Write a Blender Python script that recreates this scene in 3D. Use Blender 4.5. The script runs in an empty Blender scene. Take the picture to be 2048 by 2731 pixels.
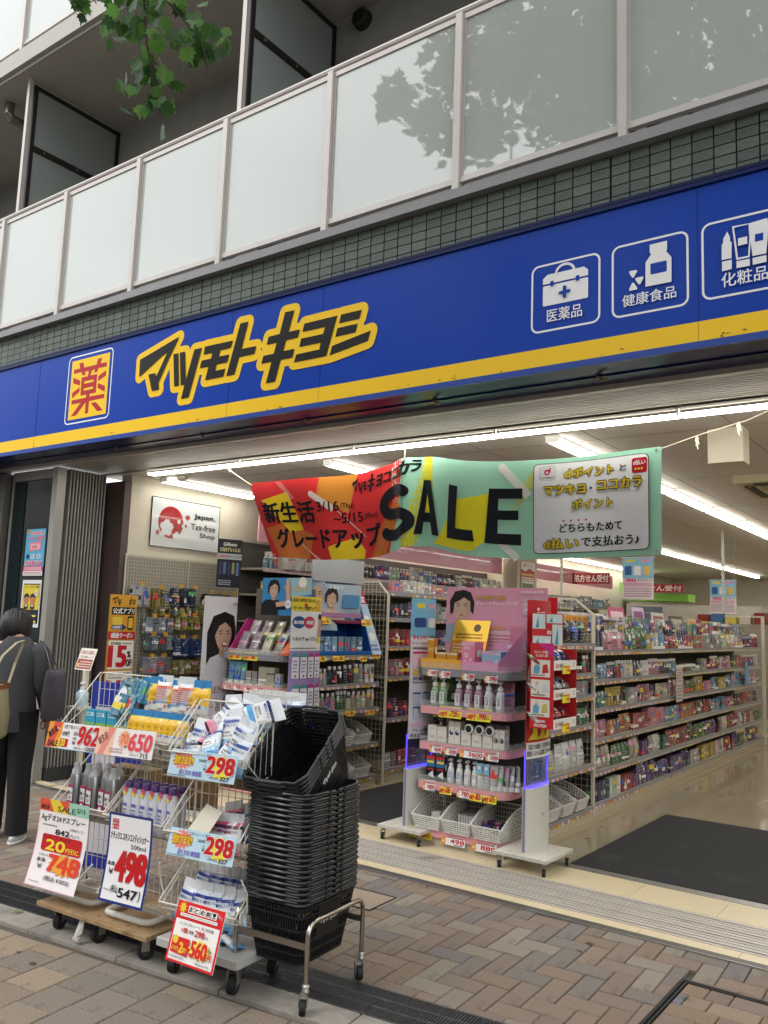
import bpy, math, random
from mathutils import Vector, Matrix
R = math.radians
rnd = random.Random(11)
sc = bpy.context.scene
COL = sc.collection

# ---------------------------------------------------------------- camera, sky, sun, exposure
cam_d = bpy.data.cameras.new('camera'); cam = bpy.data.objects.new('camera', cam_d); COL.objects.link(cam)
yaw, pitch, roll = R(-36.15), R(7.306), R(2.037)
fw = Vector((math.sin(yaw)*math.cos(pitch), math.cos(yaw)*math.cos(pitch), math.sin(pitch)))
rt0 = Vector((math.cos(yaw), -math.sin(yaw), 0)); up0 = rt0.cross(fw)
rt = rt0*math.cos(roll)+up0*math.sin(roll); up = up0*math.cos(roll)-rt0*math.sin(roll)
cam.matrix_world = Matrix(((rt.x, up.x, -fw.x, 0), (rt.y, up.y, -fw.y, 0), (rt.z, up.z, -fw.z, 1.55), (0, 0, 0, 1)))
cam_d.sensor_fit = 'VERTICAL'; cam_d.sensor_height = 36; cam_d.lens = 2252/2731*36
cam_d.clip_start = 0.05; cam_d.clip_end = 400
sc.camera = cam
CAM = Vector((0, 0, 1.55))

world = bpy.data.worlds.new('World'); sc.world = world; world.use_nodes = True
nt = world.node_tree; bg = nt.nodes['Background']
sky = nt.nodes.new('ShaderNodeTexSky'); sky.sky_type = 'NISHITA'; sky.sun_disc = False
SUN_EL, SUN_AZ = R(52), R(200)
sky.sun_elevation = SUN_EL; sky.sun_rotation = SUN_AZ; sky.air_density = 1.0; sky.dust_density = 4
hs = nt.nodes.new('ShaderNodeHueSaturation'); hs.inputs['Saturation'].default_value = .22
nt.links.new(sky.outputs[0], hs.inputs['Color'])
tc = nt.nodes.new('ShaderNodeTexCoord')
mp = nt.nodes.new('ShaderNodeMapping'); mp.inputs['Scale'].default_value = (1.2, 1.2, 2.6)
nz = nt.nodes.new('ShaderNodeTexNoise'); nz.inputs['Scale'].default_value = 1.7; nz.inputs['Detail'].default_value = 7
cr = nt.nodes.new('ShaderNodeValToRGB')
cr.color_ramp.elements[0].position = .25; cr.color_ramp.elements[0].color = (8.2, 8.6, 9.0, 1)
cr.color_ramp.elements[1].position = .75; cr.color_ramp.elements[1].color = (12.2, 12.3, 12.2, 1)
mx = nt.nodes.new('ShaderNodeMixRGB'); mx.inputs[0].default_value = .86
nt.links.new(tc.outputs['Generated'], mp.inputs[0]); nt.links.new(mp.outputs[0], nz.inputs['Vector'])
nt.links.new(nz.outputs['Fac'], cr.inputs[0]); nt.links.new(hs.outputs[0], mx.inputs[1]); nt.links.new(cr.outputs[0], mx.inputs[2])
nt.links.new(mx.outputs[0], bg.inputs[0]); bg.inputs[1].default_value = .15
sun_d = bpy.data.lights.new('sun', 'SUN'); sun_d.energy = 1.2; sun_d.angle = R(20); sun_d.color = (1, .97, .92)
sun = bpy.data.objects.new('sun', sun_d); COL.objects.link(sun)
sdir = Vector((math.sin(SUN_AZ)*math.cos(SUN_EL), math.cos(SUN_AZ)*math.cos(SUN_EL), math.sin(SUN_EL)))
sun.rotation_euler = sdir.to_track_quat('Z', 'Y').to_euler()
vs = sc.view_settings; vs.view_transform = 'Standard'; vs.look = 'None'; vs.gamma = 1; vs.use_curve_mapping = False
vs.exposure = 0.5
sc.render.film_transparent = False
try:
    sc.cycles.use_denoising = True; sc.cycles.max_bounces = 7; sc.cycles.diffuse_bounces = 4
    sc.cycles.glossy_bounces = 4; sc.cycles.transmission_bounces = 5; sc.cycles.transparent_max_bounces = 10
    sc.cycles.sample_clamp_indirect = 6; sc.cycles.caustics_reflective = False; sc.cycles.caustics_refractive = False
except Exception: pass

# ---------------------------------------------------------------- colours and materials
def C(r, g=None, b=None, k=1.0):
    if g is None: r, g, b = (r >> 16) & 255, (r >> 8) & 255, r & 255
    f = lambda v: ((v/255)/12.92 if v/255 <= .04045 else ((v/255+.055)/1.055)**2.4)*.82*k
    return (f(r), f(g), f(b), 1)
WHITE, BLACK = C(0xF4F4F2), C(0x17181A)
MATS = {}
def mat(name, col=(.5, .5, .5, 1), rough=.5, metal=0, attr=False, objcol=False, noise=0, nscale=30, bump=0, bscale=60, coat=0, spec=.5,
        emit=None, estr=0, trans=0, alpha=1, ior=1.45, stretch=None, dirt=None):
    if name in MATS: return MATS[name]
    m = bpy.data.materials.new(name); m.use_nodes = True; m.diffuse_color = col
    t = m.node_tree; p = t.nodes['Principled BSDF']; I = p.inputs
    I['Base Color'].default_value = col; I['Roughness'].default_value = rough; I['Metallic'].default_value = metal
    I['Specular IOR Level'].default_value = spec; I['Coat Weight'].default_value = coat; I['IOR'].default_value = ior
    I['Transmission Weight'].default_value = trans; I['Alpha'].default_value = alpha
    src = None
    if attr:
        a = t.nodes.new('ShaderNodeAttribute'); a.attribute_name = 'Col'; src = a.outputs['Color']
    if objcol:
        a = t.nodes.new('ShaderNodeObjectInfo'); src = a.outputs['Color']
    tcn = t.nodes.new('ShaderNodeTexCoord')
    def nzn(scale, detail=5):
        n = t.nodes.new('ShaderNodeTexNoise'); n.inputs['Scale'].default_value = scale; n.inputs['Detail'].default_value = detail
        if stretch:
            q = t.nodes.new('ShaderNodeMapping'); q.inputs['Scale'].default_value = stretch
            t.links.new(tcn.outputs['Object'], q.inputs[0]); t.links.new(q.outputs[0], n.inputs['Vector'])
        else: t.links.new(tcn.outputs['Object'], n.inputs['Vector'])
        return n
    if noise:
        n = nzn(nscale); mr = t.nodes.new('ShaderNodeMapRange')
        mr.inputs['From Min'].default_value = .3; mr.inputs['From Max'].default_value = .7
        mr.inputs['To Min'].default_value = 1-noise; mr.inputs['To Max'].default_value = 1+noise
        t.links.new(n.outputs['Fac'], mr.inputs[0])
        q = t.nodes.new('ShaderNodeMixRGB'); q.blend_type = 'MULTIPLY'; q.inputs[0].default_value = 1
        if src: t.links.new(src, q.inputs[1])
        else: q.inputs[1].default_value = col
        t.links.new(mr.outputs[0], q.inputs[2]); src = q.outputs[0]
    if dirt:
        n = nzn(dirt[1], 8); rr = t.nodes.new('ShaderNodeValToRGB')
        rr.color_ramp.elements[0].position = dirt[2]; rr.color_ramp.elements[1].position = dirt[2]+.12
        q = t.nodes.new('ShaderNodeMixRGB')
        if src: t.links.new(src, q.inputs[1])
        else: q.inputs[1].default_value = col
        q.inputs[2].default_value = dirt[0]; t.links.new(n.outputs['Fac'], rr.inputs[0]); t.links.new(rr.outputs[0], q.inputs[0]); src = q.outputs[0]
    if src: t.links.new(src, I['Base Color'])
    if bump:
        n = nzn(bscale, 6); b = t.nodes.new('ShaderNodeBump'); b.inputs['Strength'].default_value = bump; b.inputs['Distance'].default_value = .004
        t.links.new(n.outputs['Fac'], b.inputs['Height']); t.links.new(b.outputs[0], I['Normal'])
    if emit:
        I['Emission Color'].default_value = emit; I['Emission Strength'].default_value = estr
    MATS[name] = m; return m

PRINT = mat('printed_card', rough=.42, attr=True, spec=.4)
GLOSSP = mat('printed_gloss', rough=.2, attr=True, spec=.5, coat=.3)
PAINTC = mat('painted', rough=.5, attr=True, noise=.06, nscale=8)
PLASTIC = mat('moulded_plastic', rough=.35, attr=True)

def pack_material(name, rough, coat=0, metal=0):
    """Printed packaging: the object's own colour with bands, a badge and rows of small print."""
    m = bpy.data.materials.new(name); m.use_nodes = True; t = m.node_tree; N = t.nodes; L = t.links
    p = N['Principled BSDF']; p.inputs['Roughness'].default_value = rough; p.inputs['Coat Weight'].default_value = coat; p.inputs['Metallic'].default_value = metal
    oi = N.new('ShaderNodeObjectInfo'); tcn = N.new('ShaderNodeTexCoord'); sx = N.new('ShaderNodeSeparateXYZ'); L.new(tcn.outputs['Generated'], sx.inputs[0])
    def M(op, a, b=None, c=None):
        n = N.new('ShaderNodeMath'); n.operation = op
        for i, q in enumerate((a, b, c)):
            if q is None: continue
            if isinstance(q, (int, float)): n.inputs[i].default_value = q
            else: L.new(q, n.inputs[i])
        return n.outputs[0]
    rndv = oi.outputs['Random']
    def fr(k): return M('FRACT', M('MULTIPLY', rndv, k))
    def mix(f, a, b):
        n = N.new('ShaderNodeMixRGB'); L.new(f, n.inputs[0])
        for i, q in ((1, a), (2, b)):
            if isinstance(q, tuple): n.inputs[i].default_value = q
            else: L.new(q, n.inputs[i])
        return n.outputs[0]
    base = oi.outputs['Color']
    ramp = N.new('ShaderNodeValToRGB'); ramp.color_ramp.interpolation = 'CONSTANT'
    cols = [(.75, .75, .73), (.7, .06, .05), (.05, .12, .5), (.75, .6, .05), (.75, .75, .75), (.03, .03, .04), (.1, .4, .12), (.7, .3, .45)]
    el = ramp.color_ramp.elements
    while len(el) < len(cols): el.new(.5)
    for i, cc in enumerate(cols): el[i].position = i/len(cols); el[i].color = cc+(1,)
    L.new(fr(7.31), ramp.inputs[0]); acc = ramp.outputs[0]
    ramp2 = N.new('ShaderNodeValToRGB'); ramp2.color_ramp.interpolation = 'CONSTANT'; el = ramp2.color_ramp.elements
    while len(el) < 5: el.new(.5)
    for i, cc in enumerate([(.75, .74, .7), (.06, .06, .08), (.75, .75, .75), (.6, .05, .05), (.04, .1, .4)]): el[i].position = i/5; el[i].color = cc+(1,)
    L.new(fr(13.7), ramp2.inputs[0]); acc2 = ramp2.outputs[0]
    z = sx.outputs[2]; x = sx.outputs[0]
    z0 = M('ADD', M('MULTIPLY', fr(3.7), .6), .1); wd = M('ADD', M('MULTIPLY', fr(5.3), .2), .04)
    inb = M('MULTIPLY', M('GREATER_THAN', z, z0), M('LESS_THAN', z, M('ADD', z0, wd)))
    c1 = mix(inb, base, acc)
    d = M('SQRT', M('ADD', M('POWER', M('ABSOLUTE', M('SUBTRACT', x, M('ADD', M('MULTIPLY', fr(9.1), .3), .35))), 2), M('POWER', M('ABSOLUTE', M('MULTIPLY', M('SUBTRACT', z, M('ADD', M('MULTIPLY', fr(11.3), .4), .3)), 1.4)), 2)))
    c2 = mix(M('LESS_THAN', d, M('MULTIPLY', fr(17.9), .3)), c1, acc2)
    mpn = N.new('ShaderNodeMapping'); mpn.inputs['Scale'].default_value = (26, 26, 9); L.new(tcn.outputs['Generated'], mpn.inputs[0])
    nz1 = N.new('ShaderNodeTexNoise'); nz1.noise_dimensions = '4D'; nz1.inputs['Scale'].default_value = 1; nz1.inputs['Detail'].default_value = 1
    L.new(mpn.outputs[0], nz1.inputs['Vector']); L.new(M('MULTIPLY', rndv, 40), nz1.inputs['W'])
    rows = M('GREATER_THAN', M('FRACT', M('MULTIPLY', z, 7)), .5)
    txt = M('MULTIPLY', M('GREATER_THAN', nz1.outputs['Fac'], .54), rows)
    inner = M('MULTIPLY', M('GREATER_THAN', x, .14), M('LESS_THAN', x, .86))
    txt = M('MULTIPLY', M('MULTIPLY', txt, inner), .6)
    nz2 = N.new('ShaderNodeTexNoise'); nz2.noise_dimensions = '4D'; nz2.inputs['Scale'].default_value = 3.5; L.new(tcn.outputs['Generated'], nz2.inputs['Vector']); L.new(M('MULTIPLY', rndv, 70), nz2.inputs['W'])
    c3 = mix(M('MULTIPLY', M('GREATER_THAN', nz2.outputs['Fac'], .63), .5), c2, acc)
    dark = N.new('ShaderNodeValToRGB'); dark.color_ramp.interpolation = 'CONSTANT'; dark.color_ramp.elements[0].color = (.04, .04, .06, 1)
    dark.color_ramp.elements[1].color = (.7, .7, .68, 1); dark.color_ramp.elements[1].position = .6; L.new(fr(23.3), dark.inputs[0])
    c4 = mix(txt, c3, dark.outputs[0])
    L.new(c4, p.inputs['Base Color'])
    MATS[name] = m; return m
PACK = pack_material('printed_packaging', .4)
FOIL = pack_material('printed_film', .22, .4)

# ---------------------------------------------------------------- mesh building
class MB:
    def __init__(s): s.v = []; s.f = []; s.c = []; s.m = []; s.mi = 0
    def face(s, pts, col=WHITE):
        i = len(s.v); s.v += [tuple(p) for p in pts]; s.f.append(tuple(range(i, i+len(pts)))); s.c.append(col); s.m.append(s.mi)
    def mesh(s, vs, fs, col=WHITE):
        i = len(s.v); s.v += [tuple(p) for p in vs]
        for f in fs: s.f.append(tuple(i+k for k in f)); s.c.append(col); s.m.append(s.mi)
    def box(s, x0, y0, z0, x1, y1, z1, col=WHITE, M=None):
        if x0 > x1: x0, x1 = x1, x0
        if y0 > y1: y0, y1 = y1, y0
        if z0 > z1: z0, z1 = z1, z0
        vs = [Vector((x, y, z)) for z in (z0, z1) for y in (y0, y1) for x in (x0, x1)]
        if M: vs = [M @ v for v in vs]
        s.mesh(vs, [(0, 2, 3, 1), (4, 5, 7, 6), (0, 1, 5, 4), (2, 6, 7, 3), (0, 4, 6, 2), (1, 3, 7, 5)], col)
    def cbox(s, x0, y0, z0, x1, y1, z1, b, col=WHITE):
        """box with a chamfered top"""
        lo = [(x0, y0, z0), (x1, y0, z0), (x1, y1, z0), (x0, y1, z0)]; mi = [(x, y, z1-b) for x, y, _ in lo]
        hi = [(x0+b, y0+b, z1), (x1-b, y0+b, z1), (x1-b, y1-b, z1), (x0+b, y1-b, z1)]
        fs = [(8, 9, 10, 11)]
        for k in range(4):
            n = (k+1) % 4; fs += [(k, n, 4+n, 4+k), (4+k, 4+n, 8+n, 8+k)]
        s.mesh(lo+mi+hi, fs, col)
    def tube(s, pts, r, col=WHITE, n=6, closed=False, flat=1.0):
        P = [Vector(p) for p in pts]; m = len(P); vs = []; fs = []
        prev = None
        for i, p in enumerate(P):
            if closed: t = (P[(i+1) % m]-P[i-1])
            else: t = (P[min(i+1, m-1)]-P[max(i-1, 0)])
            if t.length < 1e-9: t = Vector((0, 0, 1))
            t.normalize()
            a = prev if prev is not None else (Vector((0, 0, 1)) if abs(t.z) < .9 else Vector((1, 0, 0)))
            a = (a-t*a.dot(t))
            if a.length < 1e-6: a = Vector((0, 1, 0)).cross(t)
            a.normalize(); prev = a; b = t.cross(a)
            rr = r[i] if isinstance(r, (list, tuple)) else r
            for k in range(n):
                an = 2*math.pi*k/n+math.pi/n; vs.append(p+a*math.cos(an)*rr*flat+b*math.sin(an)*rr)
        for i in range(m if closed else m-1):
            j = (i+1) % m
            for k in range(n):
                l = (k+1) % n; fs.append((i*n+k, i*n+l, j*n+l, j*n+k))
        if not closed: fs += [tuple(range(n))[::-1], tuple((m-1)*n+k for k in range(n))]
        s.mesh(vs, fs, col)
    def lathe(s, prof, col=WHITE, n=12, c=(0, 0, 0), sx=1, sy=1, cols=None, axis='z'):
        m = len(prof); vs = []
        for r, z in prof:
            for k in range(n):
                a = 2*math.pi*k/n; q = (r*math.cos(a)*sx, r*math.sin(a)*sy, z)
                if axis == 'x': q = (q[2], q[0], q[1])
                if axis == 'y': q = (q[0], q[2], q[1])
                vs.append((c[0]+q[0], c[1]+q[1], c[2]+q[2]))
        i0 = len(s.v); s.v += vs
        for i in range(m-1):
            cc = cols[i] if cols else col
            for k in range(n):
                l = (k+1) % n; s.f.append((i0+i*n+k, i0+i*n+l, i0+(i+1)*n+l, i0+(i+1)*n+k)); s.c.append(cc); s.m.append(s.mi)
        s.f.append(tuple(i0+k for k in range(n))[::-1]); s.c.append(cols[0] if cols else col); s.m.append(s.mi)
        s.f.append(tuple(i0+(m-1)*n+k for k in range(n))); s.c.append(cols[-1] if cols else col); s.m.append(s.mi)
    def loft(s, secs, col=WHITE, cap=True, closed=True):
        n = len(secs[0]); vs = [p for q in secs for p in q]; fs = []
        for i in range(len(secs)-1):
            for k in range(n if closed else n-1):
                l = (k+1) % n; fs.append((i*n+k, i*n+l, (i+1)*n+l, (i+1)*n+k))
        if cap: fs += [tuple(range(n))[::-1], tuple((len(secs)-1)*n+k for k in range(n))]
        s.mesh(vs, fs, col)
    def extrude(s, poly, y0, y1, col=WHITE):
        """polygon in x,z pushed from y0 to y1"""
        n = len(poly); vs = [(x, y0, z) for x, z in poly]+[(x, y1, z) for x, z in poly]
        fs = [tuple(range(n)), tuple(n+k for k in range(n))[::-1]]+[(k, (k+1) % n, n+(k+1) % n, n+k)[::-1] for k in range(n)]
        s.mesh(vs, fs, col)
    def build_mesh(s, name, mats, smooth=False):
        me = bpy.data.meshes.new(name); me.from_pydata([tuple(v) for v in s.v], [], s.f)
        if not isinstance(mats, (list, tuple)): mats = [mats]
        for m in mats: me.materials.append(m)
        if me.polygons:
            ca = me.color_attributes.new('Col', 'FLOAT_COLOR', 'CORNER'); buf = []
            for f, c in zip(s.f, s.c): buf += list(c)*len(f)
            ca.data.foreach_set('color', buf)
            if len(mats) > 1: me.polygons.foreach_set('material_index', s.m)
            if smooth: me.polygons.foreach_set('use_smooth', [True]*len(s.f))
        me.update(); return me
    def build(s, name, mats=None, parent=None, smooth=False, kind=None, loc=None):
        return link(s.build_mesh(name, mats or PAINTC, smooth), name, parent, loc, kind=kind)

def link(me, name, parent=None, loc=None, rot=None, scale=None, col=None, kind=None):
    o = bpy.data.objects.new(name, me); COL.objects.link(o)
    if parent: o.parent = parent
    if loc is not None: o.location = loc
    if rot is not None: o.rotation_euler = rot if isinstance(rot, (tuple, list, Vector)) else (0, 0, rot)
    if scale is not None: o.scale = scale if isinstance(scale, (tuple, list)) else (scale,)*3
    if col: o.color = col
    if kind: o['kind'] = kind
    return o
def tag(o, label, cat, group=None):
    o['label'] = label; o['category'] = cat
    if group: o['group'] = group
    return o
def thing(name, label, cat, loc=(0, 0, 0), rot=0, group=None):
    o = bpy.data.objects.new(name, None); COL.objects.link(o); o.empty_display_size = .1
    o.location = loc; o.rotation_euler = rot if isinstance(rot, tuple) else (0, 0, rot)
    return tag(o, label, cat, group)
def struct(name, mb, mats, parent=None):
    o = mb.build(name, mats, parent); 
    if not parent: o['kind'] = 'structure'
    return o
def copy_tree(o, parent=None):
    c = o.copy(); COL.objects.link(c); c.parent = parent
    for ch in o.children: copy_tree(ch, c)
    return c
def smooth_by_angle(me, ang=40):
    try: me.polygons.foreach_set('use_smooth', [True]*len(me.polygons)); me.set_sharp_from_angle(angle=R(ang))
    except Exception: pass

# ---------------------------------------------------------------- print: text and flat marks on a sheet
TC = {}
def tmesh(txt, b=.0):
    k = (txt, b)
    if k not in TC:
        cu = bpy.data.curves.new('lettering', 'FONT'); cu.body = txt; cu.offset = b; cu.resolution_u = 3
        ob = bpy.data.objects.new('lettering', cu); me = ob.to_mesh()
        vs = [(v.co.x, v.co.y) for v in me.vertices]; fs = [tuple(p.vertices) for p in me.polygons]
        ob.to_mesh_clear(); bpy.data.objects.remove(ob); bpy.data.curves.remove(cu)
        if not vs: TC[k] = ([], [])
        else:
            x0 = min(v[0] for v in vs); x1 = max(v[0] for v in vs); y0 = min(v[1] for v in vs); y1 = max(v[1] for v in vs)
            TC[k] = ([((x-x0)/(x1-x0+1e-9), (y-y0)/(y1-y0+1e-9)) for x, y in vs], fs, (x1-x0)/(y1-y0+1e-9))
    return TC[k]
class Sheet(MB):
    def __init__(s, O=(0, 0, 0), U=(1, 0, 0), V=(0, 0, 1), step=.0003, warp=None):
        super().__init__(); s.O = Vector(O); s.U = Vector(U).normalized(); s.V = Vector(V).normalized(); s.N = s.U.cross(s.V); s.l = 1; s.step = step; s.warp = warp; s.sub = .0016
    def pt(s, u, v, l):
        if s.warp:
            du, dv, dn = s.warp(u, v); u += du; v += dv; l = l+dn/s.step
        return s.O+s.U*u+s.V*v+s.N*(l*s.step)
    def poly(s, pts, col, l=None):
        if l is None: l = s.l; s.l += 1
        if s.warp and len(pts) >= 3:
            from mathutils.geometry import tessellate_polygon
            tr = tessellate_polygon([[Vector((a, b, 0)) for a, b in pts]]); st = [[pts[i] for i in t] for t in tr]
            while st:
                t = st.pop(); e = [((t[i][0]-t[(i+1) % 3][0])**2+(t[i][1]-t[(i+1) % 3][1])**2) for i in range(3)]; m = e.index(max(e))
                if e[m] > s.sub:
                    a, b, c = t[m], t[(m+1) % 3], t[(m+2) % 3]; h = ((a[0]+b[0])/2, (a[1]+b[1])/2); st += [[a, h, c], [h, b, c]]
                else:
                    ar = (t[1][0]-t[0][0])*(t[2][1]-t[0][1])-(t[2][0]-t[0][0])*(t[1][1]-t[0][1])
                    s.face([s.pt(a, b, l) for a, b in (t if ar > 0 else t[::-1])], col)
            return
        s.face([s.pt(a, b, l) for a, b in pts], col)
    def rect(s, u0, v0, u1, v1, col, l=None): s.poly([(u0, v0), (u1, v0), (u1, v1), (u0, v1)], col, l)
    def rrect(s, u0, v0, u1, v1, r, col, l=None, n=4):
        pts = []
        for cx, cy, a0 in ((u1-r, v0+r, -90), (u1-r, v1-r, 0), (u0+r, v1-r, 90), (u0+r, v0+r, 180)):
            for k in range(n+1): a = R(a0+90*k/n); pts.append((cx+r*math.cos(a), cy+r*math.sin(a)))
        s.poly(pts, col, l)
    def rframe(s, u0, v0, u1, v1, r, w, col):
        l = s.l; s.l += 1; A = []; B = []
        for cx, cy, a0, in ((u1-r, v0+r, -90), (u1-r, v1-r, 0), (u0+r, v1-r, 90), (u0+r, v0+r, 180)):
            for k in range(7): a = R(a0+90*k/6); A.append((cx+r*math.cos(a), cy+r*math.sin(a))); B.append((cx+(r-w)*math.cos(a), cy+(r-w)*math.sin(a)))
        for i in range(len(A)): j = (i+1) % len(A); s.poly([A[i], A[j], B[j], B[i]], col, l)
    def circ(s, u, v, r, col, n=20, ry=None, l=None):
        s.poly([(u+r*math.cos(2*math.pi*k/n), v+(ry or r)*math.sin(2*math.pi*k/n)) for k in range(n)], col, l)
    def star(s, u, v, r, col, n=14, k=.72, ry=None):
        s.poly([(u+(r if i % 2 else r*k)*math.cos(math.pi*i/n), v+((ry or r)*(1 if i % 2 else k))*math.sin(math.pi*i/n)) for i in range(2*n)], col)
    def line(s, a, b, w, col, l=None):
        d = Vector((b[0]-a[0], b[1]-a[1])); 
        if d.length < 1e-6: return
        d.normalize(); n = Vector((-d.y, d.x))*w/2
        s.poly([(a[0]-n.x, a[1]-n.y), (b[0]-n.x, b[1]-n.y), (b[0]+n.x, b[1]+n.y), (a[0]+n.x, a[1]+n.y)], col, l)
    def text(s, txt, u0, v0, u1, v1, col, b=.02, slant=0, rot=0, out=None, ob=.05, keep=False):
        """fit the words into the box u0..u1, v0..v1; out = outline colour"""
        if out:
            k = (v1-v0)*(b+ob)*.9; l0 = s.l
            for q in range(8): s.l = l0+q*.1; s.text(txt, u0+k*math.cos(q*.785), v0+k*math.sin(q*.785), u1+k*math.cos(q*.785), v1+k*math.sin(q*.785), out, 0, slant, rot)
            s.l = l0+1.5
        T = tmesh(txt, 0)
        if len(T) < 3: return
        vs, fs, asp = T; l = s.l; s.l += 1
        if keep:
            w = min(u1-u0, (v1-v0)*asp); cx = (u0+u1)/2; u0, u1 = cx-w/2, cx+w/2
        cx, cy = (u0+u1)/2, (v0+v1)/2; ca, sa = math.cos(R(rot)), math.sin(R(rot)); P = []
        for x, y in vs:
            X = u0+(u1-u0)*x+slant*(y-.5)*(v1-v0); Y = v0+(v1-v0)*y
            if rot: X, Y = cx+(X-cx)*ca-(Y-cy)*sa, cy+(X-cx)*sa+(Y-cy)*ca
            P.append((X, Y))
        e = b*(v1-v0)*.85; sh_ = [(0, 0)] if e < .0002 else [(-e, -e*.6), (e, -e*.6), (e, e*.6), (-e, e*.6)]
        if b > .05: sh_ += [(0, 0)]
        for q, (ex, ey) in enumerate(sh_):
            lq = l+.12*q
            if s.warp:
                for f in fs: s.poly([(P[i][0]+ex, P[i][1]+ey) for i in f], col, lq)
            else: s.mesh([s.pt(a+ex, b2+ey, lq) for a, b2 in P], fs, col)
    def small(s, u0, v0, u1, v1, n, col, h=.6):
        """rows of print too small to read: short strokes"""
        l = s.l; s.l += 1; rh = (v1-v0)/n
        for i in range(n):
            u = u0; y = v1-(i+1)*rh+rh*(1-h)/2
            while u < u1:
                w = rh*h*rnd.uniform(.35, .9); 
                if u+w > u1: break
                s.poly([(u, y+rh*h*rnd.uniform(0, .3)), (u+w, y), (u+w, y+rh*h*rnd.uniform(.7, 1)), (u, y+rh*h)], col, l); u += w+rh*h*.25
    def board(s, w, h, th, col, u0=0, v0=0):
        vs = [s.O+s.U*a+s.V*b+s.N*c for c in (-th, 0) for b in (v0, v0+h) for a in (u0, u0+w)]
        s.mesh(vs, [(0, 2, 3, 1), (4, 5, 7, 6), (0, 1, 5, 4), (2, 6, 7, 3), (0, 4, 6, 2), (1, 3, 7, 5)], col)
# ---------------------------------------------------------------- traced outlines of the sign's lettering and pictograms (metres, on the sign)
LOGO = [[(-5.445,3.536),(-4.991,3.648),(-5.103,3.479),(-5.201,3.315),(-5.191,3.261),(-5.273,3.26),(-5.328,3.399),(-5.246,3.398),(-5.231,3.368),(-5.113,3.552),(-5.18,3.527),(-5.442,3.396)],[(-5.044,3.517),(-4.988,3.517),(-4.958,3.26),(-5.01,3.259)],[(-4.971,3.518),(-4.911,3.516),(-4.882,3.287),(-4.806,3.516),(-4.724,3.515),(-4.839,3.152),(-4.921,3.151),(-4.892,3.258),(-4.936,3.258)],[(-4.691,3.519),(-4.395,3.516),(-4.415,3.466),(-4.525,3.465),(-4.534,3.418),(-4.426,3.416),(-4.443,3.362),(-4.555,3.363),(-4.564,3.315),(-4.459,3.316),(-4.474,3.26),(-4.667,3.259),(-4.639,3.359),(-4.734,3.361),(-4.717,3.416),(-4.616,3.416),(-4.607,3.459),(-4.701,3.46)],[(-4.329,3.632),(-4.249,3.631),(-4.303,3.437),(-4.156,3.435),(-4.172,3.381),(-4.323,3.38),(-4.361,3.259),(-4.444,3.259)],[(-3.895,3.632),(-3.81,3.63),(-3.853,3.484),(-3.75,3.483),(-3.765,3.431),(-3.874,3.428),(-3.893,3.355),(-3.792,3.354),(-3.805,3.296),(-3.914,3.296),(-3.957,3.148),(-4.043,3.149),(-3.999,3.297),(-4.097,3.296),(-4.081,3.351),(-3.982,3.351),(-3.958,3.427),(-4.055,3.427),(-4.04,3.482),(-3.936,3.484)],[(-3.711,3.517),(-3.425,3.519),(-3.504,3.258),(-3.79,3.259),(-3.772,3.311),(-3.569,3.313),(-3.558,3.359),(-3.748,3.36),(-3.734,3.416),(-3.542,3.415),(-3.526,3.461),(-3.726,3.462)],[(-3.394,3.52),(-3.224,3.52),(-3.241,3.464),(-3.409,3.463)],[(-3.42,3.433),(-3.253,3.433),(-3.268,3.377),(-3.435,3.376)],[(-3.459,3.319),(-3.144,3.368),(-3.164,3.303),(-3.478,3.257)]]
YAKU = [[(-6.343,3.589),(-6.254,3.587),(-6.273,3.635),(-6.214,3.634),(-6.195,3.587),(-6.025,3.587),(-6.011,3.636),(-5.953,3.635),(-5.971,3.589),(-5.886,3.588),(-5.884,3.55),(-5.996,3.551),(-6.006,3.522),(-6.05,3.52),(-6.042,3.548),(-6.078,3.548),(-6.101,3.505),(-6.005,3.502),(-6.004,3.344),(-6.089,3.343),(-6.09,3.321),(-5.885,3.318),(-5.885,3.283),(-6.089,3.281),(-6.091,3.179),(-6.136,3.179),(-6.137,3.278),(-6.256,3.179),(-6.336,3.177),(-6.209,3.281),(-6.339,3.282),(-6.341,3.318),(-6.137,3.318),(-6.136,3.343),(-6.22,3.345),(-6.222,3.504),(-6.135,3.502),(-6.127,3.548),(-6.183,3.549),(-6.171,3.521),(-6.215,3.52),(-6.229,3.552),(-6.339,3.551)],[(-6.342,3.518),(-6.237,3.479),(-6.237,3.436),(-6.34,3.469)],[(-6.239,3.421),(-6.237,3.382),(-6.339,3.335),(-6.341,3.383)],[(-5.884,3.52),(-5.884,3.472),(-5.987,3.438),(-5.988,3.482)],[(-5.987,3.423),(-5.885,3.384),(-5.884,3.334),(-5.987,3.382)],[(-6.063,3.262),(-5.994,3.261),(-5.888,3.179),(-5.965,3.179)]]
YAKUH = [[(-6.178,3.463),(-6.05,3.462),(-6.05,3.443),(-6.177,3.442)],[(-6.176,3.402),(-6.049,3.402),(-6.051,3.383),(-6.175,3.382)]]
YAKUY = [[(-6.375,3.666),(-5.85,3.666),(-5.849,3.146),(-6.374,3.146)]]
YF = [[(-6.406,3.14),(-6.421,3.709),(-6.38,3.706),(-5.814,3.701),(-5.81,3.116),(-6.383,3.106)]]
IC1 = [[(-2.032,3.532),(-1.632,3.537),(-1.631,3.147),(-2.029,3.145)]]
BAG = [[(-1.963,3.45),(-1.928,3.466),(-1.722,3.471),(-1.699,3.448),(-1.7,3.419),(-1.961,3.418)],[(-1.961,3.409),(-1.699,3.407),(-1.699,3.295),(-1.961,3.293)]]
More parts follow.
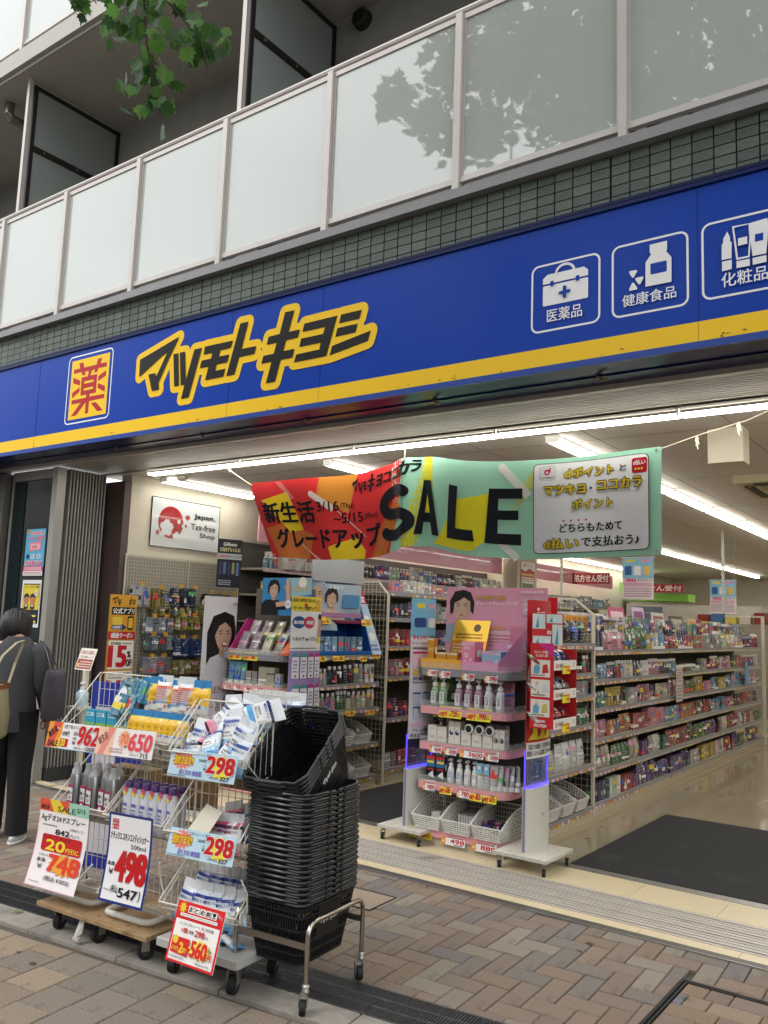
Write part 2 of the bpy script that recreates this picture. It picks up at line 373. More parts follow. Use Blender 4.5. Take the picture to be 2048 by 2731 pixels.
BAGX = [[(-1.84,3.387),(-1.821,3.385),(-1.821,3.359),(-1.797,3.36),(-1.798,3.344),(-1.821,3.343),(-1.822,3.316),(-1.84,3.317),(-1.841,3.342),(-1.865,3.341),(-1.864,3.357),(-1.841,3.359)]]
HND = [[(-1.881,3.468),(-1.866,3.501),(-1.824,3.512),(-1.785,3.485),(-1.772,3.465)]]
T1 = [[(-1.933,3.27),(-1.73,3.26),(-1.729,3.199),(-1.932,3.198)]]
IC2 = [[(-1.569,3.542),(-1.173,3.54),(-1.173,3.147),(-1.569,3.149)]]
BOT = [[(-1.388,3.284),(-1.387,3.414),(-1.357,3.452),(-1.365,3.46),(-1.365,3.504),(-1.277,3.505),(-1.277,3.455),(-1.282,3.451),(-1.255,3.412),(-1.256,3.283)]]
BOTW = [[(-1.363,3.401),(-1.279,3.402),(-1.279,3.343),(-1.363,3.343)]]
TAB = [[(-1.472,3.383),(-1.431,3.381),(-1.452,3.346)],[(-1.44,3.339),(-1.398,3.339),(-1.418,3.303)],[(-1.453,3.32),(-1.43,3.281),(-1.472,3.282)]]
T2 = [[(-1.508,3.261),(-1.233,3.259),(-1.234,3.197),(-1.508,3.199)]]
IC3 = [[(-1.111,3.544),(-0.802,3.552),(-0.808,3.152),(-1.112,3.155)]]
LIP = [[(-1.014,3.34),(-1.012,3.419),(-1.006,3.424),(-1.005,3.445),(-0.986,3.479),(-0.973,3.445),(-0.973,3.423),(-0.966,3.421),(-0.968,3.339)],[(-1.012,3.331),(-0.967,3.331),(-0.968,3.284),(-1.013,3.282)],[(-0.946,3.318),(-0.886,3.317),(-0.886,3.282),(-0.946,3.283)],[(-0.873,3.317),(-0.812,3.318),(-0.812,3.284),(-0.873,3.283)],[(-0.963,3.498),(-0.888,3.494),(-0.888,3.49),(-0.954,3.489)],[(-0.963,3.498),(-0.954,3.489),(-0.938,3.335),(-0.946,3.323)],[(-0.889,3.491),(-0.878,3.422),(-0.886,3.324),(-0.893,3.332),(-0.885,3.423)],[(-0.946,3.323),(-0.938,3.333),(-0.893,3.332),(-0.886,3.324)],[(-0.887,3.493),(-0.804,3.499),(-0.799,3.456),(-0.812,3.325),(-0.873,3.326),(-0.879,3.394)],[(-0.936,3.43),(-0.895,3.43),(-0.895,3.393),(-0.937,3.392)]]
LIPW = [[(-0.86,3.431),(-0.823,3.431),(-0.824,3.394),(-0.861,3.394)]]
T3 = [[(-1.015,3.27),(-0.803,3.261),(-0.805,3.186),(-1.016,3.201)]]
TAX = [[(5.372,2.701),(6.285,2.702),(6.284,2.201),(5.371,2.206)],[(5.607,2.617),(5.635,2.296),(5.462,2.451),(5.784,2.478)],[(5.58,2.419),(5.584,2.499)],[(5.703,2.362),(5.703,2.418)],[(5.919,2.584),(6.213,2.579),(6.218,2.518),(5.925,2.52)],[(5.883,2.48),(6.222,2.462),(6.226,2.411),(5.888,2.421)],[(6.011,2.389),(6.222,2.38),(6.227,2.324),(6.016,2.324)],[(5.818,2.532)],[(5.456,2.343)],[(5.72,2.476)],[(5.781,2.441)]]
# ================================================================= GROUND
def clip(poly, a, b, c):
    """keep a*x+b*y<=c"""
    out = []
    for i, p in enumerate(poly):
        q = poly[(i+1) % len(poly)]; dp = a*p[0]+b*p[1]-c; dq = a*q[0]+b*q[1]-c
        if dp <= 0: out.append(p)
        if (dp < 0) != (dq < 0) and dp != dq: t = dp/(dp-dq); out.append((p[0]+(q[0]-p[0])*t, p[1]+(q[1]-p[1])*t))
    return out
def area(p): return abs(sum(p[i][0]*p[(i+1) % len(p)][1]-p[(i+1) % len(p)][0]*p[i][1] for i in range(len(p))))/2 if len(p) > 2 else 0
def slab_poly(mb, poly, z0, z1, b, col):
    n = len(poly); cx = sum(p[0] for p in poly)/n; cy = sum(p[1] for p in poly)/n
    ar = sum(poly[i][0]*poly[(i+1) % n][1]-poly[(i+1) % n][0]*poly[i][1] for i in range(n))
    if ar < 0: poly = poly[::-1]
    inn = []
    for x, y in poly:
        d = Vector((cx-x, cy-y)); d = d.normalized()*b*1.4 if d.length > 1e-6 else d; inn.append((x+d.x, y+d.y))
    vs = [(x, y, z0) for x, y in poly]+[(x, y, z1-b) for x, y in poly]+[(x, y, z1) for x, y in inn]
    fs = [tuple(range(2*n, 3*n))]
    for k in range(n): q = (k+1) % n; fs += [(k, q, n+q, n+k), (n+k, n+q, 2*n+q, 2*n+k)]
    mb.mesh(vs, fs, col)
DA = math.atan2(.328, 3.014)                        # the drain runs at a slight angle to the shop front
DN = (-math.sin(DA), math.cos(DA)); DD = (math.cos(DA), math.sin(DA))
def doff(y): return DN[1]*y                           # offset of the line through (x=0)
OX, OY = -1.686, 3.174                                # a point on the drain's shop side edge
dF = DN[0]*OX+DN[1]*OY; dN_ = dF-.245; dG = dN_-.165   # far edge, near edge, gutter edge
GROUND = mat('mortar_sand', C(0x5F5850), .95, noise=.2, nscale=14, bump=.4, bscale=90)
BRICKM = mat('concrete_paver', rough=.92, objcol=True, noise=.34, nscale=170, bump=.9, bscale=260, dirt=(C(0x5A5048), 5, .62))
CONC = mat('weathered_concrete', C(0x99938A), .9, noise=.1, nscale=26, bump=.45, bscale=110, dirt=(C(0x76716A), 3.5, .52))
m = MB(); m.face([(-60, -40, -.02), (30, -40, -.02), (30, 4.44, -.02), (-60, 4.44, -.02)])
pavement = struct('pavement', m, GROUND)
pal = [0x8E7B6C, 0x8A776A, 0x917F70, 0x86766A, 0x7B7774, 0x767379, 0x747170, 0x9A9486, 0x958F82, 0x8C7764, 0x837468, 0x937F6D]
BH = (-1.2325, -.55, 3.36, 4.085)                     # manhole opening x0 x1 y0 y1
brick_me = MB(); brick_me.cbox(-.0975, -.058, -.04, .0975, .058, 0, .004); BMX = brick_me.build_mesh('brick', BRICKM)
brick_me = MB(); brick_me.cbox(-.0475, -.119, -.04, .0475, .119, 0, .004); BMY = brick_me.build_mesh('brick', BRICKM)
ux, uy, ba = .1, .122, R(2.5); ca, sa = math.cos(ba), math.sin(ba)
bricks = []
def rotp(x, y): return (-2.3+ca*x-sa*y, 4.05+sa*x+ca*y)
for a in range(-95, 34):
    for b in range(-22, 12):
        k = (a-b) % 4
        if k == 0: rr = (a, b, 2, 1)
        elif k == 3: rr = (a, b, 1, 2)
        else: continue
        g = .0025
        x0, y0 = rr[0]*ux+g, rr[1]*uy+g; x1, y1 = (rr[0]+rr[2])*ux-g, (rr[1]+rr[3])*uy-g
        P = [rotp(x0, y0), rotp(x1, y0), rotp(x1, y1), rotp(x0, y1)]; A0 = area(P)
        Q = clip(P, 0, 1, 4.437); Q = clip(Q, -DN[0], -DN[1], -(dF+.004)) if len(Q) > 2 else Q
        if len(Q) > 2:
            xs = [p[0] for p in Q]; ys = [p[1] for p in Q]
            if max(xs) > BH[0] and min(xs) < BH[1] and max(ys) > BH[2] and min(ys) < BH[3]:
                Q = max([clip(Q, 1, 0, BH[0]-.004), clip(Q, 0, -1, -(BH[3]+.004)), clip(Q, -1, 0, -(BH[1]+.004)), clip(Q, 0, 1, BH[2]-.004)], key=lambda q: area(q) if len(q) > 2 else 0)
        if len(Q) < 3 or area(Q) < .0012: continue
        c = ((P[0][0]+P[2][0])/2, (P[0][1]+P[2][1])/2)
        if c[0] > .9 or c[0] < -11: continue
        d = (Vector((c[0], c[1], 0))-CAM).length
        bricks.append((d, c, rr[2] == 2, None if abs(area(Q)-A0) < 1e-5 else Q))
bricks.sort(key=lambda t: t[0])
# only those in the picture count as "in view"
inview = lambda x, y, z=0: (lambda q: q.z < 0 and abs(q.x/-q.z) < .47 and abs(q.y/-q.z) < .63)(cam.matrix_world.inverted() @ Vector((x, y, z)))
bricks.sort(key=lambda t: (not inview(*t[1]), t[0]))
far = {}
for i, (d, c, hor, Q) in enumerate(bricks):
    cc = C(rnd.choice(pal), k=rnd.uniform(.86, 1.0)); av = C(0x857669); cc = tuple(a*.55+b*.45 for a, b in zip(cc, av)); zz = rnd.uniform(-.0015, .0015)
    if i < 285:
        if Q is None: link(BMX if hor else BMY, 'brick', pavement, (c[0], c[1], zz), (rnd.uniform(-.004, .004), rnd.uniform(-.004, .004), ba), col=cc)
        else:
            mb = MB(); slab_poly(mb, [(p[0]-c[0], p[1]-c[1]) for p in Q], -.04, 0, .0035, WHITE); link(mb.build_mesh('brick', BRICKM), 'brick', pavement, (c[0], c[1], zz), col=cc)
    else:
        if Q is None: Q = [(c[0]+ca*x-sa*y, c[1]+sa*x+ca*y) for x, y in ([(-.0975, -.0585), (.0975, -.0585), (.0975, .0585), (-.0975, .0585)] if hor else [(-.0475, -.119), (.0475, -.119), (.0475, .119), (-.0475, .119)])]
        slab_poly(far.setdefault(0, MB()), Q, -.04, zz, .0035, cc)
BRICKA = mat('concrete_paver_rest', rough=.92, attr=True, noise=.3, nscale=170, bump=.6, bscale=330, dirt=(C(0x5A5048), 6, .66))
if far: far[0].build('brick_field', BRICKA, pavement, kind='stuff')
# large square pavers on the street side of the gutter
big = []
ps, pl, pa = .2, .185, DA+R(1.0)
c2, s2 = math.cos(pa), math.sin(pa)
px0, py0 = OX-DN[0]*0, 0
gx, gy = DN[0]*(dG), DN[1]*(dG)                       # foot of the gutter line
for i in range(-34, 8):
    for j in range(0, 13):
        off = (i % 2)*pl*.5
        x0 = i*ps+.003; x1 = (i+1)*ps-.003; y1 = -(j*pl-off)-.003; y0 = -((j+1)*pl-off)+.003
        y1 = min(y1, -.003)
        if y1-y0 < .03: continue
        P = [(gx+c2*x-s2*y, gy+s2*x+c2*y) for x, y in ((x0, y0), (x1, y0), (x1, y1), (x0, y1))]
        P = clip(P, DN[0], DN[1], dG-.002)
        if len(P) < 3: continue
        c = (sum(p[0] for p in P)/len(P), sum(p[1] for p in P)/len(P))
        big.append(((Vector((c[0], c[1], 0))-CAM).length, c, P))
big.sort(key=lambda t: (not inview(*t[1]), t[0]))
rest = MB()
for i, (d, c, P) in enumerate(big):
    cc = C(rnd.choice([0x8C7D6D, 0x8E806F, 0x968673, 0x877C70, 0x91806D, 0x998974, 0x847A70]), k=rnd.uniform(.9, 1.08))
    if i < 290:
        mb = MB(); slab_poly(mb, [(p[0]-c[0], p[1]-c[1]) for p in P], -.05, 0, .004, WHITE)
        link(mb.build_mesh('paving_stone', BRICKM), 'paving_stone', pavement, (c[0], c[1], rnd.uniform(-.0015, .0015)), col=cc)
    else: slab_poly(rest, P, -.05, 0, .004, cc)
rest.build('paving_stone_field', BRICKA, pavement, kind='stuff')
# far pavement beyond the laid stones stays the plain sheet; gutter slabs
def dpt(t, d, z=0): return (DN[0]*d+DD[0]*t, DN[1]*d+DD[1]*t, z)
t = -9.6
while t < 2.4:
    mb = MB(); P = [dpt(t+.003, dG+.003)[:2], dpt(t+.597, dG+.003)[:2], dpt(t+.597, dN_-.006)[:2], dpt(t+.003, dN_-.006)[:2]]
    slab_poly(mb, P, -.06, .001, .004, WHITE); mb.build('kerb_slab', CONC, pavement); t += .6
# drain: channel, frame and grating
STEELD = mat('galvanised_steel_worn', C(0x77787A), .42, .75, noise=.15, nscale=40, dirt=(C(0x2E2B28), 9, .62))
DARK = mat('drain_dark', C(0x141311), .95)
dr = thing('drain_grating', 'long steel slotted drain grating set between gutter and brick pavers', 'drain')
mb = MB(); mb.face([dpt(-11, dN_, -.016), dpt(3, dN_, -.016), dpt(3, dF, -.016), dpt(-11, dF, -.016)]); mb.build('channel', DARK, dr)
mb = MB()
def bar(t0, t1, d0, d1, z0, z1):
    v = [dpt(t0, d0, z0), dpt(t1, d0, z0), dpt(t1, d1, z0), dpt(t0, d1, z0), dpt(t0, d0, z1), dpt(t1, d0, z1), dpt(t1, d1, z1), dpt(t0, d1, z1)]
    mb.mesh(v, [(4, 5, 6, 7), (0, 1, 5, 4), (1, 2, 6, 5), (2, 3, 7, 6), (3, 0, 4, 7)])
for d0 in (dN_+.002, dN_+.0815, dN_+.159, dF-.006): bar(-11, 3, d0, d0+.0045, -.015, .0)
mb.build('frame', STEELD, dr)
mb = MB(); t = -11
seg = 0
while t < 3:
    for q in range(3):
        lo = dN_+.0065+q*.0785; bar(t, t+.0035, lo, lo+.074, -.012, -.0008-(0 if q != 1 else .0))
    t += .0135
mb.build('grating_bar', STEELD, dr, kind='stuff')
# manhole cover with paver inlay
IRON = mat('cast_iron_dark', C(0x2A2926), .7, .3, noise=.15, nscale=50, bump=.3)
mh = thing('manhole_cover', 'square manhole cover with brick inlay and dark iron frame near the shop sill', 'manhole cover')
mb = MB(); x0, x1, y0, y1 = BH
mb.box(x0, y0, -.03, x1, y1, -.012)
for (a, b, c, d) in ((x0, y0, x0+.012, y1), (x0+.02, y1-.03, x1, y1-.018), (x0+.012, y1-.012, x1, y1), (x0+.02, y0, x0+.03, y1-.03)): mb.box(a, b, -.012, c, d, .001)
mb.build('frame', IRON, mh)
yy = y1-.035; r_ = 0
while yy > y0:
    xx = x0+.035-(.06 if r_ % 2 else 0)
    while xx < x1:
        w = .1 if (r_+int(xx*10)) % 3 else .2
        a0 = max(xx, x0+.035); a1 = min(xx+w-.004, x1)
        if a1-a0 > .03:
            mb = MB(); mb.cbox(a0, max(y0, yy-.118), -.012, a1, yy, .0, .004); o = mb.build('inlay_paver', BRICKM, mh); o.color = C(rnd.choice(pal), k=rnd.uniform(.85, 1.05))
        xx += w
    yy -= .122; r_ += 1
# second small cover partly behind the basket stack
mh2 = thing('utility_cover', 'small square cover with dark frame in the pavers behind the basket stack', 'access cover', (-3.02, 3.98, 0), R(2.5))
mb = MB()
for (a, b, c, d) in ((-.2, -.14, .2, -.128), (-.2, .128, .2, .14), (-.2, -.128, -.19, .128), (.19, -.128, .2, .128)): mb.box(a, b, -.01, c, d, .0035)
mb.build('frame', IRON, mh2)
mb = MB(); mb.box(-.19, -.128, -.01, .19, .128, .002, C(0x8E8272)); mb.build('lid', mat('lid_stone', C(0x9A8A78), .9, noise=.2, nscale=120, bump=.4), mh2)
# chewing-gum spots and a weed in the joint
for i, (x, y, r0) in enumerate([(-1.72, 4.21, .021), (-1.72, 4.08, .013), (-3.51, 2.31, .02), (-3.67, 2.34, .013)]):
    mb = MB(); mb.lathe([(r0, 0), (r0*.7, .002)], C(0x4A4038), 9, sy=.8); o = mb.build('gum_spot', PRINT); o.location = (x, y, .0018)
    tag(o, ['dark gum spot on a pale paver near the sill', 'small dark spot on a tan paver near the sill', 'dark round stain on a grey square paving stone', 'faint small stain on a square paving stone'][i], 'stain', 'dark spots on the paving')
wd = thing('weed', 'small green weed growing at the gutter edge in front of the trolley', 'weed', dpt(-3.83, dN_-.05, .0))
LEAFM = mat('leaf_green', C(0x5E8A38), .55, noise=.25, nscale=8)
for i in range(7):
    mb = MB(); a = i*.9; l = .022+.012*(i % 3)
    mb.face([(0, 0, .002), (l*.5, -.006, .012), (l, 0, .006), (l*.5, .006, .012)]); o = mb.build('leaf', LEAFM, wd); o.rotation_euler = (0, 0, a)

# ================================================================= ENTRANCE AND SHOP FLOOR
TILEC = mat('beige_stone_tile', C(0xDCCBA8), .35, noise=.04, nscale=30, bump=.03)
VINYL = mat('beige_vinyl_floor', C(0xA3967B), .13, noise=.03, nscale=3, spec=.5, coat=.15)
SS = mat('stainless_strip', C(0xB4B4B0), .35, .85, noise=.08, nscale=50)
RAIL = mat('ribbed_track', C(0xCFC7BE), .4, .25, noise=.07, nscale=12, dirt=(C(0x9C9184), 4, .64))
GROOVE = mat('track_groove', C(0x4C453C), .7)
m = MB(); m.face([(-7.9, 4.44, -.004), (5, 4.44, -.004), (5, 24, -.004), (-7.9, 24, -.004)]); floor = struct('floor', m, VINYL)
def strip(name, y0, y1, z0, z1, material, x0=-7.05, x1=4.8, parent=floor):
    mb = MB(); mb.box(x0, y0, z0, x1, y1, z1); return mb.build(name, material, parent)
strip('sill_edge', 4.442, 4.498, -.02, .006, mat('dark_sill', C(0x6E6A66), .4, .6, noise=.1, nscale=40), x0=-8)
strip('sill_nosing', 4.432, 4.441, -.02, .0075, SS, x0=-8)
x = -7.03; xj = -1.338-.493*12
while xj < 4.8:
    for (y0, y1, dx) in ((4.5, 4.592, -.25), (5.04, 5.372, 0)):
        mb = MB(); mb.cbox(max(xj+dx, -7.9)+.0012, y0, -.004, xj+dx+.4918, y1, .004, .001); mb.build('floor_tile', TILEC, floor)
    xj += .493
strip('track_bed', 4.594, 5.038, -.004, .0, GROOVE)
nb = 11; w = (.444)/nb
for i in range(nb): strip('track_rib', 4.596+i*w, 4.596+i*w+w*(.66 if i % 3 else .5), 0, .006, RAIL)
strip('inner_strip', 5.374, 5.458, -.004, .006, SS)
x = -6.5
mb = MB()
while x < 3.5: mb.lathe([(.005, 0), (.004, .0015)], C(0x4A4A48), 8, c=(x, 5.39, .006)); x += .27
mb.build('strip_screw', PAINTC, floor)
# floor nails / dark dashes along the aisle rack
mb = MB()
for i in range(16): y = 5.75+i*.45; mb.box(-2.62+.035*math.sin(i*2), y, -.004, -2.585+.035*math.sin(i*2), y+.012, -.0025, C(0x4D463A))
mb.build('floor_mark', PAINTC, floor)
MATB = mat('black_rubber_mat', C(0x252628), .85, noise=.12, nscale=240, bump=.5, bscale=420, dirt=(C(0x3A3A39), 3, .6))
for (x0, x1, y0, y1, lab) in ((-2.375, -.4, 5.475, 7.45, 'large black entrance mat on the beige floor at the right aisle'), (-4.78, -3.66, 5.5, 7.4, 'black entrance mat between the two shelf units')):
    mb = MB(); mb.cbox(x0, y0, -.004, x1, y1, .006, .004); o = mb.build('door_mat', MATB); tag(o, lab, 'mat', 'black entrance mats')
# ================================================================= THE BUILDING
STEELP = mat('champagne_aluminium', C(0xDAD3CD), .35, .2, noise=.03, nscale=5)
GREYC = mat('grey_coping', C(0x9C9C9E), .6, noise=.05, nscale=9, bump=.15, bscale=25)
SOFF = mat('balcony_soffit', C(0xCBC6BE), .85, noise=.05, nscale=5, bump=.2, bscale=160)
WALLB = mat('balcony_wall', C(0xADABA4), .85, noise=.06, nscale=4, bump=.2, bscale=140)
TILEG = mat('green_facade_tile', rough=.5, objcol=True, noise=.14, nscale=60, bump=1.0, bscale=75)
TILEGA = mat('green_facade_tile_rest', rough=.5, attr=True, noise=.14, nscale=60, bump=1.0, bscale=75)
GROUT = mat('tile_grout', C(0x3C3733), .9)
DBLUE = mat('soffit_blue_gloss', C(0x101C50), .12, coat=.4)
bld = thing('shop_building', 'tiled building with frosted glass balconies above a blue pharmacy sign', 'building')
mb = MB(); mb.box(-14, 4.17, 2.96, 5, 5.03, 4.09); mb.build('fascia_wall', GROUT, bld)
mb = MB(); mb.box(-14, 4.10, 4.094, 5, 4.28, 4.155); mb.build('coping', GREYC, bld)
mb = MB(); mb.box(-14, 4.28, 4.094, 5, 5.29, 4.12); mb.build('balcony_floor', SOFF, bld)
mb = MB(); mb.box(-14, 4.12, 6.86, 5, 8, 7.05); mb.build('balcony_ceiling', SOFF, bld)
mb = MB(); mb.box(-14, 4.06, 6.90, 5, 4.118, 7.08); mb.box(-14, 4.10, 6.862, 5, 4.119, 6.9); mb.build('upper_slab_edge', mat('pale_slab', C(0xC4C0B8), .55, noise=.05, nscale=9), bld)
mb = MB(); mb.box(-14, 5.292, 4.12, 5, 5.5, 6.86); mb.build('balcony_wall', WALLB, bld)
mb = MB(); mb.box(-14, 5.292, 7.05, 5, 5.5, 12); mb.build('upper_wall', WALLB, bld)
mb = MB(); mb.box(-14, 4.0, 9.7, 5, 5.3, 9.9); mb.build('top_slab', SOFF, bld)
# drain gutter lines and slab joint marks at left; tiles
tiles = []
ty = [3.856, 3.916, 3.976, 4.036]; TWd = .108
for i in range(-80, 42):
    x0 = -1.6+i*TWd
    if x0 < -11 or x0 > 1.6: continue
    wide = (i % 30 == 0)
    for r_ in range(5):
        z0 = 3.795+r_*.0595
        tiles.append((x0+(.008 if wide else .003), z0+.002, x0+TWd-.003, min(z0+.057, 4.092), ))
tiles.sort(key=lambda t: (not inview(t[0]+.05, 4.15, t[1]+.03), (Vector((t[0], 4.15, t[1]))-CAM).length))
tm = MB(); tm.cbox(-.0505, -.0275, 0, .0505, .0275, .012, .0012); TM = tm.build_mesh('tile', TILEG)
restt = MB()
for i, (x0, z0, x1, z1) in enumerate(tiles):
    cc = C(rnd.choice([0x5F6A61, 0x5B665E, 0x636E65, 0x58635B, 0x666F67]), k=rnd.uniform(.9, 1.08))
    if i < 295:
        link(TM, 'tile', bld, ((x0+x1)/2, 4.168, (z0+z1)/2), (R(90), 0, 0), ((x1-x0)/.102, (z1-z0)/.055, 1), col=cc)
    else: restt.box(x0, 4.157, z0, x1, 4.169, z1, cc)
restt.build('tile_field', TILEGA, bld, kind='stuff')
# privacy screens between flats
FROST = mat('frosted_screen', C(0xA3AAA6), .35, noise=.02, nscale=3)
DFR = mat('dark_bronze_frame', C(0x35302E), .45, .3)
for i, x in enumerate((-10.8, -7.7, -4.6, -1.5)):
    s_ = thing('privacy_screen', ['grey frosted balcony screen in dark frame beyond the left edge', 'grey frosted balcony screen in dark frame above the left windows', 'grey frosted balcony screen in dark frame behind the hanging branch, left of the vent', 'grey frosted balcony screen at the right end'][i], 'screen', (x, 0, 0), group='balcony privacy screens')
    mb = MB(); mb.box(-.004, 4.3, 4.5, .004, 5.25, 6.12); mb.build('lower_panel', FROST, s_)
    mb = MB(); mb.box(-.004, 4.3, 6.18, .004, 5.25, 6.78); mb.build('upper_panel', FROST, s_)
    mb = MB()
    for (y0, y1, z0, z1) in ((4.26, 4.3, 4.42, 6.82), (5.25, 5.29, 4.42, 6.82), (4.3, 5.25, 6.78, 6.82), (4.3, 5.25, 6.12, 6.18), (4.3, 5.25, 4.42, 4.5)): mb.box(-.02, y0, z0, .02, y1, z1)
    mb.build('frame', DFR, s_)
    mb = MB()
    for y in (4.42, 4.8, 5.15): mb.lathe([(.008, 0), (.006, .006)], C(0xB8B4AA), 8, c=(.02, y, 6.15), axis='x')
    mb.build('bolt', PAINTC, s_)
    mb = MB(); mb.box(-.022, 4.2, 4.155, .022, 4.24, 6.862, ); mb.build('post', STEELP, s_)
    mb = MB(); mb.box(-.03, 4.24, 6.85, -.01, 5.29, 6.8615); mb.build('ceiling_channel', STEELP, s_)
# railing
GLASSW = mat('milky_laminated_glass', C(0xC6CBC6), .02, spec=.5, noise=.03, nscale=.8, ior=2.1)
def railing(zb, name_label, xs, dz):
    r = thing('balcony_railing', name_label, 'railing', (0, 0, dz))
    mb = MB(); mb.tube([(-14, 4.15, 5.352), (5, 4.15, 5.352)], .026, n=10); mb.build('top_rail', STEELP, r)
    mb = MB(); mb.box(-14, 4.135, 5.29, 5, 4.165, 5.325); mb.build('upper_channel', STEELP, r)
    mb = MB(); mb.box(-14, 4.132, 4.206, 5, 4.168, 4.243); mb.build('bottom_rail', STEELP, r)
    for x in xs:
        mb = MB(); mb.box(x-.023, 4.112, 4.156, x+.023, 4.19, 5.33); mb.build('post', STEELP, r)
        if x+1.04 <= xs[-1]+.01:
            mb = MB(); mb.box(x+.024, 4.145, 4.245, x+1.016, 4.153, 5.289); mb.build('glass_pane', GLASSW, r)
            mb = MB()
            for xx in (x+.0235, x+1.0015): mb.box(xx, 4.138, 4.245, xx+.015, 4.144, 5.29)
            mb.build('pane_gasket', STEELP, r)
    return r
xs = [-7.77-1.042*4+1.042*i for i in range(13)]
railing(0, 'first floor balcony railing of pale metal posts and milky glass panes', xs, 0)
railing(0, 'upper balcony railing at the top left corner above the slab edge', xs, 3.0)
mb = MB()
vt = thing('vent_cap', 'round dark exhaust vent high on the balcony wall, upper middle', 'vent', (-4.27, 5.29, 6.745))
mb.lathe([(.09, 0), (.09, -.03), (.08, -.075), (.06, -.085)], C(0x5A5650), 20, axis='y'); mb.build('hood', mat('vent_metal', C(0x3B3935), .5, .4), vt)
mb = MB()
for i in range(5): mb.box(-.055, -.09, -.05+i*.022, .055, -.086, -.042+i*.022, C(0x1A1A18))
mb.build('grille', PAINTC, vt)
pp = thing('duct_pipe', 'bent metal duct pipe under the upper slab at the far left', 'pipe')
mb = MB(); mb.tube([(-8.28, 4.33, 6.86), (-8.28, 4.33, 6.74), (-8.27, 4.36, 6.70), (-8.26, 4.42, 6.69), (-8.24, 5.29, 6.69)], .05, n=12); mb.build('pipe', mat('duct_steel', C(0x9A958C), .3, .8), pp)

# ================================================================= SIGN
exec_data = None
SIGNY = 4.1
SBLUE, SYEL, SBLK, SRED, SWHT = C(0x0042B4), C(0xFFCF2E, k=1.12), C(0x242424), C(0xC52A36), C(0xFFFFFF, k=1.08)
SIGNM = mat('sign_face_gloss', rough=.3, attr=True, spec=.2, noise=.015, nscale=2)
sg = thing('shop_sign', 'long blue illuminated-style fascia sign with black katakana lettering and yellow stripe', 'sign')
mb = MB(); mb.box(-14, 4.1, 2.945, 4.8, 4.16, 3.79, SBLUE); mb.build('sign_panel', SIGNM, sg)
mb = MB(); mb.box(-14, 4.094, 2.951, 4.8, 4.0995, 3.053, SYEL)
mb.build('yellow_stripe', SIGNM, sg)
mb = MB(); mb.box(-14, 4.085, 3.752, 4.8, 4.0995, 3.772, C(0x14245C)); mb.box(-14, 4.085, 3.775, 4.8, 4.165, 3.793, C(0x14204A)); mb.build('top_trim', SIGNM, sg)
mb = MB(); mb.box(-14, 4.085, 2.915, 4.8, 4.0995, 2.9505, C(0x3A55A8)); mb.build('bottom_trim', SIGNM, sg)
def fat(sh, poly, r, col):
    l = sh.l
    sh.poly(poly, col); k = 0
    for i, a in enumerate(poly):
        b = poly[(i+1) % len(poly)]; d = Vector((b[0]-a[0], b[1]-a[1])); L = d.length
        if L < 1e-4: continue
        an = math.atan2(d.y, d.x); pts = []
        for q in range(7): t_ = an+math.pi/2+math.pi*q/6; pts.append((a[0]+r*math.cos(t_), a[1]+r*math.sin(t_)))
        for q in range(7): t_ = an-math.pi/2+math.pi*q/6; pts.append((b[0]+r*math.cos(t_), b[1]+r*math.sin(t_)))
        sh.poly(pts, col, l+.02+.02*k); k += 1
    sh.l = l+1
sh = Sheet((0, 4.0995, 0), step=.0006)
for p in LOGO: fat(sh, p, .052, SYEL); sh.l -= .35
sh.l += 3
for p in LOGO: sh.poly(p, SBLK, sh.l)
lo = sh.build('logo_lettering', SIGNM, sg)
sh = Sheet((0, 4.0995, 0), step=.0004)
x0, z1 = -6.426, 3.712; sh.rframe(-6.424, 3.108, -5.806, 3.706, .05, .011, SWHT)
sh.poly(YAKUY[0][::-1], SYEL)
l = sh.l
for p in YAKU: sh.poly(p, SRED, l)
for p in YAKUH: sh.poly(p, SYEL, l+1)
sh.build('medicine_badge', SIGNM, sg)
sh = Sheet((0, 4.0995, 0), step=.0004)
for (a, b, c, d) in ((-2.032, 3.146, -1.631, 3.535), (-1.569, 3.148, -1.173, 3.541), (-1.111, 3.154, -.71, 3.549)): sh.rframe(a, b, c, d, .045, .011, SWHT)
a, b, c, d = -1.962, 3.294, -1.699, 3.47
sh.rrect(-1.961, 3.293, -1.699, 3.408, .008, SWHT); sh.poly([(-1.961, 3.418), (-1.699, 3.418), (-1.699, 3.45), (-1.722, 3.471), (-1.935, 3.471), (-1.961, 3.45)], SWHT)
pts = [(-1.83+.052*math.cos(R(q)), 3.465+.045*math.sin(R(q))) for q in range(0, 181, 15)]
for p, q in zip(pts, pts[1:]): sh.line(p, q, .014, SWHT)
for xx in (-1.905, -1.757): sh.rrect(xx-.01, 3.398, xx+.01, 3.428, .004, SBLUE)
sh.poly([(x+.0, z) for x, z in BAGX[0]][::-1], SBLUE)
sh.text('医薬品', -1.932, 3.195, -1.73, 3.267, SWHT, .012)
for p in BOT: sh.poly(p, SWHT)
sh.rrect(-1.362, 3.343, -1.279, 3.401, .006, SBLUE)
for p in TAB: fat(sh, [(sum(q[0] for q in p)/3*.3+x*.7, sum(q[1] for q in p)/3*.3+z*.7) for x, z in p], .007, SWHT)
sh.text('健康食品', -1.508, 3.197, -1.233, 3.261, SWHT, .012)
for p in LIP: sh.poly(p, SWHT)
for p in LIPW: sh.poly(p, SBLUE)
sh.poly([(-.79, 3.326), (-.74, 3.326), (-.735, 3.42), (-.745, 3.47), (-.785, 3.47), (-.795, 3.42)], SWHT)
sh.rect(-.792, 3.284, -.738, 3.317, SWHT)
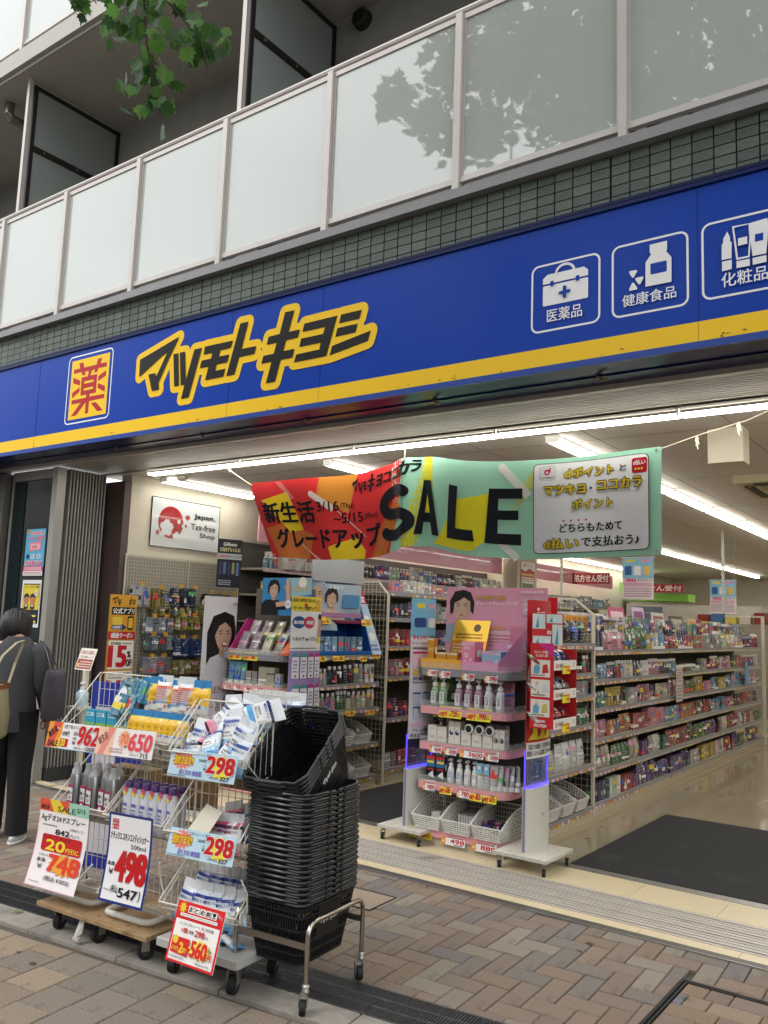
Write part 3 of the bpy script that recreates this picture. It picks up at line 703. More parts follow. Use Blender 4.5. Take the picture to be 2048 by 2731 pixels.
sh.text('化粧品', -1.015, 3.198, -.806, 3.268, SWHT, .012)
sh.build('pictogram', SIGNM, sg)
# paint scuffs on the stripe
sh = Sheet((0, 4.0938, 0), step=.0003)
for cx in (-4.75, -4.55, -3.95, -2.9, -2.55, -2.45, -2.2, -1.55, -1.1, -1.0, -5.8, -6.9):
    for k in range(rnd.randint(1, 4)):
        x = cx+rnd.uniform(-.08, .08); z = 2.957+rnd.random()*.018; w = rnd.uniform(.008, .035)
        sh.poly([(x, z), (x+w, z+rnd.uniform(-.003, .004)), (x+w*.8, z+.004), (x+w*.2, z+.005)], C(0x6B5A36))
sh.build('paint_scuff', SIGNM, sg)
mb = MB()
for x in (-9.2, -6.86, -4.42, -3.56, -1.13, 1.3): mb.box(x, 4.0932, 2.952, x+.0025, 4.0938, 3.052, C(0xB8923A)); mb.box(x, 4.0985, 3.055, x+.0025, 4.0997, 3.75, C(0x0A2370))
mb.build('panel_seam', SIGNM, sg)
# soffit below the sign
mb = MB(); mb.box(-14, 4.1, 2.92, 4.8, 4.3, 2.944, C(0x0D1C58)); mb.box(-14, 4.305, 2.912, 4.8, 4.46, 2.944, C(0x0B1A50)); mb.build('sign_soffit', mat('soffit_gloss', rough=.28, attr=True, coat=.08, spec=.35), sg)
for i in range(9):
    x = -7.02+i*1.06
    b_ = thing('soffit_clip', 'small metal light bracket under the blue sign, '+['first from the left', 'second from the left', 'third from the left', 'fourth from the left', 'fifth from the left', 'sixth from the left', 'seventh from the left', 'eighth from the left', 'last on the right'][i], 'bracket', (x, 4.3, 2.915), group='brackets under the sign')
    mb = MB(); mb.lathe([(.014, 0), (.016, -.01), (.011, -.014)], C(0x8A8066), 10); mb.build('mount', PAINTC, b_)
    mb = MB(); mb.tube([(0, 0, -.008), (.022, -.008, -.026), (.05, -.012, -.024)], .008, C(0xA09678), 6); mb.build('arm', mat('brass_dull', C(0x9A8C68), .4, .7), b_)

# folding shutter head tracks above the opening
TRK = mat('shutter_track_grey', C(0xC2BCB2), .45, .2, noise=.05, nscale=6)
th = thing('shutter_head_track', 'ribbed grey folding shutter tracks running above the shop opening', 'shutter track')
mb = MB(); mb.box(-8.1, 4.462, 2.882, 4.8, 4.5, 2.955); mb.build('front_trim', TRK, th)
mb = MB(); mb.box(-8.1, 4.5, 2.93, 4.8, 5.03, 2.955); mb.build('track_plate', mat('track_dark', C(0x7E7870), .7), th)
for i in range(12):
    mb = MB(); mb.box(-8.1, 4.505+i*.044, 2.885, 4.8, 4.505+i*.044+.029, 2.93); mb.build('track_rail', TRK, th)
mb = MB(); mb.box(-8.1, 5.032, 2.872, 4.8, 5.04, 2.955); mb.build('back_trim', TRK, th)

# left pier, show window, folded shutter, brown pillar
m = MB(); m.box(-14, 4.3, -.02, -8.05, 4.6, 2.962, C(0x0E1E66)); wl = m.build('wall_left_pier', SIGNM, bld)
sw = thing('show_window', 'dark tinted side window in a grey metal frame left of the folded shutter', 'window')
GF = mat('grey_metal_frame', C(0x96938C), .4, .4, noise=.04, nscale=6)
mb = MB(); mb.box(-8.05, 4.47, 0, -7.93, 4.56, 2.86); mb.box(-7.84, 4.5, 0, -7.8, 4.56, 2.86); mb.build('left_frame', GF, sw)
mb = MB(); mb.box(-7.93, 4.54, 0, -7.84, 4.56, 2.86, C(0x0C0C0E)); mb.build('guide_channel', PAINTC, sw)
mb = MB(); mb.box(-7.11, 4.47, 0, -7.03, 4.56, 2.86); mb.build('right_frame', mat('pale_metal_frame', C(0xA9A69E), .4, .3), sw)
mb = MB(); mb.box(-7.8, 4.49, 2.77, -7.11, 4.56, 2.86); mb.build('head_frame', GF, sw)
mb = MB(); mb.box(-7.8, 4.5, 0, -7.11, 4.56, .12); mb.build('bottom_frame', GF, sw)
mb = MB(); mb.box(-7.799, 4.51, .12, -7.111, 4.52, 2.77); mb.build('glass_pane', mat('tinted_glass', C(0x0C1B20), .08, spec=.8), sw)
mb = MB()
for i in range(9): mb.box(-7.79+i*.022, 4.5, .12, -7.78+i*.022, 4.5095, 2.76, C(0x1A2A2C))
mb.build('blind_slat', PAINTC, sw)
fs = thing('folding_shutter', 'folded grey accordion shutter stacked at the left side of the entrance', 'shutter')
FSM = mat('shutter_slat_grey', C(0xA8A59C), .42, .25, noise=.07, nscale=9)
n = 12
for i in range(n):
    y = 4.6+i*.0345; xa = -7.03; mb = MB()
    # each fold: a narrow rounded vertical slat
    mb.extrude([(0, 0)]*0 or [(xa-.012, 0), (xa-.012, 0)], 0, 0) if False else None
    mb.box(-7.13, y, .12, -7.035, y+.009, 2.86); mb.tube([(-7.03, y+.008, .12), (-7.03, y+.008, 2.86)], .0085, n=8)
    mb.tube([(-7.055, y+.022, .12), (-7.055, y+.022, 2.86)], .007, n=6)
    mb.build('fold', FSM, fs)
mb = MB(); mb.box(-7.15, 4.58, .12, -7.13, 5.02, 2.86); mb.build('back_plate', GF, fs)
mb = MB(); mb.box(-7.14, 4.57, 0, -6.99, 5.02, .12, C(0x3B3B3A)); mb.build('base_box', PAINTC, fs)
mb = MB(); mb.box(-7.15, 5.04, 0, -6.79, 5.12, 2.80); mb.build('brown_pillar', mat('brown_panel', C(0x5B4A47), .55, noise=.04, nscale=4), bld)
mb = MB(); mb.box(-7.05, 4.5, 0, -6.79, 4.56, .02); mb.build('threshold', TILEC, bld)

# ================================================================= INTERIOR SHELL
CREAM = mat('cream_wall', C(0xD3CAB6), .8, noise=.04, nscale=9, bump=.15, bscale=120)
CEIL = mat('ceiling_board', C(0xE6DED3), .9, noise=.06, nscale=40, bump=.5, bscale=70)
m = MB(); m.box(-6.95, 5.12, 0, -6.8, 22, 2.9); wall_l = struct('wall_left', m, CREAM)
m = MB(); m.box(-8, 22, 0, 5, 22.2, 2.9); struct('wall_back', m, CREAM)
m = MB(); m.box(4.8, 4.5, -.02, 5, 22, 4.1); struct('wall_right', m, CREAM)
m = MB(); m.box(-7.2, 5.04, 2.87, 4.8, 22, 2.95); ceiling = struct('ceiling', m, CEIL)
mb = MB()
for i in range(13): mb.box(-6.79+.91*i, 5.05, 2.8692, -6.786+.91*i, 21.9, 2.8699)
for i in range(10): mb.box(-6.79, 5.6+1.82*i, 2.8685, 4.7, 5.604+1.82*i, 2.8691)
mb.build('panel_joint', mat('joint_dark', C(0x5C554E), .9), ceiling)
m = MB(); m.box(-6.8, 12.25, 0, -6.25, 12.95, 2.87); struct('pillar', m, CREAM)
m = MB(); m.box(-6.799, 5.12, 0, -6.79, 5.5, .1, C(0x3a3632)); 
LAMP = mat('lamp_diffuser', WHITE, .5, emit=(1, .97, .90, 1), estr=14)
LBOD = mat('lamp_body', C(0xE4E2DA), .5)
lm = MB(); prof = [(-.035, 0), (.035, 0), (.048, .012), (.048, .028), (-.048, .028), (-.048, .012)]
lm.extrude(prof, -.6, .6); LM = lm.build_mesh('diffuser', LAMP)
lb = MB(); lb.box(-.045, -.606, .029, .045, .606, .05); lb.extrude([(-.049, .012), (-.049, .029), (-.055, .029)], -.603, .603); LB = lb.build_mesh('lamp_tray', LBOD)
le = MB(); le.box(-.05, -.612, .0, .05, -.601, .05); LE = le.build_mesh('end_cap', LBOD)
ORDN = 'first second third fourth fifth sixth seventh eighth ninth tenth eleventh twelfth'.split()
def lamp(x, y, rz, lab, grp):
    t_ = thing('ceiling_light', lab, 'ceiling light', (x, y, 2.82), rz, grp)
    link(LM, 'diffuser', t_); link(LB, 'lamp_tray', t_); link(LE, 'end_cap', t_)
for i in range(9): lamp(-5.78+1.225*i, 5.02, R(90), 'white tube light, %s from the left in the row along the shop front' % ORDN[i], 'tube lights along the shop front')
for j, x in enumerate((-6.6, -4.5, -2.47, -.42, 1.62)):
    for i in range(12 if j else 11):
        y = 5.95+1.3*i
        if j == 0 and i == 1: continue
        lamp(x, y, 0, 'white tube light, %s from the entrance in the %s row from the left wall' % (ORDN[i], ORDN[j]), 'tube lights in the %s row' % ['first', 'second', 'third', 'fourth', 'fifth'][j])
# ================================================================= SALE BANNER
CLOTH = mat('banner_cloth', rough=.5, attr=True, spec=.3, bump=.15, bscale=18)
_t = CLOTH.node_tree; _tl = _t.nodes.new('ShaderNodeBsdfTranslucent'); _mx = _t.nodes.new('ShaderNodeMixShader'); _mx.inputs[0].default_value = .45
_a = [n for n in _t.nodes if n.type == 'ATTRIBUTE'][0]; _t.links.new(_a.outputs['Color'], _tl.inputs[0]); _t.links.new(_t.nodes['Principled BSDF'].outputs[0], _mx.inputs[1]); _t.links.new(_tl.outputs[0], _mx.inputs[2]); _t.links.new(_mx.outputs[0], _t.nodes['Material Output'].inputs[0])
BRED, BYEL, BMINT, BORG, INK = C(0xF03A3C, k=1.1), C(0xFFEA2A, k=1.08), C(0xA6DEC4, k=1.08), C(0xEFA03C), C(0x10151E)
def bwarp(u, v):
    # hangs from two upper corners: top edge sags a little at the middle-left, left edge gathered
    t = u/3.44; tv = v/.66
    dv = .092*math.exp(-((u-1.69)/.36)**2)-.02*math.exp(-((u-2.75)/.4)**2)+.03*max(0, 1-t*5)*(1-tv)
    du = .31*(1-tv)*max(0, 1-t*1.6)**1.5
    dn = .028*math.sin(u*3.3+.4)+.016*math.sin(u*9.2+v*2.6)*(.4+.6*(1-tv))+.045*math.exp(-((u-1.58)/.07)**2)-.03*math.exp(-((u-1.72)/.09)**2)
    return du, dv, dn
bn = thing('sale_banner', 'large red, yellow and mint sale banner strung across the shop entrance', 'banner')
sh = Sheet((-5.14, 5.10, 2.005), warp=bwarp, step=.00022); sh.sub = .0011
W_, H_ = 3.5, .665
sh.poly([(0, 0), (W_, 0), (W_, H_), (0, H_)], BMINT)
sh.poly([(0, 0), (1.40, 0), (1.55, .42), (1.575, H_), (0, H_)], BRED)
sh.poly([(1.54, 0), (1.66, 0), (1.83, .45), (1.835, H_), (1.74, H_), (1.66, .4)], C(0xE9DC3A))
def hatch(pts, col, n, ang=.5, w=.006):
    x0 = min(p[0] for p in pts); x1 = max(p[0] for p in pts); y0 = min(p[1] for p in pts); y1 = max(p[1] for p in pts)
    l = sh.l; sh.l += 1; q = [p for p in pts]
    for i in range(n):
        a = x0+(x1-x0)*i/n; c = [(a, y0), (a+w, y0), (a+w+(y1-y0)*ang*0, y1), (a+(y1-y0)*ang*0, y1)]
        poly = c
        for k in range(len(q)):
            p1, p2 = q[k], q[(k+1) % len(q)]; nx, ny = p2[1]-p1[1], -(p2[0]-p1[0]); poly = clip(poly, nx, ny, nx*p1[0]+ny*p1[1]) if len(poly) > 2 else poly
        if len(poly) > 2: sh.poly(poly, col, l)
sh.poly([(1.0, .36), (1.13, H_), (.765, H_), (.70, .50)], C(0xEE8A3C)); hatch([(.72, .48), (1.0, .36), (1.13, H_), (.765, H_)], C(0xF3C24A), 30)
sh.poly([(.12, .0), (.5, 0), (.62, .2), (.3, .3), (.05, .25)], C(0xE9763A)); hatch([(.12, 0), (.5, 0), (.6, .2), (.3, .3), (.05, .25)], C(0xF0B04A), 24)
sh.poly([(1.2, 0), (1.36, 0), (1.56, .3), (1.5, .4), (1.3, .2)], C(0xEA7A3B)); hatch([(1.2, 0), (1.36, 0), (1.56, .3), (1.5, .4)], C(0xF2B848), 16)
sh.poly([(.08, .50), (.40, .565), (.50, .24), (.34, .22)], BYEL); sh.poly([(.78, 0), (1.12, 0), (1.14, .06), (1.06, .17), (.76, .1)], BYEL)
sh.poly([(1.84, .03), (2.2, .03), (2.34, .13), (2.32, .44), (2.06, .38), (1.92, .12)], BYEL); sh.poly([(2.5, .3), (2.66, .5), (2.66, .62), (2.55, .45)], C(0xDDE08A))
sh.poly([(2.68, .45), (2.82, .52), (2.9, H_), (2.62, H_), (2.58, .5)], BYEL) if False else None
def streak(a, b, w):
    sh.line(a, b, w, C(0xF7F2EC)); sh.circ(a[0], a[1], w/2, C(0xF7F2EC), 12); sh.l -= 1
streak((.66, .53), (.86, .40), .055); streak((2.42, .62), (2.62, .42), .06); streak((2.42, .1), (2.54, -.0), .05)
l = sh.l; sh.l += 1
for i in range(6): sh.line((.86+i*.008, .42-i*.008), (1.12+i*.008, .2-i*.008), .003, C(0xF7E9E4), l); sh.line((2.6+i*.008, .46-i*.008), (2.78+i*.008, .28-i*.008), .003, C(0xF7E9E4), l); sh.line((.42+i*.008, .14-i*.008), (.6+i*.008, .0), .003, C(0xF7E9E4), l); sh.line((.3+i*.01, H_-.01), (.42+i*.01, .5), .003, C(0xF7DAD4), l)
# lettering
sh.text('新生活', .075, .30, .665, .475, INK, .045); sh.text('グレードアップ', .17, .085, 1.31, .25, INK, .045)
sh.text('3/16', .70, .385, .92, .465, INK, .025); sh.text('(Thu)', .935, .39, 1.06, .445, INK, .01)
sh.text('~5/15', .86, .285, 1.14, .365, INK, .025); sh.text('(Mon)', 1.155, .29, 1.295, .345, INK, .01)
import itertools
lx0 = min(p[0] for q in LOGO for p in q); lx1 = max(p[0] for q in LOGO for p in q); lz0 = min(p[1] for q in LOGO for p in q); lz1 = max(p[1] for q in LOGO for p in q)
xm = .5*(lx0+lx1)
def logo_on(s_, parts, u0, v0, u1, v1, col, slope=0, l=None):
    qx = [p[0] for q in parts for p in q]; qz = [p[1] for q in parts for p in q]; a, b, c, d = min(qx), max(qx), min(qz), max(qz)
    for q in parts: s_.poly([(u0+(u1-u0)*(x-a)/(b-a), v0+(v1-v0)*(z-c)/(d-c)+slope*(u0+(u1-u0)*(x-a)/(b-a)-u0)) for x, z in q], col, l if l is not None else s_.l)
    s_.l += 1
logo_on(sh, LOGO[0:4], 1.07, .50, 1.215, .625, INK); logo_on(sh, [LOGO[5]], 1.215, .50, 1.30, .64, INK); logo_on(sh, [LOGO[6]], 1.30, .53, 1.375, .615, INK)
sh.text('ココ', 1.385, .54, 1.53, .61, INK, .07, slant=.25); sh.text('カ', 1.54, .54, 1.625, .64, INK, .06, slant=.25); sh.text('ラ', 1.635, .56, 1.71, .645, INK, .06, slant=.25)
# SALE
def SS_(u, v, w, h, t_):
    pts = []; n = 14
    def arc(cx, cy, rx, ry, a0, a1): return [(cx+rx*math.cos(R(a0+(a1-a0)*k/n)), cy+ry*math.sin(R(a0+(a1-a0)*k/n))) for k in range(n+1)]
    up_ = arc(u+w*.5, v+h*.72, w*.42, h*.245, 38, 270); dn = arc(u+w*.5, v+h*.25, w*.46, h*.215, 90, -150)
    P = up_+dn; l = sh.l
    for a, b in zip(P, P[1:]): sh.line(a, b, t_, INK, l); 
    for p in P: sh.circ(p[0], p[1], t_*.499, INK, 10, l=l+.25)
    sh.l += 1
SS_(1.345, .10, .29, .36, .082)
sh.poly([(1.655, .09), (1.715, .09), (1.73, .18), (1.805, .18), (1.825, .09), (1.895, .09), (1.815, .49), (1.735, .49)], INK)
sh.poly([(1.745, .25), (1.80, .25), (1.775, .39)], BYEL)
sh.poly([(1.98, .095), (2.225, .10), (2.21, .175), (2.06, .175), (2.075, .475), (2.0, .48)], INK)
sh.poly([(2.305, .095), (2.565, .09), (2.565, .165), (2.395, .165), (2.395, .26), (2.545, .26), (2.545, .325), (2.395, .325), (2.395, .405), (2.575, .405), (2.575, .475), (2.325, .475)], INK)
# white panel
sh.rrect(2.655, .035, 3.425, .635, .035, C(0x20242A)); sh.rrect(2.660, .039, 3.420, .631, .032, C(0xFFFFFF, k=1.1))
YT, OT = C(0xF2D83A), C(0x191A1C)
sh.rrect(2.698, .52, 2.809, .615, .015, C(0xB9B9B9)); sh.rrect(2.701, .522, 2.807, .613, .014, C(0xFBFBFB))
sh.circ(2.751, .575, .02, C(0xD0203C)); sh.circ(2.751, .573, .009, C(0xFBFBFB)); sh.rect(2.765, .575, .0+2.776, .605, C(0xD0203C)); sh.text('d POINT', 2.707, .53, 2.800, .544, OT, .02)
sh.rrect(3.314, .515, 3.413, .61, .014, C(0xC4162E)); sh.text('d払い', 3.324, .565, 3.403, .597, C(0xFBFBFB), .03)
for q in range(3): sh.circ(3.339+q*.02, .54, .008, YT, 10)
def yt(t_, a, b, c, d): sh.text(t_, a, b, c, d, YT, .06, out=OT, ob=.07)
yt('d', 2.871, .53, 2.908, .585); yt('ポイント', 2.926, .53, 3.191, .59); sh.text('と', 3.234, .54, 3.277, .58, OT, .04)
yt('マツキヨ', 2.735, .42, 3.006, .485); sh.circ(3.043, .45, .008, OT, 8); yt('ココカラ', 3.086, .43, 3.376, .495); yt('ポイント', 2.926, .32, 3.185, .38)
l = sh.l; sh.l += 1
for q in range(4): sh.circ(2.871+q*.048, .245, .007, C(0xD0203C), 8, l=l)
sh.text('どちらもためて', 2.846, .17, 3.246, .225, OT, .035); yt('d払い', 2.735, .065, 2.969, .13); sh.text('で支払おう♪', 2.988, .07, 3.357, .135, OT, .03)
cl = sh.build('printed_cloth', CLOTH, bn); smooth_by_angle(cl.data, 50) if False else None
# back side of the cloth, 3 mm behind
sb = Sheet((-5.14, 5.10, 2.005), warp=bwarp, step=.00022); sb.sub = .0011; sb.l = -10
sb.poly([(0, 0), (W_, 0), (W_, H_), (0, H_)], C(0xC9B9AE)); sb.build('cloth_back', CLOTH, bn)
mb = MB()
for (u, v) in ((.015, H_-.02), (.04, .02), (W_-.03, H_-.02), (W_-.03, .02), (1.6, H_-.012)):
    p = sh.pt(u, v, 4); mb.lathe([(.010, 0), (.010, -.003)], C(0xC9C2AE), 10, c=p, axis='y')
mb.build('eyelet', SS, bn)
mb = MB(); ROPE = mat('cream_cord', C(0xE2DAC0), .8)
a = sh.pt(.015, H_-.02, 4); mb.tube([a, (-5.32, 5.08, 2.76), (-5.45, 5.05, 2.85)], .0035)
b = sh.pt(W_-.03, H_-.02, 4); mb.tube([b, (-1.4, 5.15, 2.735), (-1.16, 5.2, 2.80), (-1.02, 5.22, 2.86)], .0022)
c0 = sh.pt(1.6, H_-.012, 4); mb.tube([c0, (c0.x, c0.y, 2.83)], .002)
mb.build('cord', ROPE, bn)
mb = MB(); mb.lathe([(.002, -.02), (.008, -.01), (.009, .01), (.002, .02)], WHITE, 8, c=(-5.38, 5.065, 2.80))
for q, (x, z) in enumerate(((-1.44, 2.725), (-1.2, 2.785))):
    for k in range(4): mb.tube([(x, 5.16, z), (x+.012*math.sin(k*2), 5.16, z-.02), (x+.015*math.sin(k*2.7+1), 5.165, z-.05-.01*k)], .0035, n=5)
mb.build('knot', ROPE, bn)

# ================================================================= WALL AND CEILING SIGNS
def sheet_thing(name, label, cat, O, U, V, w, h, draw, col=WHITE, th=.002, m_=PRINT, group=None, sub=None):
    s_ = Sheet((0, 0, 0), U, V); s_.board(w, h, th, col); draw(s_, w, h)
    o = s_.build(name, m_); o.location = O; return tag(o, label, cat, group)
YD, XD, ZU = (0, 1, 0), (1, 0, 0), (0, 0, 1)
def petal(s_, cx, cy, ang, L, w, col):
    ca_, sa_ = math.cos(R(ang)), math.sin(R(ang)); P = [(0, 0), (.35, -.5), (.7, -.48), (1, -.16), (.86, 0), (1, .16), (.7, .48), (.35, .5)]
    s_.poly([(cx+ca_*x*L-sa_*y*w, cy+sa_*x*L+ca_*y*w) for x, y in P], col)
def tax(s_, w, h):
    s_.rect(.0, .0, w, h, C(0x151515)); s_.rect(.007, .007, w-.007, h-.007, C(0xC9CDCB))
    r_ = C(0x9B1019); wh = C(0xC9CDCB)
    s_.circ(.250, .257, .163, r_, 40)
    for k in range(5): petal(s_, .200, .200, 90+72*k, .09, .075, wh)
    for k in range(5): petal(s_, .332, .118, 90+72*k, .058, .046, wh)
    petal(s_, .342, .25, 70, .05, .04, wh); petal(s_, .39, .225, 20, .04, .05, wh); petal(s_, .43, .235, 20, .03, .04, r_)
    petal(s_, .425, .325, 5, .07, .055, r_); petal(s_, .06, .13, 20, .055, .05, r_)
    s_.text('Japan.', .55, .318, .843, .383, C(0x111111), .045); s_.text('Tax-free', .513, .215, .85, .277, C(0x2A2A2A), .02); s_.text('Shop', .64, .122, .85, .188, C(0x2A2A2A), .02)
sheet_thing('tax_free_sign', 'white framed wall sign with red cherry blossom disc reading Japan. Tax-free Shop', 'sign', (-6.785, 5.372, 2.203), YD, ZU, .913, .498, tax, C(0x151515), .012, GLOSSP)
def gil(s_, w, h):
    s_.rect(0, 0, w, h, C(0x171A2C)); s_.text('Gillette', .06, h*.86, w-.06, h*.93, WHITE, .05, slant=.2); s_.text('全員必ずもらえる!', .02, h*.74, w-.02, h*.83, C(0xE9D99A), .03)
    s_.rect(0, h*.58, w, h*.7, C(0xC9C9CC)); s_.text('1,000円', .01, h*.6, w*.4, h*.67, C(0xC2432F), .03); s_.text('キャッシュバック!', w*.42, h*.6, w*.98, h*.68, C(0x33353F), .02)
    for i in range(5): s_.rrect(.02+i*.048, h*(.28 if i % 2 else .25), .05+i*.048, h*.52, .006, C([0x33406B, 0x5C77A8, 0x2F3B5E, 0x8FA05E, 0x6B7FB5][i]))
    s_.small(.02, h*.04, w*.6, h*.16, 3, C(0xB9BDC8))
sheet_thing('shaver_poster', 'dark navy shaver poster hanging at the right edge of the tax-free sign', 'poster', (-6.5, 6.02, 1.83), (.35, 1, 0), ZU, .27, .5, gil, C(0x171A2C))
# posters in the show window
def p1(s_, w, h):
    s_.rect(0, 0, w, h, C(0x55B7DE)); s_.rrect(.01, h*.9, .06, h*.985, .01, C(0xC9A23A)); s_.text('杉並区♪', .07, h*.87, w*.92, h*.95, C(0xE8578A), .05, out=WHITE, ob=.08)
    s_.text('プレミアム付商品券', .02, h*.76, w-.02, h*.84, C(0xD93A6B), .05, out=WHITE, ob=.05)
    s_.poly([(.07, h*.52), (w*.82, h*.55), (w*.84, h*.74), (.06, h*.71)], C(0xE98BA0)); s_.rect(.09, h*.56, w*.76, h*.68, C(0xF3B9C2)); s_.text('￥500', .11, h*.58, w*.6, h*.65, C(0xC8405F), .03)
    s_.text('2/28', .1, h*.36, .17, h*.46, WHITE, .03); s_.text('5/31', .2, h*.36, .275, h*.46, WHITE, .03); s_.circ(.055, h*.41, .024, C(0x23307A)); s_.text('▶', .175, h*.4, .19, h*.43, C(0x23307A))
    s_.text('当店で使えます', .02, h*.22, w-.02, h*.32, C(0xE0457C), .05, out=WHITE, ob=.06); s_.rect(0, h*.1, w, h*.2, C(0xE0457C)); s_.small(.02, h*.11, w-.02, h*.19, 3, WHITE)
    s_.rect(0, 0, w, h*.1, C(0xE9E6E2)); s_.small(.02, h*.02, w-.02, h*.08, 2, C(0xB25D6E))
sheet_thing('coupon_poster', 'sky-blue and pink gift voucher poster, upper one in the dark window', 'poster', (-7.52, 4.504, 1.85), XD, ZU, .32, .443, p1, C(0xE9E6E2))
def p2(s_, w, h):
    s_.rect(.025, .035, w-.015, h-.035, C(0x1B1F3B)); s_.rect(.03, h*.37, w-.02, h-.045, C(0xEBD23C)); s_.text('パート・アルバイト募集', .045, h*.83, w-.035, h*.88, C(0x26262A), .03)
    for cx, hc in ((.09, 0x3A2A24), (.195, 0x33241E)):
        s_.rrect(cx-.035, h*.38, cx+.035, h*.5, .015, C(0x2B2B2B)); s_.rrect(cx-.022, h*.43, cx+.022, h*.5, .005, C(0xD9C9A0)); s_.circ(cx, h*.58, .042, C(0xD08B5C), ry=.046); s_.poly([(cx-.045, h*.59), (cx-.04, h*.68), (cx, h*.72), (cx+.042, h*.68), (cx+.045, h*.6), (cx+.02, h*.64), (cx-.02, h*.63)], C(hc))
        s_.circ(cx-.013, h*.575, .004, C(0x222222), 8); s_.circ(cx+.013, h*.575, .004, C(0x222222), 8); s_.line((cx-.008, h*.54), (cx+.008, h*.54), .003, C(0x8F2F20))
    s_.circ(.25, h*.72, .028, WHITE); s_.small(.232, h*.69, .268, h*.75, 3, C(0x6A6A8A)); s_.text('月~土曜 可', .1, h*.29, .19, h*.33, C(0xD9D9E0), .01)
    for i in range(3):
        for j in range(3): s_.rrect(.045+j*.083, h*(.1+i*.06), .112+j*.083, h*(.14+i*.06), .008, C(0xE9DC5A) if (i+j) % 2 == 0 else C(0x2A2F52))
    s_.small(.04, h*.075, w-.03, h*.095, 1, C(0xCFCFD6))
sheet_thing('staff_wanted_poster', 'white poster with yellow picture of two shop clerks, lower one in the dark window', 'poster', (-7.515, 4.504, 1.37), XD, ZU, .315, .44, p2, C(0xEDECEF))
# ceiling boxes, air conditioner, ropes, hanging posters, pharmacy signs
for (x, y, w, zb, lab) in ((-1.5, 5.62, .22, 2.64, 'white rectangular duct box hanging from the ceiling at the right'), (-6.62, 6.95, .27, 2.62, 'cream box column against the ceiling left above the tax-free sign')):
    mb = MB(); mb.box(0, 0, 0, w, .16, 2.868-zb); o = mb.build('ceiling_box', mat('cream_box', C(0xE2DCC6), .7)); o.location = (x, y, zb); tag(o, lab, 'ceiling box')
ac = thing('air_conditioner', 'cream ceiling cassette air conditioner at the right edge of the picture', 'air conditioner', (-1.3, 7.9, 2.80))
mb = MB(); mb.box(-.48, -.48, 0, .48, .48, .069); mb.build('panel', mat('ac_cream', C(0xD9CFA9), .5), ac)
mb = MB(); mb.box(-.3, -.3, -.012, .3, .3, -.001); mb.build('intake_grille', mat('ac_grille', C(0xB5AC90), .6), ac)
for k in range(4):
    mb = MB(); mb.box(-.33, -.42, -.014, .33, -.36, -.001, C(0x3A362E)); o = mb.build('louvre', PAINTC, ac); o.rotation_euler = (0, 0, k*math.pi/2)
for i, (x, y) in enumerate(((-6.42, 5.42), (-5.35, 6.3))):
    sd = thing('smoke_detector', ['round white smoke detector by the first ceiling light at the left', 'round white smoke detector just left of the banner'][i], 'smoke detector', (x, y, 2.868)); mb = MB(); mb.lathe([(.05, 0), (.05, -.02), (.035, -.03), (.02, -.045)], C(0xD6D0C2), 14); mb.build('housing', PAINTC, sd)
def rx(s_, w, h):
    s_.text('処方せん受付', w*.04, h*.16, w*.97, h*.84, C(0xECE4DE), .035)
for (x, y, z, w, h, lab) in ((-6.5, 15, 2.36, .72, .2, 'red pharmacy sign with white lettering hanging behind the first hanging poster'), (-6.5, 18, 2.345, 1.16, .175, 'red pharmacy sign with white lettering further back at the right')):
    sheet_thing('pharmacy_sign', lab, 'sign', (x, y, z), XD, ZU, w, h, rx, C(0x9C1420), .02, group=None)
def hp(s_, w, h):
    s_.rect(0, h*.5, w, h, C(0x8CC3DE)); s_.rect(w*.1, h*.9, w*.4, h*.96, C(0xE9D94C)); s_.rect(w*.58, h*.9, w*.9, h*.96, C(0xE79AB8)); s_.rect(0, 0, w, h*.5, C(0xF0D9E0))
    for i in range(3): s_.rrect(w*(.08+.3*i), h*.58, w*(.3+.3*i), h*.8, .012, C([0x3A5E9E, 0xEDEFF2, 0xE2BF6A][i]))
    s_.text('対象商品', w*.1, h*.42, w*.45, h*.5, C(0xD2356E), .05); s_.text('キャンペーン', w*.5, h*.42, w*.95, h*.5, C(0x58A05A), .05); s_.small(w*.05, h*.3, w*.95, h*.4, 3, C(0xC25A86)); s_.small(w*.05, h*.05, w*.95, h*.28, 4, C(0x9A8A9A))
for i, (x, y, z, lab) in enumerate(((-3.32, 9.0, 1.87, 'blue and pink campaign poster hanging from the ceiling, near one'), (-3.2, 12.0, 1.8, 'blue and pink campaign poster hanging beyond the white rope'), (-1.9, 12.5, 1.85, 'red and white campaign poster hanging at the right edge'))):
    t_ = thing('hanging_poster', lab, 'poster', (x, y, z), 0, 'campaign posters hung from the ceiling')
    s_ = Sheet((0, 0, 0)); s_.board(.34, .45, .002, C(0xE9E4E4)); hp(s_, .34, .45); s_.build('sheet', PRINT, t_)
    mb = MB(); mb.box(-.02, -.004, .45, .36, .004, .458, C(0xDDDDDD)); mb.build('hanger_bar', PRINT, t_)
    mb = MB()
    for q in (.02, .32): mb.tube([(q, 0, .456), (q, 0, 2.868-z)], .0015, C(0xCCCCCC), 4)
    mb.build('wire', PRINT, t_)
for i, (x, y, z0, lab) in enumerate(((-2.9, 11.5, 1.76, 'white twisted rope hanging down to the long shelf at the right'), (-5.2, 11.6, 1.9, 'white twisted rope hanging below the banner'))):
    mb = MB()
    for ph in (0, math.pi): mb.tube([(x+.012*math.cos(k*.9+ph), y+.012*math.sin(k*.9+ph), 2.87-k*.018) for k in range(int((2.87-z0)/.018))], .011, C(0xD6D4CE), 5)
    tag(mb.build('rope', PRINT), lab, 'rope')
gp = thing('counter_cabinet', 'pale pharmacy counter wall with green header panels far at the back', 'counter', (0, 18.4, 0))
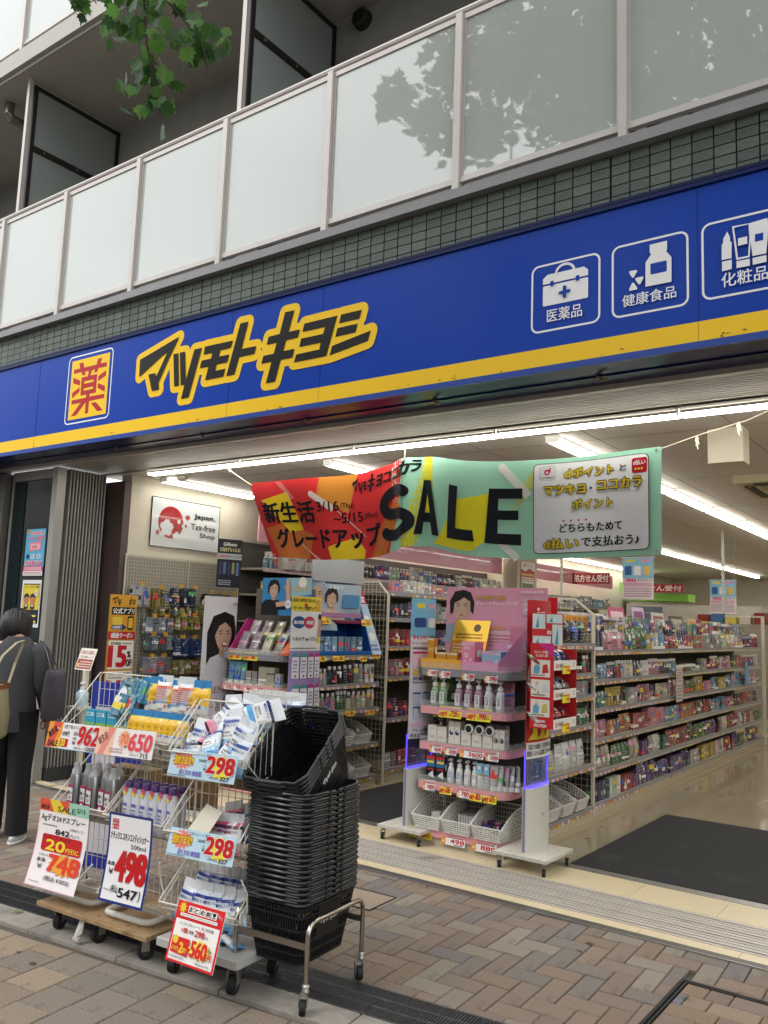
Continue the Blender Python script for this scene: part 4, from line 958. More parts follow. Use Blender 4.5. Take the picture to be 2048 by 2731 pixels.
mb = MB(); mb.box(-6.7, 0, 0, -3.9, .5, 2.1, C(0xC4BFB4)); mb.build('body', PAINTC, gp)
mb = MB(); mb.box(-6.75, -.02, 2.17, -5.35, .5, 2.33, C(0x86C048)); mb.build('green_header', PAINTC, gp)
mb = MB(); mb.box(-6.74, -.3, 2.33, -6.5, -.28, 2.56, C(0x86C048)); mb.build('green_panel', PAINTC, gp)
mb = MB(); mb.box(-6.6, -.02, 1.2, -5.9, -.002, 2.05, C(0x6F7884)); mb.box(-6.5, -.03, 1.9, -6.0, -.021, 1.93, C(0x9AA2AC)); mb.build('shutter_panel', PAINTC, gp)
mb = MB(); mb.box(-5.2, -1.2, 0, -1.4, -.6, 1.72, C(0x9A9284)); mb.build('back_cabinet', PAINTC, gp)
mb = MB()
for i in range(14): mb.box(-5.1+i*.26, -1.15, 1.72, -4.9+i*.26, -.9, 1.84+.05*(i % 3), C([0xC9C2B4, 0x8A2F2A, 0x3E6C9C, 0xD8C35A][i % 4]))
mb.build('box_row', PRINT, gp)
# ================================================================= GOODS
def vs_box(mb, w, d, h, col=WHITE): mb.box(-w/2, -d/2, 0, w/2, d/2, h, col)
PROTO = {}
def make_protos():
    def fin(name, mb, mats, sm=False):
        me = mb.build_mesh(name, mats, sm); PROTO[name] = me
        if sm: smooth_by_angle(me, 40)
    P = [PACK, PLASTIC]; F = [FOIL, PLASTIC]
    m = MB(); m.cbox(-.03, -.022, 0, .03, .022, .12, .002); fin('carton', m, P)
    m = MB(); m.lathe([(.026, 0), (.028, .006), (.028, .095), (.022, .112), (.012, .12)], n=12, sy=.75); m.mi = 1
    m.lathe([(.013, .12), (.0135, .122), (.0135, .145), (.011, .148)], C(0xECEAE4), 10); fin('bottle', m, P, True)
    m = MB(); m.lathe([(.027, 0), (.029, .005), (.029, .09), (.02, .105), (.012, .108)], n=12, sy=.8); m.mi = 1
    m.lathe([(.015, .108), (.015, .122), (.006, .124), (.005, .14), (.013, .142), (.013, .152), (.008, .155)], C(0xF0EFEB), 10); m.box(-.006, -.034, .142, .006, 0, .15, C(0xF0EFEB)); fin('pump_bottle', m, P, True)
    m = MB(); rows = []
    for z, w, t_ in ((.0, .019, .019), (.025, .02, .018), (.09, .026, .009), (.135, .029, .002), (.145, .029, .001)):
        rows.append([(w*math.cos(2*math.pi*k/10), t_*math.sin(2*math.pi*k/10), z) for k in range(10)])
    m.loft(rows[1:]); m.mi = 1; m.loft([rows[0], [(x*1.0, y*1.0, .024) for x, y, z in rows[1]]], C(0xF0EFEB)); fin('tube', m, P, True)
    def pillow(name, w, h, t0, t1, mats, flat_top=.012):
        m = MB(); rows = []
        for z, k, wd in ((0, .5, 1), (.06, .9, .99), (.3, 1, .95), (.6, .75, .97), (.86, .32, 1), (.9, .05, 1), (1, .04, 1)):
            ring = []
            for q in range(12):
                a = 2*math.pi*q/12; c_, s__ = math.cos(a), math.sin(a)
                ring.append((w/2*wd*(abs(c_)**.6)*(1 if c_ > 0 else -1), t0/2*k*(abs(s__)**.8)*(1 if s__ > 0 else -1)+.002*math.sin(q*2.7+z*9), z*h))
            rows.append(ring)
        m.loft(rows); fin(name, m, mats, True)
    pillow('pouch', .085, .135, .03, .01, F); pillow('refill_pack', .1, .17, .045, .01, F)
    m = MB(); rows = []
    for z, k, wd in ((0, .04, 1), (.07, .06, 1), (.16, .7, .96), (.5, 1, .9), (.84, .7, .96), (.93, .06, 1), (1, .04, 1)):
        ring = []
        for q in range(12):
            a = 2*math.pi*q/12; c_, s__ = math.cos(a), math.sin(a)
            ring.append((.06*wd*(abs(c_)**.6)*(1 if c_ > 0 else -1), .028*k*(abs(s__)**.8)*(1 if s__ > 0 else -1)+.002*math.sin(q*2.1+z*7), z*.16))
        rows.append(ring)
    m.loft(rows); fin('snack_bag', m, F, True)
    m = MB(); m.lathe([(.033, 0), (.034, .003), (.034, .035)], n=14); m.mi = 1; m.lathe([(.035, .035), (.035, .052), (.033, .055)], C(0xE9E6DF), 14); fin('jar', m, P, True)
    m = MB(); m.box(-.035, -.002, 0, .035, 0, .15); m.box(-.022, -.022, .012, .022, -.002, .085); m.mi = 1; m.box(-.012, -.0035, .13, .012, -.0021, .137, C(0x333333)); fin('blister_pack', m, P)
    m = MB(); m.lathe([(.022, 0), (.024, .004), (.024, .125), (.018, .135)], n=12); m.mi = 1; m.lathe([(.0185, .135), (.0185, .165), (.016, .17)], C(0xD9D9DB), 12); fin('spray_can', m, P, True)
make_protos()
SIZE = dict(carton=(.062, .046, .122), bottle=(.058, .046, .15), pump_bottle=(.062, .055, .156), tube=(.06, .042, .146), pouch=(.088, .034, .136), refill_pack=(.104, .05, .172), snack_bag=(.122, .058, .162), jar=(.072, .072, .056), blister_pack=(.072, .026, .152), spray_can=(.05, .05, .172))
KW = dict(carton='carton', bottle='bottle', pump_bottle='pump bottle', tube='tube', pouch='pouch', refill_pack='refill pack', snack_bag='bag', jar='jar', blister_pack='hanging pack', spray_can='spray can')
NAMEK = dict(carton='product_carton', bottle='product_bottle', pump_bottle='pump_bottle', tube='cosmetic_tube', pouch='product_pouch', refill_pack='refill_pack', snack_bag='snack_bag', jar='cream_jar', blister_pack='hanging_pack', spray_can='spray_can')
HUES = [('white', 0xE6E6E2), ('red', 0xB8242A), ('navy', 0x24356E), ('sky blue', 0x6FB3D9), ('yellow', 0xE3C53A), ('green', 0x3F8A4C), ('pink', 0xE58FAE), ('black', 0x232326), ('silver', 0xB5B7BA), ('orange', 0xDB7A2C), ('purple', 0x6B4A91), ('teal', 0x2F8E92), ('cream', 0xE3D8B8), ('brown', 0x6E4630), ('magenta', 0xB92A72), ('pale green', 0xA9CFA0)]
HD = dict(HUES); ORD = ['bottom', 'second', 'third', 'fourth', 'fifth', 'sixth', 'top']
USED = {}; CNT = {}
OVER = {}
def goods(kind, label, pos, th, s=1.0, hue='white', group=None, tilt=0, roll_=0, sc3=None, hexc=None):
    nm = NAMEK[kind]
    cc = C(hexc if hexc is not None else HD[hue], k=rnd.uniform(.45, .85)); gm = (cc[0]+cc[1]+cc[2])/3; cc = tuple(gm*.18+v*.82 for v in cc[:3])+(1,)
    o = link(PROTO[kind], nm, None, pos, (tilt, roll_, th), sc3 or s, cc)
    tag(o, label, KW[kind], group); CNT[nm] = CNT.get(nm, 0)+1
    return o
def fill(where, shelf, O, u, n, length, hmax, kinds, hues, depth=1, gap=.004, run=(2, 4), dy=.02, jitter=.05, dense=1):
    """stand runs of alike goods along a shelf; each run has a look of its own"""
    th = math.atan2(n[0], -n[1]); s = .01; prev = 'the end'; guard = 0
    while s < length-.03 and guard < 400:
        guard += 1
        k = rnd.choice(kinds); w, d, h = SIZE[k]; fit = hmax*rnd.uniform(.72, .97)/h
        f = min(fit, rnd.uniform(.95, 1.45)); kx = f*rnd.uniform(.85, 1.1)
        hue = rnd.choice(hues); tries = 0
        while (where, shelf, hue, k, prev) in USED and tries < 40: hue = rnd.choice(HUES)[0]; k = rnd.choice(kinds); tries += 1
        w, d, h = SIZE[k]; f = min(hmax*rnd.uniform(.72, .97)/h, f)
        USED[(where, shelf, hue, k, prev)] = 1
        lab = '%s %s on the %s shelf of %s, next to %s' % (hue, KW[k], shelf, where, prev)
        if len(lab.split()) > 16: lab = '%s %s, %s shelf of %s, by %s' % (hue, KW[k], shelf, where.replace('the ', ''), prev.replace('the ', ''))
        grp = '%s %s by %s, %s shelf, %s' % (hue, KW[k]+'s', prev, shelf, where)
        m_ = rnd.randint(*run); placed = 0
        for i in range(m_):
            if s+w*kx > length: break
            for q in range(depth):
                c = s+w*kx/2; off = -(dy+d*f/2+q*(d*f+.006))
                p = (O[0]+u[0]*c+n[0]*off, O[1]+u[1]*c+n[1]*off, O[2])
                goods(k, lab, p, th+rnd.uniform(-jitter, jitter), 1, hue, grp, sc3=(kx, f, f), tilt=R(rnd.uniform(-4, 1)) if k in ('pouch', 'refill_pack', 'snack_bag') else 0)
            placed += 1; s += w*kx+gap
        s += rnd.uniform(.0, .02)
        if placed: prev = 'the %s %s' % (hue, KW[k]+('s' if KW[k][-1] != 's' else ''))
        else: s += .02
# price cards --------------------------------------------------------------
PT = []
def ptag(yellow, price, w=.056, h=.036):
    s_ = Sheet((0, 0, 0), step=.00025); s_.board(w, h, .001, C(0xF0E045) if yellow else C(0xEFEFEC), -w/2, 0)
    rc = C(0xC7252C)
    if yellow: s_.rect(-w/2+.001, h*.8, w/2-.001, h*.98, C(0xE0682F)); s_.text(str(price), -w*.1, h*.18, w*.42, h*.66, rc, .06); s_.rect(-w*.45, h*.2, -w*.16, h*.6, C(0xD8452C))
    else: s_.rect(-w/2+.001, .001, -w*.3, h-.001, C(0xE39A5A)); s_.text(str(price), -w*.15, h*.12, w*.45, h*.52, rc, .05); s_.small(-w*.25, h*.6, w*.42, h*.92, 2, C(0x55555A))
    return s_.build_mesh('price_tag', PRINT)
TAGW = [ptag(0, p) for p in (148, 238, 118, 698, 155, 202, 458, 398)]; TAGY = [ptag(1, p) for p in (118, 798, 1280, 258)]
def narrow_tag(yellow):
    s_ = Sheet((0, 0, 0), step=.00025); s_.board(.028, .036, .001, C(0xECDC4A) if yellow else C(0xDAD7D2), -.014, 0)
    s_.small(-.011, .004, .011, .014, 1, C(0xB5333A)); s_.small(-.011, .018, .011, .033, 2, C(0x4A4A50)); return s_.build_mesh('price_tag', PRINT)
TAGN = [narrow_tag(0), narrow_tag(0), narrow_tag(1)]
RAILG = mat('price_rail', C(0x8F9196), .35, noise=.05, nscale=9)
SHELFM = mat('shelf_enamel', C(0xA8A090), .45, noise=.03, nscale=8)
BACKM = mat('shelf_back', C(0x6A6358), .6)
PINKR = mat('pink_rail', C(0xE9A3A9), .4)
KICK = mat('kick_plate', C(0xC6BAA0), .4, noise=.04, nscale=8)
def shelves(root, O, u, n, L, zs, dep=.38, railm=None, tags=True, base=True, big_until=1.2, tagfreq=1.0, ytag=.25):
    """shelf boards with price rails; O = left end of the front edge at floor level, u = to the right, n = towards the shopper"""
    th = math.atan2(n[0], -n[1])
    for i, z in enumerate(zs):
        sh_ = bpy.data.objects.new('shelf', None)
        mb = MB(); mb.box(0, .006, -.022, L, dep, 0, WHITE); o = link(mb.build_mesh('shelf', SHELFM), 'shelf', root, (O[0], O[1], z), th)
        bpy.data.objects.remove(sh_)
        mb = MB(); mb.box(0, 0, -.042, L, .005, .002); link(mb.build_mesh('price_rail', railm or RAILG), 'price_rail', o)
        if tags:
            s = .03
            while s < L-.03:
                big_ = s < big_until
                me = (rnd.choice(TAGY if rnd.random() < ytag else TAGW)) if big_ else rnd.choice(TAGN)
                if CNT.get('tag', 0) < 5000 and rnd.random() < tagfreq:
                    link(me, 'price_tag', o, (s+(.03 if big_ else .0), -.003, -.040+rnd.uniform(-.003, 0)), (R(-8), 0, 0), .95); CNT['tag'] = CNT.get('tag', 0)+1
                s += rnd.uniform(.065, .11) if big_ else rnd.uniform(.033, .06)
    if base:
        mb = MB(); mb.box(0, .012, -.004, L, dep, zs[0]-.04); link(mb.build_mesh('kick_plate', KICK), 'kick_plate', root, (O[0], O[1], 0), th)
def grid_panel(root, pts_outline, O, u, pitch=.05, r_=.0019, rf=.0085, name='wire_grid'):
    """welded wire panel; outline in (s, z) with vertical sides, clipped"""
    def P(s, z): return (O[0]+u[0]*s, O[1]+u[1]*s, z)
    mb = MB(); xs_ = [p[0] for p in pts_outline]; zs_ = [p[1] for p in pts_outline]
    def seg(s0, z0, s1, z1):
        # clip the segment by the convex outline
        a, b = 0.0, 1.0; n_ = len(pts_outline); ar = sum(pts_outline[i][0]*pts_outline[(i+1) % n_][1]-pts_outline[(i+1) % n_][0]*pts_outline[i][1] for i in range(n_))
        sg_ = 1 if ar > 0 else -1
        for i in range(n_):
            p, q = pts_outline[i], pts_outline[(i+1) % n_]; ex, ey = q[0]-p[0], q[1]-p[1]
            d0 = sg_*(ex*(z0-p[1])-ey*(s0-p[0])); d1 = sg_*(ex*(z1-p[1])-ey*(s1-p[0]))
            if d0 < 0 and d1 < 0: return
            if d0 < 0: a = max(a, d0/(d0-d1))
            elif d1 < 0: b = min(b, d0/(d0-d1))
        if b-a > .01: mb.tube([P(s0+(s1-s0)*a, z0+(z1-z0)*a), P(s0+(s1-s0)*b, z0+(z1-z0)*b)], r_, n=4)
    s = min(xs_)+pitch
    while s < max(xs_): seg(s, min(zs_), s, max(zs_)); s += pitch
    z = min(zs_)+pitch
    while z < max(zs_): seg(min(xs_), z, max(xs_), z); z += pitch
    mb.build(name, mat('wire_cream', C(0xD9D2C0), .4), root)
    if rf:
        mb = MB(); mb.tube([P(*p) for p in pts_outline], rf, n=4, closed=True); mb.build('panel_frame', mat('frame_cream', C(0xDDD5C2), .4), root)

# ---- right-hand long aisle rack --------------------------------------------------
lr = thing('aisle_shelf_rack', 'long six-tier shelf rack full of goods running down the right-hand aisle', 'shelf rack')
ZS = [.10, .36, .62, .87, 1.11, 1.36]
shelves(lr, (-2.79, 6.9), (0, 1), (1, 0), 2.05, ZS, big_until=1.1, ytag=.3)
shelves(lr, (-2.79, 8.96), (0, 1), (1, 0), 4.2, ZS, big_until=0, ytag=.3)
mb = MB(); mb.box(-3.2, 6.9, 0, -3.18, 13.15, 1.6); mb.build('back_panel', BACKM, lr)
mb = MB(); mb.box(-2.80, 6.86, 0, -2.775, 6.885, 1.66); mb.tube([(-2.787, 6.872, 1.66), (-2.95, 6.872, 1.79)], .011, n=4); mb.box(-3.35, 6.86, 1.78, -2.95, 6.88, 1.80); mb.build('end_post', mat('frame_cream', C(0xDDD5C2), .4), lr)
grid_panel(lr, [(0, .05), (.55, .05), (.55, 1.78), (.16, 1.78), (0, 1.66)], (-2.787, 6.872), (-1, 0), rf=0)
mb = MB(); mb.box(-2.80, 13.14, 0, -2.76, 13.18, 1.8); mb.box(-3.3, 13.14, 1.78, -2.8, 13.16, 1.8); mb.build('end_post', mat('frame_cream', C(0xDDD5C2), .4), lr)
W1 = 'the long aisle rack'
allh = [h for h, _ in HUES]
rowk = [(['snack_bag', 'refill_pack', 'carton'], ['white', 'green', 'purple', 'orange', 'red', 'yellow', 'navy']), (['snack_bag', 'refill_pack', 'carton'], ['green', 'white', 'red', 'cream', 'purple', 'black']),
        (['carton', 'snack_bag', 'pouch'], ['red', 'white', 'pink', 'brown', 'orange', 'sky blue']), (['pouch', 'carton', 'tube', 'blister_pack'], allh),
        (['bottle', 'pouch', 'carton', 'jar'], allh), (['carton', 'tube', 'bottle', 'pouch'], allh)]
for i, z in enumerate(ZS):
    hm = (ZS[i+1]-z-.05) if i < 5 else .26
    fill(W1, ORD[i] if i < 5 else 'top', (-2.79, 6.95, z+.001), (0, 1), (1, 0), 6.1, hm, rowk[i][0], rowk[i][1], depth=1, run=(2, 5))
mb = MB(); mb.box(-3.14, 7.2, 1.362, -2.96, 13.0, 1.50, C(0x8A8276)); o = mb.build('display_riser', PAINTC); tag(o, 'low grey riser step along the top of the long aisle rack', 'riser')
fill('the grey riser', 'top', (-2.96, 7.25, 1.501), (0, 1), (1, 0), 5.7, .22, ['carton', 'pouch', 'tube', 'blister_pack', 'bottle'], allh, run=(2, 4))
# display backs on top of it
def disp(s_, w, h):
    s_.rect(0, 0, w, h, s_.bgc); s_.rrect(w*.1, h*.55, w*.9, h*.9, .01, s_.fg); s_.small(w*.1, h*.1, w*.9, h*.5, 4, C(0x5A4A50))
for i, (y, w, h, bgc, fg, lab) in enumerate(((7.95, .42, .4, 0xC44A78, 0xF0D0DA, 'magenta cosmetics display back on top of the aisle rack'), (8.6, .35, .42, 0xD7C2DC, 0x8E3F86, 'lilac display back beside the magenta one on the aisle rack'), (9.2, .4, .38, 0xCFCBC2, 0x9A3A3A, 'grey leaflet display on top of the aisle rack'), (9.8, .5, .36, 0x5B5145, 0xC9BFA6, 'brown display box on top of the aisle rack'), (10.5, .5, .34, 0xDCC98A, 0xE8A06A, 'yellow handwritten display board on top of the aisle rack'))):
    s_ = Sheet((0, 0, 0), YD, ZU); s_.bgc = C(bgc); s_.fg = C(fg); s_.board(w, h, .01, C(bgc)); disp(s_, w, h)
    o = s_.build('display_board', PRINT); o.location = (-3.02, y, 1.362); o.rotation_euler = (0, R(-8), 0); tag(o, lab, 'display board')
for i, (y, bgc, fg) in enumerate(((7.62, 0xF0D23A, 0xF3EDE2), (11.3, 0xE9E6DC, 0xC9CF4A))):
    t_ = thing('sloping_display', ['yellow-edged sloping white counter display on the top shelf', 'large white sloping counter display near the far end of the rack'][i], 'display stand', (-2.83, y, 1.363))
    w = .34 if i == 0 else .9
    mb = MB(); mb.mesh([(0, 0, 0), (0, w, 0), (-.3, w, .32), (-.3, 0, .32), (-.3, 0, 0), (-.3, w, 0)], [(0, 1, 2, 3), (0, 3, 4), (1, 5, 2), (3, 2, 5, 4)], C(fg)); mb.build('sloping_box', PRINT, t_)
    mb = MB(); mb.box(.001, 0, 0, .006, w, .03, C(bgc)); mb.build('front_strip', PRINT, t_)
    mb = MB()
    for q in range(int(w/.035)): mb.box(-.2, .012+q*.035, .25, -.09, .03+q*.035, .262, C(rnd.choice([0x2A2A2E, 0x8A4A8C, 0x4A7AAA, 0xC9C24A])), M=Matrix.Rotation(R(0), 4, 'Y'))
    mb.build('pencil_row', PRINT, t_)
s_ = Sheet((0, 0, 0), YD, ZU); s_.board(.16, .3, .002, C(0x3E97CF)); s_.text('グ', .05, .22, .11, .28, WHITE, .04); s_.text('ル', .05, .16, .11, .21, WHITE, .04); s_.text('コ', .05, .1, .11, .15, WHITE, .04); s_.text('サ', .05, .05, .11, .09, WHITE, .04); s_.text('ミン', .03, .01, .13, .045, WHITE, .04)
o = s_.build('shelf_wobbler', PRINT); o.location = (-2.75, 11.95, .88); tag(o, 'blue vertical shelf sign with white katakana near the far end of the rack', 'shelf sign')
def leaf(s_, w, h):
    s_.rect(0, 0, w, h, C(0xD9D4CE)); s_.small(w*.08, h*.55, w*.92, h*.95, 5, C(0xA04A5A)); s_.small(w*.08, h*.05, w*.92, h*.5, 5, C(0x6A6A70))
sheet_thing('hanging_leaflet', 'narrow printed leaflet hanging in front of the middle shelves of the long rack', 'leaflet', (-2.74, 8.98, .82), YD, ZU, .2, .36, leaf)

# ---- mid section on the right face between the end display and the wire panel --------
W2 = 'the end rack side'
mr = thing('side_shelf_rack', 'short shelf rack with wire baskets between the security gate and the long aisle rack', 'shelf rack')
ZM = [.10, .44, .77, 1.0, 1.18, 1.42]
shelves(mr, (-2.76, 5.62), (0, 1), (1, 0), 1.22, ZM, big_until=2, ytag=.35, dep=.36)
mb = MB(); mb.box(-3.2, 5.6, 0, -3.15, 6.85, 1.6); mb.build('back_panel', BACKM, mr)
kk = [None, (['blister_pack', 'refill_pack'], ['navy', 'sky blue', 'white']), (['tube', 'bottle', 'blister_pack'], ['white', 'green', 'sky blue']), (['jar', 'carton'], ['white', 'silver', 'yellow']), (['jar', 'bottle'], ['white', 'red', 'silver']), (['snack_bag', 'refill_pack'], ['black', 'yellow', 'orange'])]
for i, z in enumerate(ZM):
    if kk[i] is None: continue
    hm = (ZM[i+1]-z-.05) if i < 5 else .3
    fill(W2, ORD[i] if i < 5 else 'top', (-2.76, 5.64, z+.001), (0, 1), (1, 0), 1.18, hm, kk[i][0], kk[i][1], run=(2, 4))
# orange tray of bottles on top of the wire panel side
t_ = thing('orange_tray', 'orange plastic tray packed with small bottles on top behind the wire panel', 'tray', (-3.1, 6.95, 1.52))
mb = MB(); 
for q in range(12): mb.box(.0, q*.06, 0, .008, q*.06+.045, .13, C(0xE59A25))
mb.box(-.26, 0, -.01, .008, .74, 0, C(0xE59A25)); mb.box(.0, 0, .0, .009, .74, .03, C(0xE59A25)); mb.box(0, 0, .115, .01, .74, .14, C(0xEBA63A)); mb.build('tray_body', PLASTIC, t_)
mb = MB()
for q in range(11):
    for r2 in range(3): mb.lathe([(.022, 0), (.022, .12), (.01, .14), (.012, .165)], cols=[C(0xC77A2A), C(0x3E6C9C), C(0xF2F2F2), C(0xF2F2F2)], n=8, c=(-.03-r2*.07, .04+q*.065, 0))
mb.build('small_bottle', PLASTIC, t_)

# ---- white perforated baskets -----------------------------------------------------
def basket_mesh():
    mb = MB(); w, d, hb, hf = .235, .36, .19, .085; c_ = WHITE
    def wall(p0, p1, h0, h1, taper):
        a = Vector(p0); b = Vector(p1); L = (b-a).length; k = max(3, int(L/.021)); inn = Vector((0, 0, 0))
        ctr = Vector((0, -d/2+0, 0))
        def pt(t, z):
            q = a.lerp(b, t); zz = (h0+(h1-h0)*(t**1.0))*z; cc = Vector((0, 0, 0)); q2 = Vector((q.x*(1-.16*(1-z)), q.y*(1-.12*(1-z)), zz)); return q2
        for i in range(k+1):
            t0 = i/k
            mb.tube([pt(t0, 0), pt(t0, 1)], .0032, c_, 4, flat=.6)
        rows = 6
        for j in range(rows+1):
            z = j/rows; mb.tube([pt(q/6, z) for q in range(7)], .0034 if j < rows else .006, c_, 4)
    x, y = w/2, d/2
    wall((-x, -y, 0), (x, -y, 0), hf, hf, 0); wall((-x, y, 0), (x, y, 0), hb, hb, 0)
    def side(sx):
        mb2 = mb; k = 16
        def top(t): return hf+(hb-hf)*math.sin(min(1, t*1.25)*math.pi/2)
        def pt(t, z): yy = -y+2*y*t; return Vector((sx*x*(1-.16*(1-z)), yy*(1-.12*(1-z)), top(t)*z))
        for i in range(k+1): mb.tube([pt(i/k, 0), pt(i/k, 1)], .0032, c_, 4, flat=.6)
        for j in range(8): mb.tube([pt(q/8, min(1, j/7)) for q in range(9)], .0034 if j < 7 else .006, c_, 4)
    side(-1); side(1)
    mb.box(-x*.84, -y*.88, 0, x*.84, y*.88, .004, c_)
    return mb.build_mesh('white_basket', mat('white_basket_plastic', C(0xE9E6DE), .4))
WB = basket_mesh()
def wbasket(x, y, z, th, lab, grp, contents=None, s=1.0):
    o = link(WB, 'plastic_basket', None, (x, y, z), th, s); tag(o, lab, 'basket', grp); return o

# ---- centre end display -----------------------------------------------------------
cd = thing('end_display_rack', 'five-tier skincare end display rack with pink shelf edges between the two gates', 'shelf rack')
EX0, EX1, EY = -3.42, -2.72, 5.22
ZC = [.11, .43, .70, .95, 1.22]
def end_shelves(root, x0, x1, y, zs, dep=.36, pink=True):
    for i, z in enumerate(zs):
        mb = MB(); r_ = .09; P = [(x0, y+dep)]
        P += [(x0, y+.01)]; P += [(x0+.01, y)]
        for k in range(5): a = R(-90+90*k/4); P.append((x1-r_+r_*math.cos(a), y+r_+r_*math.sin(a)))
        P += [(x1, y+dep)]
        n_ = len(P); mb.mesh([(a, b, z-.018) for a, b in P]+[(a, b, z) for a, b in P], [tuple(range(n_))[::-1], tuple(range(n_, 2*n_))]+[(k, (k+1) % n_, n_+(k+1) % n_, n_+k) for k in range(n_)])
        o = mb.build('shelf', SHELFM, root)
        mb = MB(); Q = [(x0+.0, y-.004)]
        for k in range(5): a = R(-90+90*k/4); Q.append((x1-r_+(r_+.004)*math.cos(a), y+r_+(r_+.004)*math.sin(a)))
        Q.append((x1+.004, y+dep))
        mb.loft([[(a, b, z-.05) for a, b in Q], [(a, b, z+.004) for a, b in Q]], cap=False, closed=False); mb.build('price_rail', (PINKR if pink and i < len(zs)-1 else RAILG), o)
        mb = MB(); mb.loft([[(a*1.0+.0, b-.003, z-.005) for a, b in Q], [(a, b-.003, z+.045) for a, b in Q]], cap=False, closed=False)
        mb.build('clear_lip', CLEAR, o)
CLEAR = mat('clear_acrylic', C(0xE8ECEC), .08, alpha=.22, spec=.6)
end_shelves(cd, EX0, EX1, EY, ZC)
mb = MB(); mb.box(EX0+.01, EY+.35, 0, EX1-.01, EY+.38, 1.23); mb.build('back_panel', BACKM, cd)
mb = MB(); mb.cbox(EX0-.0, EY+.012, -.004, EX1-.02, EY+.36, .065, .004); mb.build('kick_plate', KICK, cd)
mb = MB()
for x in (EX0+.02, EX1-.03): mb.box(x, EY+.32, .1, x+.02, EY+.345, 1.25)
mb.build('upright', SHELFM, cd)
CARDN = [0]
def card(x, y, z, w, h, price, yellow, lab, tax=None, rot=0, n='price_card', tilt=-10, struck=None, parent=None):
    s_ = Sheet((0, 0, 0), step=.0003); bgc = C(0xF2E23E) if yellow else C(0xF1F0EE); s_.board(w, h, .001, bgc, -w/2, 0); rc = C(0xC8202A)
    if yellow:
        s_.rect(-w*.48, h*.78, w*.1, h*.95, C(0xE8A04A)); s_.text(str(price), w*.02, h*.14, w*.3, h*.6, rc, .06); s_.small(w*.32, h*.14, w*.47, h*.5, 2, C(0x5A3A20))
        s_.text(struck or '100円', -w*.46, h*.08, -w*.14, h*.5, C(0xD8402C), .06, slant=.15); s_.small(-w*.1, h*.62, w*.45, h*.9, 2, C(0x5E7A3A)); s_.text('￥', -w*.05, h*.15, w*.0, h*.4, rc, .04)
    else:
        s_.rect(-w*.5, 0, -w*.32, h, C(0xE89A4A)); s_.star(-w*.41, h*.7, h*.12, C(0xC8442A), 8); s_.circ(-w*.41, h*.3, h*.1, C(0xF3E2C0), 8)
        s_.text(str(price), -w*.12, h*.2, w*.46, h*.56, rc, .06); s_.small(-w*.27, h*.62, w*.44, h*.9, 2, C(0x6A6A70)); s_.small(w*.05, h*.03, w*.44, h*.17, 1, C(0x6A3A3A))
    o = s_.build(n, PRINT); o.location = (x, y, z); o.rotation_euler = (R(tilt), 0, rot); CARDN[0] += 1
    return tag(o, lab, 'price card')
wh = 'the end display'; CN = iter('one two three four five six seven eight nine ten eleven twelve thirteen fourteen fifteen sixteen seventeen eighteen'.split())
for x, z, w, h, pr, yl in ((-3.33, 1.165, .085, .07, 1600, 0), (-3.22, 1.16, .09, .07, 2380, 0), (-3.03, 1.155, .1, .075, 2280, 0), (-2.85, 1.15, .1, .075, 2980, 0),
                           (-3.17, .885, .185, .08, 720, 1), (-2.94, .885, .19, .085, 990, 1), (-3.28, .635, .1, .062, 3600, 0), (-3.16, .632, .1, .062, 2000, 0), (-2.99, .63, .19, .07, 3600, 0), (-2.83, .63, .1, .062, 2000, 0),
                           (-3.33, .37, .1, .07, 1800, 0), (-3.19, .362, .1, .075, 670, 1), (-3.05, .358, .1, .075, 780, 0), (-2.95, .352, .1, .075, 853, 1), (-2.84, .352, .1, .075, 673, 1),
                           (-3.39, .035, .19, .075, 461, 1), (-3.12, .03, .19, .075, 498, 0), (-2.88, .03, .19, .075, 880, 0)):
    s0 = {1.1: 'top', .8: 'fourth', .6: 'third', .3: 'second', .0: 'bottom'}[[q for q in (1.1, .8, .6, .3, .0) if z >= q][0]]
    pos = 'far left' if x < -3.29 else 'left of centre' if x < -3.175 else 'near the middle' if x < -3.1 else 'in the middle' if x < -2.97 else 'right of centre' if x < -2.9 else 'far right'
    card(x, EY-.012, z, w, h, pr, yl, '%s price card reading %s on the %s shelf edge, %s' % ('yellow' if yl else 'white', pr, s0, pos))
# pump foam bottles on the fourth shelf
def lathe_part(name, prof, m_, parent, col=WHITE, n=14, sy=1, cols=None, c=(0, 0, 0)):
    mb = MB(); mb.lathe(prof, col, n, sy=sy, cols=cols, c=c); me = mb.build_mesh(name, m_, True); smooth_by_angle(me, 45); return link(me, name, parent)
CLRP = mat('tinted_bottle', rough=.12, attr=True, coat=.5)
def pump(x, y, z, bc, cc_, lab, grp, text=None, s=1.0, lc=None):
    t_ = thing('pump_bottle', lab, 'bottle', (x, y, z), 0, grp); t_.scale = (s,)*3
    lathe_part('body', [(.026, 0), (.03, .006), (.03, .115), (.024, .135), (.015, .142)], CLRP, t_, C(bc), sy=.8)
    lathe_part('pump_head', [(.019, .142), (.0195, .165), (.017, .17), (.007, .171), (.0065, .19), (.016, .192), (.017, .206), (.012, .212)], PLASTIC, t_, C(cc_))
    mb = MB(); mb.box(-.007, -.036, .193, .007, 0, .204, C(cc_)); mb.build('nozzle', PLASTIC, t_)
    s_ = Sheet((-.02, -.0262, .02)); s_.board(.04, .085, .0005, C(lc or 0xE9E4E8)); s_.text(text or 'Biore', .006, .03, .034, .045, C(0x3A3550), .03, rot=90 if text is None else 0) if text != '' else None
    s_.small(.006, .05, .034, .08, 3, C(0x777788)); s_.build('label', PRINT, t_)
